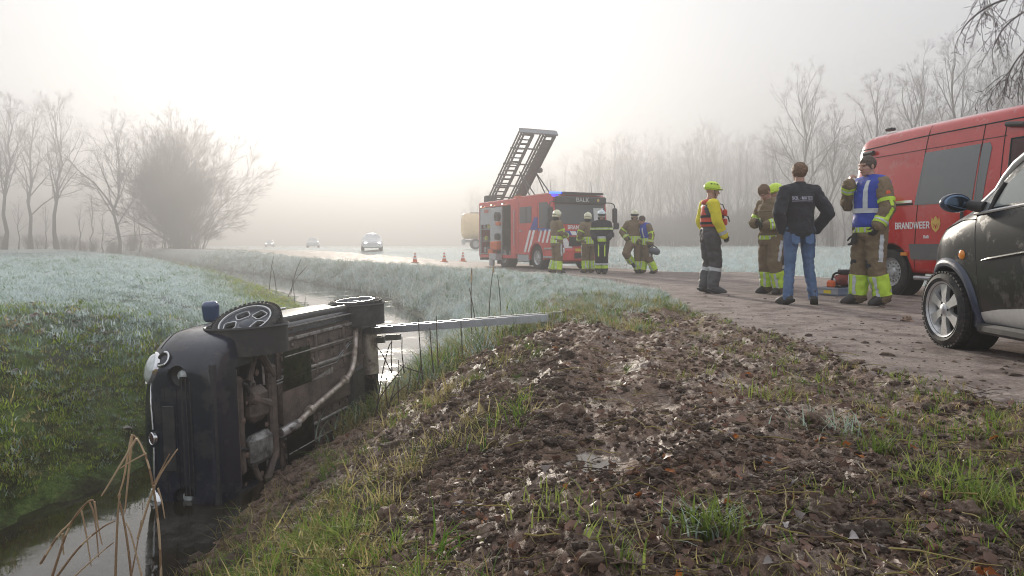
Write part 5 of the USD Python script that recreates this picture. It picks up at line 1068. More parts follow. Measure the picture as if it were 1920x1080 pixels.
# single tufts, clods and leaves that stand out
def tuft(label, u, v, h, m1, m2, n=60, spread=0.07, name='grass_tuft', group=None):
    z = 0.0
    for _ in range(4):
        y = (CAM_Z - z) * 1400 / (v - 460); x = (u - 960) / 1400 * y; z = ground_z(x, y)
    T = thing(name, label, 'grass tuft', (x, y, z - 0.01), group=group)
    part(T, 'green_blades', blades(n, h, spread, 0.9, 0.0035, int(u)), m1, True, kind='stuff'); part(T, 'dry_blades', blades(n // 2, h * 0.8, spread * 1.2, 1.3, 0.003, int(v)), m2, True, kind='stuff')
    return T
tuft('bushy lime green grass tuft in the mud at lower centre right', 1340, 990, 0.13, g_lime, g_half, 120, 0.05)
tuft('upright green grass tuft in the mud below the road bend', 1440, 742, 0.12, g_lime, g_straw, 60, 0.09)
tuft('tall narrow green tuft near the right edge of the mud', 1650, 850, 0.17, g_lime, g_green, 46, 0.04)
tuft('pale frosted grass tuft among the mud near the road', 1560, 800, 0.12, g_half, g_lime, 60, 0.09)
tuft('broad green grass tuft close to the right edge of the picture', 1800, 935, 0.15, g_lime, g_green, 90, 0.08)
tuft('low green tuft at the bottom of the mud, left of centre', 1080, 950, 0.10, g_lime, g_straw, 60, 0.08)
tuft('yellow green tuft at the end of the metal ladder', 1050, 597, 0.16, g_lime, g_straw, 120, 0.14)
tuft('round dark green tuft on the frosted verge above the ladder', 946, 545, 0.16, g_green, g_half, 90, 0.10)
tuft('straw yellow tuft beside the brown clod at the ditch edge', 735, 945, 0.16, g_straw, g_lime, 80, 0.06)
tuft('single thin green tuft at the bottom centre', 1170, 1050, 0.15, g_lime, g_straw, 20, 0.03)
tuft('green tuft at the lower left of the near bank', 620, 1000, 0.13, g_lime, g_straw, 70, 0.08)
def clod_thing(label, u, v, s, seed):
    z = 0.0
    for _ in range(4):
        y = (CAM_Z - z) * 1400 / (v - 460); x = (u - 960) / 1400 * y; z = ground_z(x, y)
    T = thing('mud_clod', label, 'mud clod', (x, y, z)); a, f = rock(seed, 4, 0.7, 0.75); a = a * (1 + 0.18 * (meshkit.fbm(a * 7, 3, seed) - 0.5))[:, None]
    part(T, 'lump', (a * s, f), g_clod, 60)
    part(T, 'torn_grass', blades(16, s * 1.3, s * 0.4, 1.2, 0.003, seed), g_straw, True)
clod_thing('big dark clod of earth in the yellow grass at the ditch edge', 612, 945, 0.060, 3)
clod_thing('rounded dark clod in the mud near the middle of the bank', 1247, 700, 0.055, 7)
clod_thing('flat lump of mud lying on the road in front of the blue-vested man', 1700, 602, 0.06, 12)

# reeds
m_reed = leafy('dry_reed', (0.32, 0.20, 0.12), (0.66, 0.50, 0.34), 0.1)
m_reedd = leafy('dark_reed', (0.035, 0.026, 0.02), (0.11, 0.085, 0.06), 0.0)
def pline(pts, y, dy=0.0): return np.array([pix(u, v, y + dy * k / max(len(pts) - 1, 1)) for k, (u, v) in enumerate(pts)])
T = thing('reed_clump', 'broken dry reeds bent over in the water in front of the overturned car', 'reeds', (0, 0, 0))
for pts, y in (([(303, 1130), (300, 1000), (285, 895), (272, 850), (258, 822), (248, 815)], 3.55), ([(248, 815), (243, 870), (238, 920), (234, 962)], 3.55), ([(256, 822), (228, 868), (200, 915), (190, 930)], 3.5), ([(274, 850), (240, 868), (226, 878)], 3.52),
               ([(247, 818), (240, 850), (232, 900), (222, 930)], 3.57), ([(215, 1120), (219, 1000), (222, 945), (226, 925)], 3.45), ([(250, 1120), (240, 1020), (228, 955), (221, 928)], 3.5), ([(258, 1010), (290, 905), (320, 860), (333, 842)], 3.6), ([(290, 905), (308, 870), (318, 851)], 3.6),
               ([(268, 1090), (246, 1000), (236, 980)], 3.4), ([(95, 1090), (130, 980), (165, 938), (176, 938)], 3.4), ([(76, 1057), (112, 998), (128, 985), (165, 940)], 3.42), ([(166, 938), (178, 965), (185, 1045)], 3.42), ([(152, 955), (160, 990), (171, 1062)], 3.4),
               ([(177, 940), (184, 990), (192, 1022)], 3.45), ([(104, 1085), (150, 1022), (196, 985), (216, 977)], 3.38), ([(135, 1085), (190, 1035), (213, 1017)], 3.38), ([(296, 915), (304, 940), (309, 972)], 3.6), ([(117, 1000), (118, 1030), (120, 1040)], 3.4), ([(240, 1110), (255, 1035), (265, 975)], 3.52)):
    c = chaikin(pline(pts, y), 2); L = len(c)
    part(T, 'stalk', MB().tube(c, np.linspace(0.0062, 0.003, L) * (1.0 if len(pts) > 3 else 0.75), 6).arr(), m_reed, 40)
T = thing('reed_clump', 'thin dark reed stalks standing at the water edge right of the overturned car', 'reeds', (0, 0, 0))
for pts, y in (([(700, 800), (708, 750), (735, 715), (762, 680)], 6.5), ([(705, 790), (712, 720), (728, 650), (735, 640)], 6.6), ([(793, 720), (788, 660), (784, 598)], 7.0), ([(813, 700), (808, 650), (806, 614)], 7.2), ([(868, 680), (866, 640), (864, 602)], 7.6), ([(822, 690), (819, 630), (818, 592)], 7.4),
               ([(795, 700), (770, 693), (748, 684)], 6.9), ([(748, 760), (746, 720), (747, 675)], 6.7), ([(735, 700), (715, 660), (698, 640)], 7.4), ([(735, 700), (733, 660), (735, 632)], 7.3), ([(760, 745), (768, 715), (770, 690)], 6.8), ([(716, 790), (730, 760), (742, 715)], 6.5), ([(770, 740), (785, 720), (790, 680)], 6.8), ([(722, 775), (738, 740), (765, 720)], 6.5),
               ([(728, 770), (722, 730), (726, 700)], 6.6), ([(945, 650), (944, 630), (946, 617)], 8.2), ([(752, 765), (768, 752), (780, 742)], 6.6), ([(885, 640), (883, 560), (884, 503)], 9.5), ([(915, 640), (918, 560), (925, 500)], 9.8), ([(895, 655), (890, 590), (880, 540)], 9.2), ([(940, 610), (938, 560), (933, 515)], 10.5), ([(758, 700), (753, 660), (754, 632)], 7.6)):
    part(T, 'stalk', MB().tube(chaikin(pline(pts, y), 2), np.linspace(0.0075, 0.0035, len(chaikin(pline(pts, y), 2))), 5).arr(), m_reedd, 40)
for u, v0, v1, y in ((884, 530, 505, 9.5), (925, 512, 498, 9.8)):
    part(T, 'seed_head', MB().tube([pix(u, v0, y), pix(u, (v0 + v1) / 2, y), pix(u + 1, v1, y)], [0.008, 0.013, 0.005], 7).arr(), m_reed, 40, label='brown seed head')
T = thing('reed_clump', 'few thin dry stems at the water edge on the meadow side', 'reeds', (0, 0, 0))
for u, v, h, l in ((505, 530, 50, 8), (545, 540, 55, 20), (553, 560, 40, -6), (518, 535, 35, -8), (571, 575, 20, 2), (540, 545, 45, 35)):
    c = chaikin(pline([(u, v + 12), (u + l * 0.4, v - h * 0.5), (u + l, v - h)], 24.0), 2); part(T, 'stalk', MB().tube(c, np.linspace(0.014, 0.006, len(c)), 5).arr(), m_reedd, 40)
# ---------------------------------------------------------------- bare winter trees
m_bark = mat('winter_bark', (0.055, 0.045, 0.040), 0.85, var=0.3, scale=6)
m_twigs = mat('winter_twigs', (0.085, 0.066, 0.058), 0.85, var=0.25, scale=4)
class TreeGen:
    def __init__(s, seed, rmin=0.007): s.rmin = rmin; s.r = np.random.default_rng(seed); s.big = MB(); s.fine = MB()
    def grow(s, p, d, L, r, lev, kids, up, spread, wob=0.10, tip=0.25, seg=4):
        d = d / np.linalg.norm(d); pts = [p]; q = p.copy()
        for k in range(seg):
            d = d + s.r.normal(0, wob, 3) + V(0, 0, up); d /= np.linalg.norm(d); q = q + d * L / seg; pts.append(q.copy())
        pts = np.array(pts); rad = np.linspace(r, r * tip, seg + 1)
        if lev == 0: (s.fine).tube(pts, rad, 3, False)
        elif lev == 1: s.fine.tube(pts, rad, 3, False)
        else: s.big.tube(pts, rad, 6 if lev > 2 else 4, False)
        if lev > 0:
            n = kids[lev - 1]
            for k in range(n):
                t = s.r.uniform(0.22, 1.0) if lev < 4 else s.r.uniform(0.3, 1.0)
                i = min(int(t * seg), seg - 1); f = t * seg - i; b = pts[i] + (pts[i + 1] - pts[i]) * f
                ax = pts[i + 1] - pts[i]; ax /= np.linalg.norm(ax); o = np.cross(ax, s.r.normal(0, 1, 3)); o /= np.linalg.norm(o)
                an = s.r.uniform(*spread); nd = ax * math.cos(an) + o * math.sin(an)
                s.grow(b, nd, L * s.r.uniform(0.38, 0.62) * (1.12 - 0.5 * t), max(r * (1 - 0.6 * t) * 0.55, s.rmin), lev - 1, kids, up, spread, wob * 1.15, 0.3, 3 if lev < 3 else 4)
    def tree(s, h, trunk_r, clear, nlimb, limb_l, angle, up, kids, lean=(0, 0), fork=None):
        """a trunk to about 0.8 h, limbs from the clear height up"""
        n = 9; t = np.linspace(0, 1, n); c = np.column_stack([lean[0] * t ** 1.5 * h, lean[1] * t ** 1.5 * h, t * h * 0.88]); c[1:-1, :2] += s.r.normal(0, 0.012 * h, (n - 2, 2))
        s.big.tube(c, trunk_r * (1 - t * 0.88) + 0.012 + trunk_r * 0.5 * np.exp(-t * 26), 8, False)
        for k in range(nlimb):
            tt = clear + (0.99 - clear) * (k + s.r.uniform(0, 0.9)) / nlimb; i = min(int(tt * (n - 1)), n - 2); b = c[i] + (c[i + 1] - c[i]) * (tt * (n - 1) - i)
            a = k * 2.4 + s.r.uniform(-0.5, 0.5); an = angle * s.r.uniform(0.75, 1.25) * (1.1 - 0.5 * tt); dd = V(math.cos(a) * math.sin(an), math.sin(a) * math.sin(an), math.cos(an))
            s.grow(b, dd, limb_l * h * (1.15 - 0.75 * tt) * s.r.uniform(0.8, 1.15), trunk_r * 0.46 * (1.1 - 0.8 * tt), 3, kids, up, (0.45, 0.95))
        return s
def tree_thing(label, x, y, gen, name='bare_tree', group=None, z=None, rz=0.0):
    T = thing(name, label, 'tree', (x, y, (ground_z(x, y) if z is None else z) - 0.05), rz, group)
    part(T, 'trunk', gen.big.arr(), m_bark); part(T, 'crown', gen.fine.arr(), m_twigs)
    return T
def at_u(u, y): return (u - 960) / 1400 * y
KD = [6, 6, 6]
for u, vt, y, args, lab in (
    (-45, 190, 86, dict(angle=0.55, limb_l=0.42), 'tall bare tree cut by the left edge of the picture'),
    (8, 183, 84, dict(angle=0.38, limb_l=0.40), 'tall narrow bare tree at the left edge of the meadow'),
    (58, 205, 90, dict(angle=0.75, limb_l=0.42), 'slender bare tree with low spreading boughs, second in the left row'),
    (107, 190, 84, dict(angle=0.50, limb_l=0.45), 'tall bare tree with an upright fan of branches, third in the left row'),
    (222, 212, 82, dict(angle=0.60, limb_l=0.50), 'broad bare tree with a forking trunk, nearest the big bush')):
    y *= 1.45; h = (470 - vt) / 1400 * y * 1.04; g = TreeGen(100 + u); g.tree(h, 0.0125 * h, 0.26, 17, up=0.07, kids=KD, lean=(g.r.uniform(-0.03, 0.03), 0), **args)
    if u == 222: g.grow(V(0, 0, h * 0.30), V(-0.62, 0, 0.8), h * 0.55, 0.008 * h, 4, [4, 5, 5, 7], 0.05, (0.4, 0.85))
    tree_thing(lab, at_u(u, y), y, g)
for k, (u, vt, y) in enumerate(((150, 372, 88), (172, 345, 92), (192, 380, 86), (252, 352, 90), (262, 375, 84), (85, 380, 93), (35, 372, 94))):
    y *= 1.40; h = (470 - vt) / 1400 * y; g = TreeGen(200 + k); g.tree(h, 0.009 * h + 0.015, 0.3, 7, 0.42, 0.6, 0.05, [3, 3, 4])
    tree_thing('small thin sapling, %s' % ('between the second and third tall tree' if u == 85 else 'behind the first tall trees' if u == 35 else ('left of', 'with the tallest stem just left of', 'close left of', 'right of', 'touching')[k] + ' the broad forking tree' if k < 4 else 'between the forking tree and the big bush'), at_u(u, y), y, g, 'sapling')
# the big rounded bush: many stems, a dense cloud of twigs
g = TreeGen(300, 0.017); yb = 112.0; hb_ = 235 / 1400 * yb * 1.06
for k in range(80):
    a = g.r.uniform(0, 2 * PI); an = abs(g.r.normal(0, 0.55)); d = V(math.cos(a) * math.sin(an), math.sin(a) * math.sin(an), math.cos(an)); st = V(g.r.normal(0, 0.9), g.r.normal(0, 0.7), 0)
    g.grow(st, d, hb_ * (0.80 - 0.12 * an) * g.r.uniform(0.60, 1.06), 0.08, 3, [6, 7, 9], 0.045, (0.3, 0.85), 0.08)
tree_thing('large dense rounded bush of fine twigs at the end of the left tree row', at_u(338, yb), yb, g, 'bush')
g = TreeGen(301, 0.016)
for k in range(34):
    a = g.r.uniform(0, 2 * PI); an = abs(g.r.normal(0, 0.5)); d = V(math.cos(a) * math.sin(an), math.sin(a) * math.sin(an), math.cos(an)); g.grow(V(g.r.normal(0, 0.9), g.r.normal(0, 0.5), 0), d, 4.6 * g.r.uniform(0.75, 1.1), 0.06, 3, [4, 6, 8], 0.02, (0.35, 0.95), 0.09)
tree_thing('lower dense bush leaning out to the right under the big rounded one', at_u(358, 114), 114, g, 'bush')
# right side
for k, (u, vt, y, args, lab) in enumerate((
    (1512, 158, 62, dict(angle=0.80, limb_l=0.46), 'broad bare tree standing alone above the men by the van'),
    (1560, 215, 70, dict(angle=0.55, limb_l=0.42), 'lower bare tree just right of the broad lone one'),
    (1648, 165, 60, dict(angle=0.60, limb_l=0.44), 'bare tree rising behind the rear of the red van'),
    (1735, 130, 58, dict(angle=0.55, limb_l=0.44), 'bare tree behind the middle of the red van roof'),
    (1792, 92, 56, dict(angle=0.50, limb_l=0.42), 'tallest bare tree behind the red van'),
    (1862, 105, 55, dict(angle=0.55, limb_l=0.42), 'bare tree right of the tallest one behind the van'),
    (1935, 110, 57, dict(angle=0.55, limb_l=0.42), 'bare tree cut by the right edge behind the van'))):
    y *= 1.6; h = (470 - vt) / 1400 * y * 1.03; g = TreeGen(400 + k); g.tree(h, 0.0115 * h, 0.28, 16, up=0.06, kids=KD, lean=(g.r.uniform(-0.04, 0.04), 0), **args)
    tree_thing(lab, at_u(u, y), y, g)
# the far wood: copies of four trees, fading into the fog
protos = []
far = []
rf = np.random.default_rng(77)
U = np.r_[np.linspace(880, 1110, 15), np.linspace(1118, 1450, 30), np.linspace(1460, 1900, 16)]
TOP = lambda u: np.interp(u, [860, 940, 1040, 1120, 1160, 1200, 1260, 1320, 1380, 1430, 1600, 1900], [372, 350, 318, 282, 262, 262, 280, 246, 272, 250, 250, 205])
for k, u in enumerate(U): far.append((u + rf.uniform(-6, 6), rf.uniform(175, 235) if u < 1450 else rf.uniform(120, 165), rf.uniform(-10, 22)))
for k in range(4):
    g = TreeGen(500 + k); g.tree(15.0, 0.12, 0.15, 15, (0.45, 0.55, 0.38, 0.6)[k], 0.36, 0.07, [3, 4, 5]); protos.append(g)
src = []
for k, (u, y, dv) in enumerate(far):
    x = at_u(u, y); h = min((470 - TOP(u) - dv) / 1400 * y, 32.5); z = ground_z(x, y) - 0.05; lab = 'bare tree of the wood that fades into the fog behind the road'
    if k < 4:
        T = thing('woodland_tree', lab, 'tree', (x, y, z), 0, 'trees of the foggy wood', scale=h / 15.0); part(T, 'trunk', protos[k].big.arr(), m_bark); part(T, 'crown', protos[k].fine.arr(), m_twigs); src.append(T)
    else: copy_of(src[k % 4], 'woodland_tree', lab, 'tree', (x, y, z), rf.uniform(0, 6.28), 'trees of the foggy wood', scale=h / 15.0)
g = TreeGen(600)
for k in range(16):
    a = g.r.uniform(0, 2 * PI); an = abs(g.r.normal(0, 0.45)); g.grow(V(g.r.normal(0, 0.5), g.r.normal(0, 0.5), 0), V(math.cos(a) * math.sin(an), math.sin(a) * math.sin(an), math.cos(an)), 3.2 * g.r.uniform(0.6, 1.1), 0.035, 2, [5, 8], 0.03, (0.35, 0.9))
bushm = MB().tm(trimesh.Trimesh(*g.big.arr(), process=False)).tm(trimesh.Trimesh(*g.fine.arr(), process=False)).arr()
pu = np.r_[rf.uniform(1000, 1960, 150), rf.uniform(-60, 300, 34)]; py = np.where(pu > 900, rf.uniform(130, 200, len(pu)), rf.uniform(124, 138, len(pu))); px = at_u(pu, py)
instancer('undergrowth', [(bushm, m_twigs, False)], np.column_stack([px, py, ground_zs(np.column_stack([px, py]))]), rf.uniform(0, 6.28, len(pu)), np.where(pu > 900, rf.uniform(1.0, 2.4, len(pu)), rf.uniform(0.45, 0.9, len(pu))), label='low twiggy undergrowth along the foot of the trees', cat='undergrowth')
# the birch whose hanging twigs enter at the top right; its trunk stands outside the picture
g = TreeGen(700); y0 = 13.0
bx, by = at_u(2150, y0), y0; bz = ground_z(bx, by)
tr = np.array([(bx, by, bz), (bx + 0.05, by, bz + 2.5), (bx - 0.05, by + 0.1, bz + 5.2), (bx + 0.1, by, bz + 8.0), (bx, by, bz + 10.0)]) - [bx, by, bz]
g.big.tube(chaikin(tr, 2), np.linspace(0.16, 0.03, len(chaikin(tr, 2))), 10, False)
def hang(pts, r0, n, seedy):
    c = chaikin(np.array([pix(u, v, y0 + dy) for u, v, dy in pts]), 3) - [bx, by, bz]; g.big.tube(c, np.linspace(r0, 0.006, len(c)), 5, False)
    for k in range(n):
        i = int(g.r.uniform(0.25, 1.0) * (len(c) - 1)); d = V(g.r.normal(-0.2, 0.4), g.r.normal(0, 0.4), g.r.uniform(-0.9, -0.1)); L = g.r.uniform(0.35, 0.95)
        q = c[i]; P_ = [q]
        for j in range(6):
            d = d / np.linalg.norm(d) + V(g.r.normal(0, 0.12), g.r.normal(0, 0.12), -0.20); q = q + d / np.linalg.norm(d) * L / 6; P_.append(q)
        g.fine.tube(np.array(P_), np.linspace(0.006, 0.0035, 7), 3, False)
        for j in range(1, 7):
            for e in range(2):
                dd = d + g.r.normal(0, 0.7, 3); dd /= np.linalg.norm(dd); e1 = P_[j] + dd * g.r.uniform(0.05, 0.14); g.fine.tube(np.array([P_[j], e1]), [0.0035, 0.003], 3, False)
                g.fine.tube(np.array([e1 - dd * 0.014, e1, e1 + dd * 0.014]), [0.003, 0.008, 0.002], 4, False)
hang([(2150, -120, 0), (2030, -60, -0.1), (1930, -12, -0.2), (1860, 5, -0.3), (1812, 42, -0.3), (1800, 66, -0.3)], 0.035, 13, 1)
hang([(2150, -60, 0), (2020, -30, 0.2), (1930, 15, 0.4), (1880, 50, 0.3), (1860, 95, 0.3)], 0.03, 16, 2)
hang([(2150, 20, 0), (2030, 30, -0.3), (1950, 70, -0.5), (1905, 110, -0.5), (1888, 150, -0.5)], 0.03, 22, 3)
hang([(2150, -20, 0), (2060, 0, 0.5), (1980, 30, 0.8), (1930, 90, 0.8), (1912, 140, 0.8)], 0.03, 20, 4)
hang([(2150, -130, 0), (2000, -110, 0.1), (1900, -70, 0.0), (1850, -30, 0.0), (1835, 0, 0.0)], 0.03, 12, 5)
T = thing('birch_tree', 'birch whose thin hanging twigs reach in at the top right corner', 'tree', (bx, by, bz))
part(T, 'trunk', g.big.arr(), m_bark); part(T, 'crown', g.fine.arr(), mat('birch_twigs', (0.05, 0.035, 0.035), 0.8, var=0.2))
# ---------------------------------------------------------------- small things: metal ladder, tool crate, cones, far traffic
m_alu = mat('aluminium', (0.60, 0.62, 0.66), 0.34, 0.8, var=0.12, scale=18, dirt=(0.40, 0.42, 0.46), dirt_at=(0.5, 0.8), dirt_scale=5)
def build_gangway():
    A, Bp = V(-2.25, 9.35, -0.33), V(0.46, 7.95, 0.015); d = Bp - A; L = np.linalg.norm(d); d /= L; s = np.cross(V(0, 0, 1), d); s /= np.linalg.norm(s); n = np.cross(d, s); R = np.column_stack([d, s, n]); T = thing('aluminium_ladder', 'long silver aluminium ladder laid flat from the car to the ditch bank', 'ladder', tuple(A))
    for k, o in enumerate((-0.19, 0.19)):
        st = part(T, 'rail', MB().box(d * L / 2 + s * o, (L, 0.028, 0.075), R=R, bev=0.006).arr(), m_alu)
        for e in (-1, 1): part(st, 'rail_flange', MB().box(d * L / 2 + s * (o + 0.012 * (1 if o < 0 else -1)) + n * 0.036 * e, (L - 0.01, 0.05, 0.008), R=R).arr(), m_alu)
    for k in range(11): part(T, 'rung', MB().box(d * (0.12 + 0.28 * k) + n * 0.0, (0.034, 0.36, 0.03), R=R, bev=0.008).arr(), m_alu)
    lo = V(*(-n * 0.115))
    m_lo = mat('dull_grey_green_metal', (0.20, 0.21, 0.19), 0.5, 0.4, var=0.15)
    l2 = part(T, 'lower_section', MB().box(d * 0.50 + s * -0.16 + lo, (0.85, 0.03, 0.07), R=R, bev=0.006).arr(), m_lo, label='short dull end of the lower ladder section')
    part(l2, 'lower_rail', MB().box(d * 0.50 + s * 0.16 + lo, (0.85, 0.03, 0.07), R=R, bev=0.006).arr(), m_lo)
build_gangway()
def build_crate():
    y = 11.6; c = pix(1576, 540, y); z = ground_z(c[0], y) + 0.004
    T = thing('tool_crate', 'low blue-grey plastic crate on the road beside the van', 'crate', (c[0], y, z), 0.42)
    m_c = mat('grey_blue_plastic', (0.20, 0.26, 0.36), 0.5, var=0.08); m_cl = mat('pale_grey_plastic', (0.36, 0.38, 0.44), 0.5, var=0.08)
    w_, d_, h_ = 0.55, 0.38, 0.125; t = 0.014
    part(T, 'crate_floor', MB().box((0, 0, 0.012), (w_, d_, 0.02)).arr(), m_c)
    for sx in (-1, 1): part(T, 'end_wall', MB().box((sx * (w_ / 2 - t / 2), 0, h_ / 2), (t, d_, h_ - 0.004)).box((sx * (w_ / 2 + 0.004), 0, h_ - 0.012), (0.024, d_ + 0.02, 0.022)).arr(), m_cl if sx < 0 else m_c)
    for sy in (-1, 1): part(T, 'side_wall', MB().box((0, sy * (d_ / 2 - t / 2), h_ / 2), (w_ - 2 * t, t, h_ - 0.006)).box((0, sy * (d_ / 2 + 0.004), h_ - 0.014), (w_ - 0.03, 0.02, 0.020)).arr(), m_c)
    part(T, 'yellow_label', MB().box((-w_ / 2 - 0.003, 0, 0.055), (0.006, 0.14, 0.05)).arr(), mat('label_yellow', (0.7, 0.55, 0.04), 0.5))
    G = thing('power_unit', 'red and black portable motor unit with a carrying handle standing in the crate', 'motor unit', (c[0], y, z + 0.02), 0.42)
    m_pr = mat('motor_red', (0.30, 0.05, 0.035), 0.4, var=0.2, dirt=(0.03, 0.025, 0.02), dirt_at=(0.35, 0.7), dirt_scale=9)
    part(G, 'motor_body', MB().tube([(-0.14, 0, 0.20), (-0.08, 0, 0.205), (0.13, 0, 0.22), (0.18, 0, 0.22)], [0.05, 0.085, 0.098, 0.075], 18).arr(), m_pr, 40)
    part(G, 'motor_end', MB().tube([(0.14, 0, 0.22), (0.20, 0, 0.22), (0.215, 0, 0.22)], [0.10, 0.098, 0.06], 18).arr(), m_black, 40)
    part(G, 'control_box', MB().box((0.09, 0, 0.335), (0.19, 0.13, 0.075), bev=0.016).arr(), m_black)
    part(G, 'carrying_handle', MB().tube(chaikin(np.array([(-0.18, 0, 0.10), (-0.18, 0, 0.22), (-0.14, 0, 0.315), (-0.02, 0, 0.325), (0.08, 0, 0.32)]), 2), 0.016, 8).arr(), m_dark, 40)
    part(G, 'pump_head', MB().box((-0.20, 0, 0.15), (0.10, 0.13, 0.12), bev=0.03).arr(), m_orange)
    part(G, 'mounting_foot', MB().box((0.10, 0, 0.07), (0.035, 0.16, 0.14), bev=0.008).box((-0.08, 0, 0.06), (0.035, 0.16, 0.12), bev=0.008).box((0, 0, 0.008), (0.42, 0.2, 0.014)).arr(), m_dark)
    part(G, 'bright_cap', MB().lathe([(0.05, -0.155), (0.045, -0.17), (0.0, -0.18)], 0, 16, c=(0, 0, 0.20)).arr(), m_steel, 40)
build_crate()
m_cone = mat('cone_orange', (0.70, 0.13, 0.03), 0.5); 
def cone(u, v, y, lab):
    c = pix(u, v, y); z = ground_z(c[0], y)
    T = thing('traffic_cone', lab, 'traffic cone', (c[0], y, z), 0.3)
    part(T, 'base', MB().box((0, 0, 0.02), (0.42, 0.42, 0.04), bev=0.012).arr(), m_cone); part(T, 'shaft', MB().lathe([(0.15, 0.038), (0.13, 0.10), (0.04, 0.56), (0.03, 0.575), (0.0, 0.575)], 2, 20).arr(), m_cone, 40)
    for z0, z1 in ((0.20, 0.30), (0.38, 0.47)): part(T, 'white_band', MB().lathe([(0.133 - (z0 - 0.1) * 0.196, z0), (0.133 - (z1 - 0.1) * 0.196, z1)], 2, 20).arr(), m_white, 40)
cone(778, 490, 44.0, 'orange traffic cone, leftmost of the row behind the fire engine')
cone(833, 489, 46.0, 'orange traffic cone in the middle of the row behind the fire engine')
cone(868, 489, 47.0, 'orange traffic cone closest to the rear of the fire engine')
# a tanker lorry half lost in the fog
m_tank = mat('tank_cream', (0.85, 0.62, 0.34), 0.4, var=0.06); m_grey = mat('lorry_grey', (0.42, 0.42, 0.42), 0.6)
def build_tanker():
    y = 72.0; c = pix(864, 472, y); z = ground_z(c[0] + 3, y)
    T = thing('tanker_lorry', 'cream tanker lorry half hidden in the fog behind the fire engine', 'lorry', (c[0], y, z), 0.10)
    el = lambda r: [(x, r * k) for x, k in ((0, 0), (0.03, 0.55), (0.12, 0.85), (0.3, 0.98), (0.5, 1.0), (7.4, 1.0), (7.6, 0.98), (7.8, 0.8), (7.88, 0.4), (7.9, 0))]
    mb = MB().lathe([(r, x) for x, r in el(1.25)][::-1], 0, 28, c=(0, 0, 2.25)); part(T, 'tank', mb.arr(), m_tank, 40)
    part(T, 'walkway', MB().box((4.0, 0, 3.54), (6.2, 0.5, 0.05)).arr(), m_grey); part(T, 'chassis', MB().box((4.6, 0, 0.78), (9.0, 1.0, 0.26)).arr(), m_grey); part(T, 'rear_panel', MB().box((0.25, 0, 0.72), (0.3, 2.4, 0.55), bev=0.05).arr(), m_grey)
    cb = part(T, 'cab', MB().box((9.3, 0, 1.95), (2.0, 2.4, 2.6), bev=0.2).arr(), m_tank); part(cb, 'side_window', MB().box((9.5, -1.21, 2.5), (0.9, 0.02, 0.7)).arr(), m_truckglass)
    for x in (1.4, 2.7, 8.9):
        for sy in (-1, 1): wheel(T, (x, sy * 1.0, 0.5), 0.5, 0.3, 0.32, 'truck', side=sy)
build_tanker()
m_carw = mat('car_grey_paint', (0.72, 0.73, 0.74), 0.3, 0.0, coat=0.5); m_headon = mat('car_headlamp_lit', (1, 1, 0.95), 0.3, emit=(1.0, 0.97, 0.9), estr=5.0)
def far_car(u, v, y, lab, lit):
    c = pix(u, v, y); z = ground_z(c[0], y)
    T = thing('distant_car', lab, 'car', (c[0], y, z), -1.35)
    S = lambda x, w, zb, zw, zr, wr, zt: (x, [(0, zb), (w * 0.88, zb), (w, zb + 0.15), (w, 0.6), (w * 0.97, zw), (wr, zr), (wr * 0.6, zt), (0, zt)])
    sh = Shell([S(-2.1, 0.7, 0.4, 0.8, 0.9, 0.55, 0.95), S(-1.9, 0.86, 0.3, 0.9, 1.1, 0.62, 1.2), S(-1.0, 0.9, 0.24, 0.95, 1.44, 0.62, 1.52), S(0.2, 0.9, 0.24, 0.95, 1.44, 0.62, 1.52), S(1.0, 0.9, 0.24, 0.92, 1.0, 0.66, 1.06), S(1.8, 0.84, 0.26, 0.8, 0.85, 0.6, 0.9), S(2.1, 0.66, 0.34, 0.6, 0.66, 0.5, 0.7)], 2)
    part(T, 'body', sh.solid(np.linspace(-2.1, 2.1, 24)), m_carw, 30)
    part(T, 'windscreen', MB().grid(np.stack([np.stack([V(x, yy, np.interp(abs(yy), sh.sec(x)[::-1, 0], sh.sec(x)[::-1, 1]) + 0.02) for yy in np.linspace(-0.6, 0.6, 7)]) for x in np.linspace(0.3, 0.98, 6)])).arr(), mat('misty_windscreen', (0.32, 0.34, 0.36), 0.1), True)
    for sy in (-1, 1):
        part(T, 'headlight', MB().box((2.02, sy * 0.58, 0.68), (0.12, 0.26, 0.16), bev=0.03).arr(), m_headon if lit else m_lamp, label='lit headlamp' if lit else None)
        for x in (-1.3, 1.3): wheel(T, (x, sy * 0.78, 0.32), 0.32, 0.2, 0.2, 'star', side=sy)
    return T
far_car(697, 470, 66.0, 'grey car with lit headlamps, nearest of the cars on the foggy road', True)
far_car(587, 467, 112.0, 'faint grey car fading into the fog, second on the far road', False)
far_car(506, 465, 165.0, 'farthest car on the foggy road, only its headlamps showing', True)
# ---------------------------------------------------------------- people
m_skin = mat('skin', (0.42, 0.24, 0.18), 0.5, var=0.12, scale=14)
m_hairb = mat('brown_hair', (0.15, 0.085, 0.045), 0.6, var=0.35, scale=60, bump=0.004, bscale=160)
m_haird = mat('dark_hair', (0.075, 0.05, 0.038), 0.6, var=0.35, scale=60, bump=0.004, bscale=160)
m_eye = mat('eye_dark', (0.03, 0.025, 0.02), 0.2); m_lips = mat('lips', (0.30, 0.12, 0.10), 0.5)
m_tan = mat('tan_fire_cloth', (0.20, 0.145, 0.085), 0.85, var=0.14, scale=12, bump=0.02, bscale=16, dirt=(0.11, 0.085, 0.06), dirt_at=(0.5, 0.75), dirt_scale=6)
m_hiv = mat('lime_reflective_cloth', (0.50, 0.72, 0.06), 0.6, var=0.10, scale=18)
m_refl = mat('silver_reflective_tape', (0.55, 0.58, 0.60), 0.4, 0.2, var=0.08, scale=30)
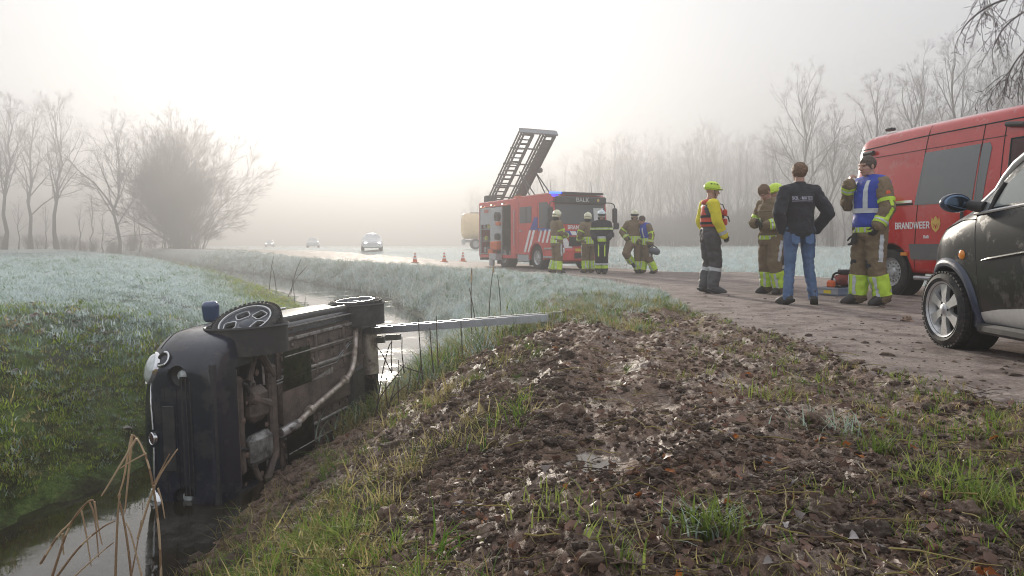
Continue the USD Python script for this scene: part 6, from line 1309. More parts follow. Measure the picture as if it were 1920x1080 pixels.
m_navyc = mat('navy_fire_cloth', (0.022, 0.022, 0.030), 0.85, var=0.2, scale=12)
m_jacket = mat('dark_fleece', (0.018, 0.017, 0.024), 0.95, var=0.25, scale=30, sheen=0.15, bump=0.02, bscale=14)
m_jeans = mat('blue_denim', (0.075, 0.135, 0.26), 0.85, bump=0.014, bscale=22, var=0.22, scale=9, dirt=(0.14, 0.20, 0.32), dirt_at=(0.48, 0.72), dirt_scale=5)
m_boot = mat('black_boot', (0.022, 0.021, 0.021), 0.5, var=0.2, scale=20, dirt=(0.055, 0.04, 0.034), dirt_at=(0.5, 0.72), dirt_scale=12)
m_glove = mat('dark_glove', (0.03, 0.025, 0.022), 0.8, var=0.2)
m_yellow = mat('yellow_suit', (0.72, 0.62, 0.02), 0.7, bump=0.015, bscale=16, var=0.08, scale=14)
m_redvest = mat('red_life_vest', (0.55, 0.06, 0.03), 0.7, var=0.14, scale=14)
m_drysuit = mat('dark_drysuit', (0.05, 0.045, 0.05), 0.6, var=0.2, scale=8, bump=0.025, bscale=13)
m_wader = mat('grey_rubber_boot', (0.075, 0.075, 0.085), 0.5, var=0.15, scale=10)
m_bluevest = mat('blue_command_vest', (0.02, 0.05, 0.36), 0.6, var=0.12, scale=14)
m_cream = mat('cream_helmet', (0.66, 0.64, 0.46), 0.35, coat=0.4, var=0.05)
m_limehelm = mat('lime_helmet', (0.55, 0.75, 0.04), 0.35, coat=0.3, var=0.05)
m_palehelm = mat('pale_blue_helmet', (0.60, 0.70, 0.74), 0.3, coat=0.4, var=0.05)
m_visor = mat('dark_visor', (0.02, 0.02, 0.022), 0.12, coat=0.8)
def sph(c, r, sc=(1, 1, 1), n=20): return m3.Manifold.sphere(float(r), n).scale(tuple(map(float, sc))).translate(tuple(map(float, c)))
def hull(*s): return m3.Manifold.batch_hull(list(s))
def bone(a, b, ra, rb): return hull(sph(a, ra), sph(b, rb))
def ell(c, r, F=None, n=20):
    m = m3.Manifold.sphere(1.0, n).scale(tuple(map(float, r)))
    if F is not None: m = m.transform(np.column_stack([F, np.zeros(3)]))
    return m.translate(tuple(map(float, c)))
def union(ms): return m3.Manifold.batch_boolean(ms, m3.OpType.Add)
def soft(m, edge, it=8, wr=0.0, ws=7.0, seed=0):
    """refined, smoothed, wrinkled"""
    m = m.refine_to_length(edge); v, f = arrm(m); t = trimesh.Trimesh(np.array(v, float), np.array(f), process=True)
    trimesh.smoothing.filter_taubin(t, lamb=0.5, nu=0.53, iterations=it)
    if wr:
        v = np.asarray(t.vertices); q = v * [1, 1, 1.9] * ws + seed; a = 1 - 2 * np.abs(meshkit.fbm(q, 3, seed) - 0.5) * 2; t.vertices = v + t.vertex_normals * (wr * (a - 0.25))[:, None]
    return t
def rot_to(yaw, pitch=0, roll=0): return rotz(yaw) @ rotx(pitch) @ roty(roll)
def head_parts(c, F, hs=1.0):
    P_ = lambda x, y, z: c + F @ (V(x, y, z) * hs)
    ms = [ell(P_(0, -0.012, 0.028), V(0.077, 0.098, 0.092) * hs, F, 28), hull(ell(P_(0, 0.022, -0.02), V(0.064, 0.072, 0.075) * hs, F), sph(P_(0, 0.062, -0.092), 0.024 * hs), sph(P_(0.03, 0.045, -0.082), 0.02 * hs), sph(P_(-0.03, 0.045, -0.082), 0.02 * hs)),
          hull(sph(P_(0, 0.092, 0.012), 0.010 * hs, n=10), sph(P_(0, 0.116, -0.026), 0.012 * hs, n=10), sph(P_(0.014, 0.100, -0.032), 0.010 * hs, n=10), sph(P_(-0.014, 0.100, -0.032), 0.010 * hs, n=10)),
          hull(sph(P_(0.045, 0.072, 0.026), 0.014 * hs, n=10), sph(P_(-0.045, 0.072, 0.026), 0.014 * hs, n=10), sph(P_(0, 0.086, 0.026), 0.013 * hs, n=10)),
          ell(P_(0.079, -0.008, -0.008), V(0.012, 0.022, 0.033) * hs, F, 12), ell(P_(-0.079, -0.008, -0.008), V(0.012, 0.022, 0.033) * hs, F, 12),
          ell(P_(0, 0.088, -0.062), V(0.026, 0.010, 0.010) * hs, F, 10), hull(sph(P_(0.038, 0.066, -0.03), 0.016 * hs, n=10), sph(P_(0.05, 0.045, -0.02), 0.016 * hs, n=10)), hull(sph(P_(-0.038, 0.066, -0.03), 0.016 * hs, n=10), sph(P_(-0.05, 0.045, -0.02), 0.016 * hs, n=10))]
    return ms
def hand_parts(w, d, nrm, side, curl=0.5, k=1.0):
    """palm and five fingers; w wrist, d towards the fingertips, nrm out of the palm (the side the fingers curl to)"""
    d = d / np.linalg.norm(d); nrm = nrm - d * (nrm @ d); nrm /= np.linalg.norm(nrm) + 1e-9; lat = np.cross(d, nrm) * side
    ms = [hull(sph(w + d * 0.012 * k + lat * 0.016 * k, 0.017 * k, n=10), sph(w + d * 0.012 * k - lat * 0.016 * k, 0.017 * k, n=10), sph(w + d * 0.085 * k + lat * 0.030 * k, 0.013 * k, n=10), sph(w + d * 0.082 * k - lat * 0.030 * k, 0.012 * k, n=10))]
    for q, (o, L) in enumerate(((0.030, 0.070), (0.010, 0.080), (-0.010, 0.074), (-0.030, 0.058))):
        p = w + d * 0.082 * k + lat * o * k; a = 0.25 * curl; r = 0.0095 * k
        for s_ in range(3):
            a += curl * (0.75 if s_ else 0.45); dd = d * math.cos(a) + nrm * math.sin(a) + lat * o * 1.2; dd /= np.linalg.norm(dd); q2 = p + dd * L * (0.42, 0.32, 0.26)[s_] * k; ms.append(bone(p, q2, r, r * 0.9)); p = q2; r *= 0.92
    p = w + d * 0.03 * k + lat * 0.026 * k; dd = d * 0.62 + lat * 0.62 + nrm * 0.45; dd /= np.linalg.norm(dd); q2 = p + dd * 0.042 * k; ms.append(bone(p, q2, 0.013 * k, 0.0105 * k)); d3 = d * 0.85 + lat * 0.1 + nrm * 0.5; d3 /= np.linalg.norm(d3); ms.append(bone(q2, q2 + d3 * 0.034 * k, 0.0105 * k, 0.009 * k))
    return ms
BASE = dict(pelvis=(0, 0, 0.97), waist=(0, 0.005, 1.10), chest=(0, 0.0, 1.32), neck=(0, -0.012, 1.50), head=(0, 0.018, 1.675),
            shR=(0.185, -0.01, 1.435), shL=(-0.185, -0.01, 1.435), elR=(0.25, -0.02, 1.16), elL=(-0.25, -0.02, 1.16), wrR=(0.26, 0.07, 0.93), wrL=(-0.26, 0.07, 0.93),
            hipR=(0.095, 0, 0.93), hipL=(-0.095, 0, 0.93), knR=(0.105, 0.02, 0.50), knL=(-0.105, 0.02, 0.50), anR=(0.115, -0.02, 0.10), anL=(-0.115, -0.02, 0.10), toR=(0.14, 0.15, 0.04), toL=(-0.14, 0.15, 0.04))
class Person:
    def __init__(s, label, u, v, height, yaw, pose=None, bulk=1.0, edge=0.030, depth=None, group=None, headrot=(0, 0, 0)):
        px_h = None
        J = {k: V(*a) for k, a in BASE.items()}
        for k, a in (pose or {}).items(): J[k] = V(*a)
        s.J, s.k, s.bulk, s.edge = J, height / 1.80, bulk, edge
        c = pix(u, v, depth); z = ground_z(c[0], depth) + 0.006
        s.T = frame_thing('person', label, 'person', rotz(yaw) * s.k, V(c[0], depth, z), group)
        s.F = rot_to(*headrot); s.n = 0; s.seed = int(u)
        s.lat = J['shR'] - J['shL']; s.lat /= np.linalg.norm(s.lat); s.sp = J['chest'] - J['waist']; s.sp /= np.linalg.norm(s.sp); s.fw = np.cross(s.sp, s.lat)
        s.sh = {}
    def put(s, name, m, ma, parent=None, wr=0.0, edge=None, it=8, smooth=True, ws=7.0, label=None):
        t = soft(m, edge or s.edge, it, wr, ws, s.seed + s.n) if hasattr(m, 'refine_to_length') else m; s.n += 1
        return part(parent or s.T, name, t, ma, smooth, label=label), t
    def torso(s, extra=0.0, hem=0.86, sleeveless=False):
        J, b = s.J, s.bulk; L = lambda c, o, y=0: c + s.lat * o + s.fw * y
        pd = J['waist'] - J['pelvis']; hemc = J['pelvis'] + (J['pelvis'] - J['waist']) / 0.13 * (0.97 - hem)
        E = lambda c, rx, ry: ell(c, ((rx + extra) * b, (ry + extra) * b, 0.07 + extra), np.column_stack([s.lat, s.fw, s.sp]))
        ms = [hull(E(J['chest'] + s.sp * 0.03, 0.185, 0.125), sph(L(J['shR'], -0.03), (0.075 + extra) * b), sph(L(J['shL'], 0.03), (0.075 + extra) * b), sph(J['neck'] - s.sp * 0.03, 0.075 + extra)), hull(E(J['chest'], 0.18, 0.128), E(J['waist'], 0.165, 0.122)), hull(E(J['waist'], 0.165, 0.122), E(hemc, 0.180, 0.130))]
        return ms
    def sleeves(s, extra=0.0, stop=0.97, r=(0.078, 0.062, 0.052)):
        ms = []; b = s.bulk
        for S in 'RL':
            sh, el, wr = s.J['sh' + S], s.J['el' + S], s.J['wr' + S]; w2 = el + (wr - el) * stop
            ms += [bone(sh, el, (r[0] + extra) * b, (r[1] + extra) * b), bone(el, w2, (r[1] + extra) * b, (r[2] + extra) * b)]
        return ms
    def legs(s, extra=0.0, r=(0.108, 0.080, 0.075), stop=1.0, top=0.125):
        ms = []; b = s.bulk; J = s.J
        ms.append(hull(ell(J['pelvis'] + V(0, 0, 0.04), ((0.165 + extra) * b, (top + extra) * b, 0.08)), *(sph(J['hip' + S] - V(0, 0, 0.02), (0.105 + extra) * b) for S in 'RL')))
        for S in 'RL':
            h, k, a = J['hip' + S], J['kn' + S], J['an' + S]; a2 = k + (a - k) * stop
            ms += [bone(h, k, (r[0] + extra) * b, (r[1] + extra) * b), bone(k, a2, (r[1] + extra) * b, (r[2] + extra) * b)]
        return ms
    def boots(s, ma, r=0.062, tall=0.16):
        for S in 'RL':
            a, t, k = s.J['an' + S], s.J['to' + S], s.J['kn' + S]; d = t - a; d /= np.linalg.norm(d); up = k - a; up /= np.linalg.norm(up)
            heel = a - up * 0.055 - d * 0.045
            m = union([hull(sph(heel, 0.045), sph(a, r), sph(t - d * 0.02, 0.042), sph(t + d * 0.03 - up * 0.004, 0.034), sph(a + d * 0.06, 0.05)), bone(a, a + up * tall, r, r + 0.006)])
            low = min(a[2], t[2])
            if abs(a[2] - 0.10) < 0.06 and abs(t[2] - 0.04) < 0.04: m = m.trim_by_plane((0, 0, 1.0), 0.004)
            b, _ = s.put('boot', m, ma, edge=0.022, it=5)
            s1 = d; s2 = np.cross(up, d)
            so = MB().prism(sg.LineString([(-0.05, 0), (0.12, 0), (0.155, 0)]).buffer(0.048, 6), -0.082, -0.058, M4(d, s2 / np.linalg.norm(s2), np.cross(d, s2 / np.linalg.norm(s2)), a + up * 0.0))
            part(b, 'sole', so.arr(), m_dark)
    def body(s, bare_hands=True, curl=(0.5, 0.5), palm=None, glove=m_glove):
        J = s.J; ms = head_parts(J['head'], s.F); ms.append(bone(J['neck'] - V(0, 0, 0.05), J['head'] + s.F @ V(0, -0.02, -0.05), 0.062, 0.056))
        ms += s_thin(s)
        for q, S in enumerate('RL'):
            el, wr = J['el' + S], J['wr' + S]; d = wr - el; side = 1 if S == 'R' else -1
            hd = s.J.get('hd' + S, d); nrm = (palm or {}).get(S, V(-side * 1.0, 0.25, 0.0))
            h = hand_parts(wr, hd, V(*nrm), side, curl[q])
            if bare_hands is True or (isinstance(bare_hands, str) and S in bare_hands): ms += h
            else: s.put('glove', union(h + [bone(wr - d / np.linalg.norm(d) * 0.03, wr, 0.036, 0.032)]), glove, edge=0.009, it=2)
        b, _ = s.put('body', union(ms), m_skin, edge=0.0125, it=3); s.b = b
        for sx in (-1, 1): part(b, 'eye', arrm(ell(J['head'] + s.F @ V(sx * 0.031, 0.077, 0.008), (0.013, 0.009, 0.008), s.F, 12)), m_eye, True)
        part(b, 'mouth', arrm(ell(J['head'] + s.F @ V(0, 0.0965, -0.062), (0.021, 0.004, 0.0045), s.F, 12)), m_lips, True)
        return b
    def band(s, mesh, name, A, B, t0, t1, ma, off=0.004, parent=None, arms=True, side=None, rad=0.2):
        """a strip of cloth that lies on a garment, between two planes across the line A-B"""
        A, B = (s.J[x] if isinstance(x, str) else V(*x) for x in (A, B)); d = B - A; L = np.linalg.norm(d); d = d / L
        t = mesh.copy()
        t = trimesh.intersections.slice_mesh_plane(t, d, A + d * L * t0); t = trimesh.intersections.slice_mesh_plane(t, -d, A + d * L * t1)
        if len(t.faces) == 0: return
        c = t.triangles_center; q = np.clip((c - A) @ d, 0, L); r = np.linalg.norm(c - A - q[:, None] * d, axis=1); keep = r < rad
        segs = [(s.J['sh' + S], s.J['el' + S]) for S in 'RL'] + [(s.J['el' + S], s.J['wr' + S]) for S in 'RL'] if arms else []
        for a_, b_ in segs:
            if np.allclose(a_, A) and np.allclose(b_, B): continue
            e = b_ - a_; w = np.clip((c - a_) @ e / (e @ e), 0, 1); ra = np.linalg.norm(c - a_ - w[:, None] * e, axis=1); keep &= ~((ra < 0.085) & (ra < r * (0.8 if rad > 0.15 else 1.0)))
        if side is not None:                       # (direction, from, to) limits across the line; exact cuts
            for vec, a0, a1 in ([side] if isinstance(side[1], (int, float)) else side):
                vec = V(*vec) - d * (V(*vec) @ d); vec /= np.linalg.norm(vec)
                t.update_faces(keep); keep = np.ones(len(t.faces), bool)
                if not len(t.faces): return
                t = trimesh.intersections.slice_mesh_plane(t, vec, A + vec * a0)
                if len(t.faces): t = trimesh.intersections.slice_mesh_plane(t, -vec, A + vec * a1)
                keep = np.ones(len(t.faces), bool)
        if not keep.any(): return
        t.update_faces(keep); t.remove_unreferenced_vertices(); t.merge_vertices()
        v = np.asarray(t.vertices) + t.vertex_normals * off
        return part(parent or s.T, name, (v, np.asarray(t.faces)), ma, True)
    def hair(s, ma, cut=-0.02, back=-0.05, thick=0.012):
        J = s.J; h = ell(J['head'] + s.F @ V(0, -0.018, 0.036), V(0.079, 0.097, 0.090) + thick, s.F, 30)
        n = s.F @ V(0, -0.62, 0.78); n /= np.linalg.norm(n); h = h.trim_by_plane(tuple(map(float, n)), float(n @ (J['head'] + s.F @ V(0, 0.03, cut))))
        h = h.refine_to_length(0.012); v, f = arrm(h); v = np.array(v, float); v += (v - J['head']) * (0.20 * (meshkit.fbm(v * 45, 3, s.seed) - 0.5))[:, None]
        return part(s.b, 'hair', (v, f), ma, True)
    def helmet(s, ma, style='dome'):
        J = s.J; c = J['head'] + s.F @ V(0, -0.012, 0.035); F = s.F
        if style == 'dome':
            o = ell(c, (0.122, 0.148, 0.128), F, 36); n = F @ V(0, 0.20, 1.0); n /= np.linalg.norm(n); o = o.trim_by_plane(tuple(map(float, n)), float(n @ (c + F @ V(0, 0, -0.030))))
            sk = hull(ell(c + F @ V(0, -0.03, -0.055), (0.112, 0.118, 0.05), F, 28)); sk = sk.trim_by_plane(tuple(map(float, F @ V(0, -1, 0))), float((F @ V(0, -1, 0)) @ (c + F @ V(0, 0.035, 0))))
            h = part(s.T, 'helmet', arrm(union([o, sk])), ma, 40)
            vz = ell(c + F @ V(0, 0.006, -0.006), (0.124, 0.150, 0.105), F, 36); f_ = F @ V(0, 1, 0); vz = vz.trim_by_plane(tuple(map(float, f_)), float(f_ @ (c + F @ V(0, 0.045, 0)))); u_ = F @ V(0, 0, 1); vz = vz.trim_by_plane(tuple(map(float, -u_)), float(-u_ @ (c + F @ V(0, 0, 0.02)))).trim_by_plane(tuple(map(float, u_)), float(u_ @ (c + F @ V(0, 0, -0.040))))
            part(h, 'visor', arrm(vz), m_visor, 40)
            part(h, 'crest', MB().tube([c + F @ V(0, 0.150 * math.cos(t), 0.130 * math.sin(t)) for t in np.linspace(0.5, PI - 0.5, 14)], 0.014, 8).arr(), ma, 40)
            part(h, 'neck_guard', arrm(ell(c + F @ V(0, -0.05, -0.115), (0.100, 0.098, 0.075), F, 20)), m_dark, 40)
        else:
            o = ell(c + F @ V(0, 0, 0.018), (0.110, 0.138, 0.108), F, 36); n = F @ V(0, 0.05, 1.0); n /= np.linalg.norm(n); o = o.trim_by_plane(tuple(map(float, n)), float(n @ (c + F @ V(0, 0, 0.0))))
            br = ell(c + F @ V(0, 0.030, 0.006), (0.108, 0.160, 0.016), F, 30)
            h = part(s.T, 'helmet', arrm(union([o, br])), ma, 40)
            part(h, 'peak', arrm(ell(c + F @ V(0, 0.125, 0.006), (0.075, 0.062, 0.012), F, 24)), m_dark, 40)
            part(h, 'head_band', arrm(ell(c + F @ V(0, -0.004, -0.012), (0.103, 0.125, 0.022), F, 28)), ma, 40)
            for sx in (-1, 1): part(h, 'chin_strap', MB().tube([c + F @ V(sx * 0.09, 0.01, -0.01), c + F @ V(sx * 0.085, 0.03, -0.07), c + F @ V(sx * 0.02, 0.07, -0.142)], 0.007, 6).arr(), m_dark, 40)
            for k in range(3): part(h, 'vent_slot', MB().box(c + F @ V(0.088 - 0.0 * k, -0.05 + 0.05 * k, 0.075), (0.03, 0.022, 0.012), R=F).arr(), m_dark)
        return h
def s_thin(s):
    J = s.J; ms = [hull(ell(J['chest'], (0.13, 0.09, 0.08)), ell(J['waist'], (0.12, 0.085, 0.07))), hull(ell(J['waist'], (0.12, 0.085, 0.07)), ell(J['pelvis'], (0.12, 0.09, 0.07))), hull(ell(J['chest'], (0.13, 0.09, 0.08)), sph(J['neck'] - s.sp * 0.02, 0.06), sph(J['shR'], 0.045), sph(J['shL'], 0.045))]
    for S in 'RL': ms += [bone(J['sh' + S], J['el' + S], 0.045, 0.036), bone(J['el' + S], J['wr' + S], 0.036, 0.026), bone(J['hip' + S], J['kn' + S], 0.07, 0.05), bone(J['kn' + S], J['an' + S], 0.05, 0.036), bone(J['an' + S], J['to' + S], 0.034, 0.024)]
    return ms
def tan_suit(p, jacket=m_tan, trousers=m_tan, hem=0.83, lower=True, navy=False, arm_side=None):
    """firefighter's coat and trousers with lime and silver bands"""
    J = p.J
    tp, tm = p.put('trousers', union(p.legs(0.012, stop=0.98)), trousers, wr=0.022, ws=9)
    for S in 'RL':
        sd = 1 if S == 'R' else -1
        if not navy:
            p.band(tm, 'lime_leg', 'kn' + S, 'an' + S, 0.36, 0.97, m_hiv, 0.006, tp, False, None, 0.14)
            for o in (-0.045, 0.045): p.band(tm, 'silver_strip', 'kn' + S, 'an' + S, 0.38, 0.95, m_refl, 0.011, tp, False, ((1, 0, 0), o - 0.016, o + 0.016), 0.14)
            p.band(tm, 'silver_side_strip', 'hip' + S, 'kn' + S, 0.22, 0.98, m_refl, 0.005, tp, False, (((sd, 0, 0), 0.02, 0.30), ((0, 1, 0), -0.005, 0.045)), 0.15) if arm_side is None or S in arm_side else None
        else:
            p.band(tm, 'lime_leg', 'kn' + S, 'an' + S, 0.62, 0.84, m_hiv, 0.006, tp, False, None, 0.14); p.band(tm, 'silver_strip', 'kn' + S, 'an' + S, 0.46, 0.60, m_refl, 0.006, tp, False, None, 0.14)
    jp, jm = p.put('jacket', union(p.torso(0.016, hem) + p.sleeves(0.012)), jacket, wr=0.018, ws=9)
    col = MB().tube([J['neck'] - p.sp * 0.03, J['neck'] + p.sp * 0.045], [0.098, 0.086], 18, False); part(jp, 'collar', col.arr(), jacket, 40)
    if not navy:
        p.band(jm, 'lime_hem', 'pelvis', 'waist', -0.75, 0.85 if lower else -0.25, m_hiv, 0.006, jp, True, None, 0.26)
        for k in range(-2, 3): p.band(jm, 'silver_strip', 'pelvis', 'waist', -0.72, 0.82 if lower else -0.27, m_refl, 0.011, jp, True, (tuple(p.lat), k * 0.085 - 0.012, k * 0.085 + 0.012), 0.26)
        for S in 'RL':
            p.band(jm, 'lime_sleeve', 'sh' + S, 'el' + S, 0.62, 0.76, m_hiv, 0.006, jp, True, None, 0.12)
            p.band(jm, 'lime_cuff', 'el' + S, 'wr' + S, 0.62, 0.90, m_hiv, 0.006, jp, True, None, 0.12); p.band(jm, 'silver_cuff', 'el' + S, 'wr' + S, 0.72, 0.80, m_refl, 0.010, jp, True, None, 0.12)
            d = J['wr' + S] - J['el' + S]
            p.band(jm, 'lime_sleeve_strip', 'sh' + S, 'el' + S, 0.70, 1.0, m_hiv, 0.008, jp, True, ((tuple(p.fw), -0.01, 0.03), (tuple(p.lat * (1 if S == 'R' else -1)), 0.0, 0.2)), 0.12); p.band(jm, 'lime_sleeve_strip', 'el' + S, 'wr' + S, 0.0, 0.66, m_hiv, 0.008, jp, True, ((tuple(p.lat * (1 if S == 'R' else -1)), 0.0, 0.2), (tuple(p.fw), -0.022, 0.022)), 0.12)
    return jp, jm, tp, tm
CR = 'firefighters in cream helmets by the engine'
# 1: by the engine's near corner, turned to the right, hands together in front
p = Person('firefighter in cream helmet and tan suit in front of the engine door, turned right', 1044, 512, 1.80, -1.15, dict(elR=(0.24, 0.06, 1.17), wrR=(0.10, 0.28, 1.08), elL=(-0.25, 0.05, 1.17), wrL=(-0.12, 0.27, 1.08), hdR=(-0.8, 0.5, 0.1), hdL=(0.8, 0.5, 0.1), anL=(-0.13, -0.10, 0.10), toL=(-0.18, 0.06, 0.04)), 1.10, 0.035, 21.7, headrot=(0.25, -0.05, 0))
p.body(False); tan_suit(p); p.boots(m_boot); p.helmet(m_cream)
# 2: half hidden, back turned
p = Person('firefighter in cream helmet half hidden behind the navy-suited one', 1103, 507, 1.78, 0.45, dict(elL=(-0.30, 0.0, 1.17), wrL=(-0.26, 0.12, 0.98)), 1.10, 0.035, 22.5, headrot=(-0.7, 0, 0))
p.body(False); tan_suit(p); p.boots(m_boot); p.helmet(m_cream)
# 3: navy suit, pale blue helmet, facing the camera
p = Person('firefighter in pale blue helmet and navy suit with lime and silver hoops', 1128, 513, 1.80, PI - 0.1, dict(elR=(0.25, -0.02, 1.17), wrR=(0.20, 0.16, 1.02), elL=(-0.25, -0.02, 1.17), wrL=(-0.20, 0.16, 1.02), knR=(0.075, 0.03, 0.5), knL=(-0.075, 0.03, 0.5), anR=(0.075, -0.02, 0.1), anL=(-0.075, -0.02, 0.1), toR=(0.09, 0.15, 0.04), toL=(-0.09, 0.15, 0.04)), 1.10, 0.035, 21.5, headrot=(0.1, -0.1, 0))
p.body(False); jp, jm, tp, tm = tan_suit(p, m_navyc, m_navyc, 0.80, True, True)
p.band(jm, 'lime_hoop', 'waist', 'chest', 0.72, 1.0, m_hiv, 0.006, jp, False, None, 0.5); p.band(jm, 'silver_hoop', 'waist', 'chest', 0.80, 0.92, m_refl, 0.010, jp, False, None, 0.5)
p.band(jm, 'lime_hem', 'pelvis', 'waist', -0.35, 0.35, m_hiv, 0.006, jp, True, None, 0.3); p.band(jm, 'silver_hoop', 'pelvis', 'waist', 0.35, 0.85, m_refl, 0.006, jp, True, None, 0.3)
for o in (-0.085, 0.09): part(tp, 'lime_tab', MB().box((o, 0.150, 0.68), (0.035, 0.012, 0.36), R=rotx(0.05)).arr(), m_hiv)
p.boots(m_boot); p.helmet(m_palehelm)
# 4: one hand on the hip, one boot lifted behind the other knee
p = Person('firefighter in cream helmet standing on one leg, hand on hip, right of the engine', 1190, 510, 1.82, PI - 0.15, dict(elR=(0.36, -0.06, 1.20), wrR=(0.22, 0.09, 1.00), hdR=(-0.8, 0.4, -0.3), elL=(-0.26, -0.02, 1.16), wrL=(-0.27, 0.06, 0.92), knR=(0.25, 0.20, 0.58), anR=(0.10, -0.02, 0.33), toR=(0.02, 0.09, 0.22), knL=(-0.09, 0.02, 0.5), anL=(-0.08, -0.02, 0.10), toL=(-0.10, 0.15, 0.04)), 1.10, 0.035, 22.0, headrot=(0.05, -0.1, 0))
p.body(False); tan_suit(p, arm_side='')
p.boots(m_boot); p.helmet(m_cream)
# 5: bare-headed, bowed, white and blue vest, bag in hand
p = Person('bare-headed man with bowed head in blue and white vest beside the one-legged firefighter', 1214, 511, 1.74, PI / 2 + 0.35, dict(chest=(0, 0.06, 1.30), neck=(0, 0.11, 1.46), head=(0, 0.19, 1.60), shR=(0.18, 0.06, 1.41), shL=(-0.18, 0.07, 1.41), elR=(0.24, 0.08, 1.14), wrR=(0.16, 0.22, 0.98), elL=(-0.25, 0.0, 1.15), wrL=(-0.25, 0.06, 0.92), anR=(0.13, 0.10, 0.1), toR=(0.16, 0.26, 0.04), anL=(-0.13, -0.16, 0.1), toL=(-0.17, -0.02, 0.04)), 1.08, 0.035, 21.8, headrot=(0, -0.45, 0))
p.body(False); jp, jm, tp, tm = tan_suit(p); p.hair(m_haird)
vp, vm = p.put('vest', union(p.torso(0.034, 1.10)[:2]), m_bluevest, edge=0.035)
p.band(vm, 'white_panel', 'waist', 'chest', 0.1, 1.5, m_refl, 0.006, vp, False, (tuple(p.lat), -0.11, -0.06), 0.4); p.band(vm, 'white_panel', 'waist', 'chest', 0.1, 1.5, m_refl, 0.006, vp, False, (tuple(p.lat), 0.06, 0.11), 0.4); p.boots(m_boot)
T = thing('helmet_bag', 'dark grey bag with rounded end held at the bowed man’s side'.replace('’', "'"), 'bag', tuple(pix(1226, 470, 21.55)), 0.3)
part(T, 'bag', arrm(hull(sph((-0.07, 0, 0.0), 0.09), sph((0.09, 0, -0.03), 0.10))), mat('grey_bag', (0.09, 0.10, 0.12), 0.6), 40); part(T, 'bag_strap', MB().tube([(-0.16, 0, 0.08), (-0.05, 0, 0.17), (0.10, 0, 0.08)], 0.014, 6).arr(), m_dark, 40)
# 6: water rescuer in life vest, turned right
p = Person('rescuer in lime helmet, yellow sleeves and red life vest, standing on the road turned right', 1331, 551, 1.78, -PI / 2 + 0.12, dict(elL=(-0.24, -0.07, 1.16), wrL=(-0.21, 0.04, 0.95), elR=(0.24, 0.03, 1.15), wrR=(0.20, 0.16, 0.93), knR=(0.10, 0.06, 0.50), anR=(0.11, 0.0, 0.10), toR=(0.13, 0.17, 0.04), knL=(-0.10, 0.02, 0.50), anL=(-0.115, -0.06, 0.10), toL=(-0.13, 0.11, 0.04), neck=(0, 0.0, 1.49), head=(0, 0.045, 1.655)), 1.04, 0.028, 12.0, headrot=(-0.05, -0.12, 0))
p.body(False, curl=(0.6, 0.6))
tp, tm = p.put('drysuit_trousers', union(p.legs(0.012, stop=0.98, r=(0.108, 0.078, 0.060))), m_drysuit, wr=0.024)
p.put('drysuit_top', union(p.torso(0.0, 0.88)), m_drysuit, wr=0.01)
jp, jm = p.put('yellow_sleeves', union(p.sleeves(0.010) + [hull(sph(p.J['shR'], 0.085), sph(p.J['shL'], 0.085), sph(p.J['chest'] + V(0, 0, 0.04), 0.10))]), m_yellow, wr=0.012)
for S in 'RL': p.band(jm, 'silver_cuff', 'el' + S, 'wr' + S, 0.62, 0.84, m_refl, 0.005, jp, True, None, 0.12)
vp, vm = p.put('life_vest', union([hull(ell((0, 0.01, 1.36), (0.165, 0.145, 0.09)), ell((0, 0.015, 1.10), (0.185, 0.165, 0.06))), hull(ell((0, 0.11, 1.32), (0.12, 0.085, 0.10)), ell((0, 0.125, 1.13), (0.14, 0.085, 0.07))), ell((0, -0.04, 1.475), (0.125, 0.10, 0.05))]), m_redvest, wr=0.010)
for z, ma in ((1.13, m_dark), (1.24, m_dark)): p.band(vm, 'vest_strap', (0, 0, z - 0.02), (0, 0, z + 0.02), 0.0, 1.0, ma, 0.006, vp, False, None, 0.4)
for k, (x, z) in enumerate(((-0.12, 1.30), (0.0, 1.26), (0.12, 1.30), (-0.12, 1.15), (0.12, 1.15))): part(vp, 'vest_pouch', MB().box((x, 0.205, z), (0.09, 0.06, 0.11), bev=0.02).arr(), m_dark if k % 2 else m_redvest)
part(vp, 'whistle_cord', MB().tube([(-0.05, 0.16, 1.46), (-0.05, 0.24, 1.44), (-0.05, 0.27, 1.36)], 0.008, 6).arr(), m_dark, 40); part(vp, 'hose_loop', MB().tube([(0.02, 0.22, 1.28), (0.0, 0.31, 1.24), (-0.02, 0.34, 1.16)], 0.010, 6).arr(), m_dark, 40)
for S in 'RL':
    p.band(tm, 'white_boot_band', 'kn' + S, 'an' + S, 0.22, 0.36, m_refl, 0.010, tp, False, None, 0.14); p.band(tm, 'boot_shaft', 'kn' + S, 'an' + S, 0.36, 0.99, m_wader, 0.008, tp, False, None, 0.14)
p.boots(m_wader, 0.068, 0.14); p.helmet(m_limehelm, 'peak')
# 7: tan firefighter, head bent over his hands, partly behind the man in the dark jacket
p = Person('bare-headed firefighter in tan suit looking down, half hidden by the dark-jacketed man', 1447, 546, 1.78, PI / 2 + 0.55, dict(chest=(0, 0.03, 1.31), neck=(0, 0.07, 1.48), head=(0.01, 0.16, 1.615), elR=(0.28, 0.06, 1.14), wrR=(0.12, 0.28, 1.13), hdR=(-0.9, 0.4, 0.0), elL=(-0.29, 0.05, 1.13), wrL=(-0.13, 0.27, 1.10), hdL=(0.9, 0.4, 0.0), knL=(-0.13, 0.10, 0.50), anL=(-0.15, 0.0, 0.1), toL=(-0.18, 0.16, 0.04)), 1.10, 0.028, 11.9, headrot=(0, -0.75, 0.1))
p.body(False); tan_suit(p, lower=False); p.hair(m_hairb); p.boots(m_boot)
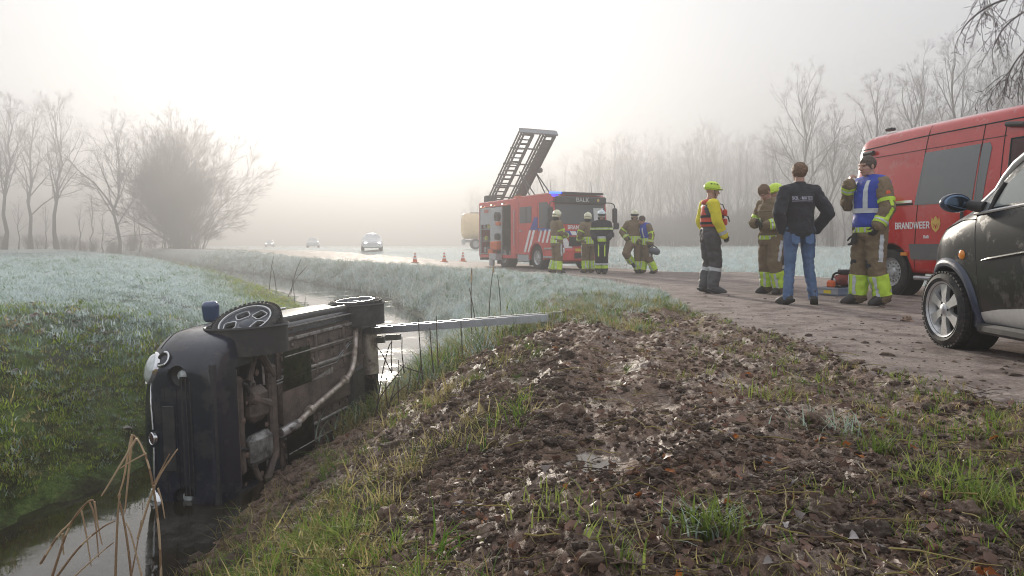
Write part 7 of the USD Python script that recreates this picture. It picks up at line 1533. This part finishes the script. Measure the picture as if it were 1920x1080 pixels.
# 8: second water rescuer, almost wholly hidden
p = Person('person in lime helmet and dark boots, almost hidden behind the dark-jacketed man', 1461, 541, 1.86, PI / 2 + 0.2, dict(neck=(0, 0.02, 1.48), head=(0, 0.07, 1.62), elR=(0.22, 0.05, 1.15), wrR=(0.14, 0.25, 1.1), elL=(-0.22, 0.05, 1.15), wrL=(-0.14, 0.25, 1.1), anR=(0.12, -0.16, 0.1), toR=(0.14, 0.02, 0.04)), 1.0, 0.032, 12.9, headrot=(0, -0.35, 0))
p.body(False); tp, tm = p.put('drysuit_trousers', union(p.legs(0.012, stop=0.98)), m_drysuit, wr=0.012); p.put('drysuit_top', union(p.torso(0.01, 0.86) + p.sleeves(0.008)), m_drysuit, wr=0.01)
for S in 'RL': p.band(tm, 'white_boot_band', 'kn' + S, 'an' + S, 0.22, 0.36, m_refl, 0.008, tp, False, None, 0.14)
p.boots(m_wader, 0.068, 0.14); p.helmet(m_limehelm, 'peak')
# 9: the man in the dark jacket and jeans, seen from behind
p = Person('man in dark jacket and blue jeans seen from behind, hands in his pockets', 1499, 567, 1.84, -0.04, dict(elR=(0.335, -0.09, 1.16), wrR=(0.215, 0.03, 0.96), elL=(-0.285, -0.08, 1.16), wrL=(-0.20, 0.04, 0.96), knR=(0.125, 0.03, 0.50), anR=(0.165, -0.02, 0.10), toR=(0.225, 0.14, 0.04), knL=(-0.12, 0.01, 0.50), anL=(-0.165, -0.06, 0.10), toL=(-0.23, 0.09, 0.04), hdR=(-0.55, 0.5, -0.7), hdL=(0.55, 0.5, -0.7), hipR=(0.10, 0, 0.93), hipL=(-0.10, 0, 0.93)), 1.0, 0.026, 9.75, headrot=(0.10, 0.05, 0))
p.body(True, curl=(0.9, 0.9))
tp, tm = p.put('jeans', union(p.legs(-0.004, (0.100, 0.066, 0.060), 1.02, 0.118)), m_jeans, wr=0.014, ws=11)
for sx in (-1, 1): part(tp, 'back_pocket', MB().prism([(-0.055, 0.06), (0.055, 0.06), (0.05, -0.05), (0, -0.075), (-0.05, -0.05)], 0, 0.006, M4((1, 0, 0), (0, 0.10, 1), (0, -1, 0.1), (sx * 0.085, -0.122, 0.835))).arr(), m_jeans)
jp, jm = p.put('jacket', union(p.torso(0.010, 0.905) + p.sleeves(0.006, 0.99, (0.080, 0.068, 0.062))), m_jacket, wr=0.014, ws=8)
col = MB().tube([p.J['neck'] - V(0, 0, 0.02), p.J['neck'] + V(0, 0.01, 0.05)], [0.092, 0.078], 20, False); part(jp, 'collar', col.arr(), m_jacket, 40)
p.band(jm, 'waistband', 'pelvis', 'waist', -0.55, -0.15, m_jacket, 0.006, jp, True, None, 0.28)
lo, hi = trimesh.Trimesh(jm.vertices, jm.faces), None
def on_back(mesh, t, x0, z0):
    v = np.array(t.vertices); q = np.column_stack([v[:, 0] + x0, v[:, 1] + z0]); tree = cKDTree(mesh.vertices[:, [0, 2]][mesh.vertices[:, 1] < -0.05]); mv = mesh.vertices[mesh.vertices[:, 1] < -0.05]
    d_, i_ = tree.query(q, k=6); w = 1 / (d_ + 1e-4); y = (mv[:, 1][i_] * w).sum(1) / w.sum(1)
    return np.column_stack([q[:, 0], y - 0.004 - v[:, 2], q[:, 1]]), np.asarray(t.faces)[:, ::1]
t = meshkit.text_mesh('SOL-MATES', 0.042, 0.003, False); v = np.array(t.vertices); v[:, 0] = (v[:, 0] - v[:, 0].min()) * 0.255 / np.ptp(v[:, 0]); t = trimesh.Trimesh(v, t.faces, process=False)
m_print = mat('pale_violet_print', (0.62, 0.60, 0.72), 0.5)
part(jp, 'lettering', on_back(jm, t, -0.130, 1.325), m_print)
part(jp, 'print_line', on_back(jm, trimesh.Trimesh(*MB().box((0.125, 0, 0.0015), (0.25, 0.004, 0.003)).arr(), process=False).subdivide().subdivide().subdivide(), -0.130, 1.308), m_print)
p.hair(m_hairb, cut=-0.035, thick=0.016); p.boots(m_boot, 0.052, 0.06)
# 10: officer in blue vest, hand at his mouth
p = Person('man in tan suit and blue vest, hand to his face, beside the red van', 1632, 564, 1.94, PI / 2 + 0.25, dict(elR=(0.25, 0.12, 1.22), wrR=(0.10, 0.22, 1.46), hdR=(-0.25, -0.05, 0.9), elL=(-0.275, -0.01, 1.15), wrL=(-0.27, 0.12, 0.94), knR=(0.10, 0.07, 0.50), anR=(0.12, 0.08, 0.10), toR=(0.14, 0.25, 0.04), knL=(-0.11, 0.02, 0.50), anL=(-0.13, -0.06, 0.10), toL=(-0.16, 0.11, 0.04), head=(0.02, 0.03, 1.67)), 1.08, 0.026, 9.75, headrot=(0.05, -0.12, 0))
p.body('R', curl=(1.1, 0.7), palm={'R': V(-0.4, -0.9, 0.1)}); jp, jm, tp, tm = tan_suit(p, lower=False, hem=0.84)
p.hair(m_haird, cut=-0.03, thick=0.006); p.boots(m_boot, 0.068)
vp, vm = p.put('blue_vest', union(p.torso(0.034, 0.965)), m_bluevest, wr=0.008)
p.band(vm, 'vest_hoop', 'waist', 'chest', -0.02, 0.24, m_refl, 0.006, vp, False, None, 0.5)
for o in (-0.13, 0.08): p.band(vm, 'vest_stripe', 'waist', 'chest', 0.24, 1.75, m_refl, 0.006, vp, False, (tuple(p.lat), o, o + 0.055), 0.5)
part(jp, 'red_arm_badge', arrm(ell(p.J['shL'] + (p.J['elL'] - p.J['shL']) * 0.38 + V(-0.088, 0.02, 0.0), (0.014, 0.034, 0.034))), mat('badge_red', (0.6, 0.10, 0.03), 0.5), True)
part(tp, 'knee_pad', arrm(ell((-0.10, 0.085, 0.50), (0.062, 0.045, 0.11))), m_navyc, True); part(tp, 'knee_pad', arrm(ell((0.10, 0.135, 0.50), (0.062, 0.045, 0.11))), m_navyc, True)
part(tp, 'glove_on_clip', arrm(union(hand_parts(V(0.06, 0.17, 0.86), V(0.05, 0.1, -1.0), V(0, 1, 0), 1, 0.6, 1.1))), m_glove, True)
part(tp, 'clip_strap', MB().tube([(0.05, 0.15, 0.98), (0.06, 0.17, 0.87)], 0.008, 6).arr(), m_steel, 40)
# ---------------------------------------------------------------- the fog
hz = usdkit.material(stage, '/World/Looks/fog_air', {'v': ('principled_volume', {'color': FOG_C, 'density': FOG, 'anisotropy': FOG_G})}, [], volume='v.volume')
hb = MB().box((0, 300, (HAZE_TOP - 3.0) / 2), (2600, 760, HAZE_TOP + 3.0))
structure('haze', hb.arr(), hz, smooth=False, kind='stuff')
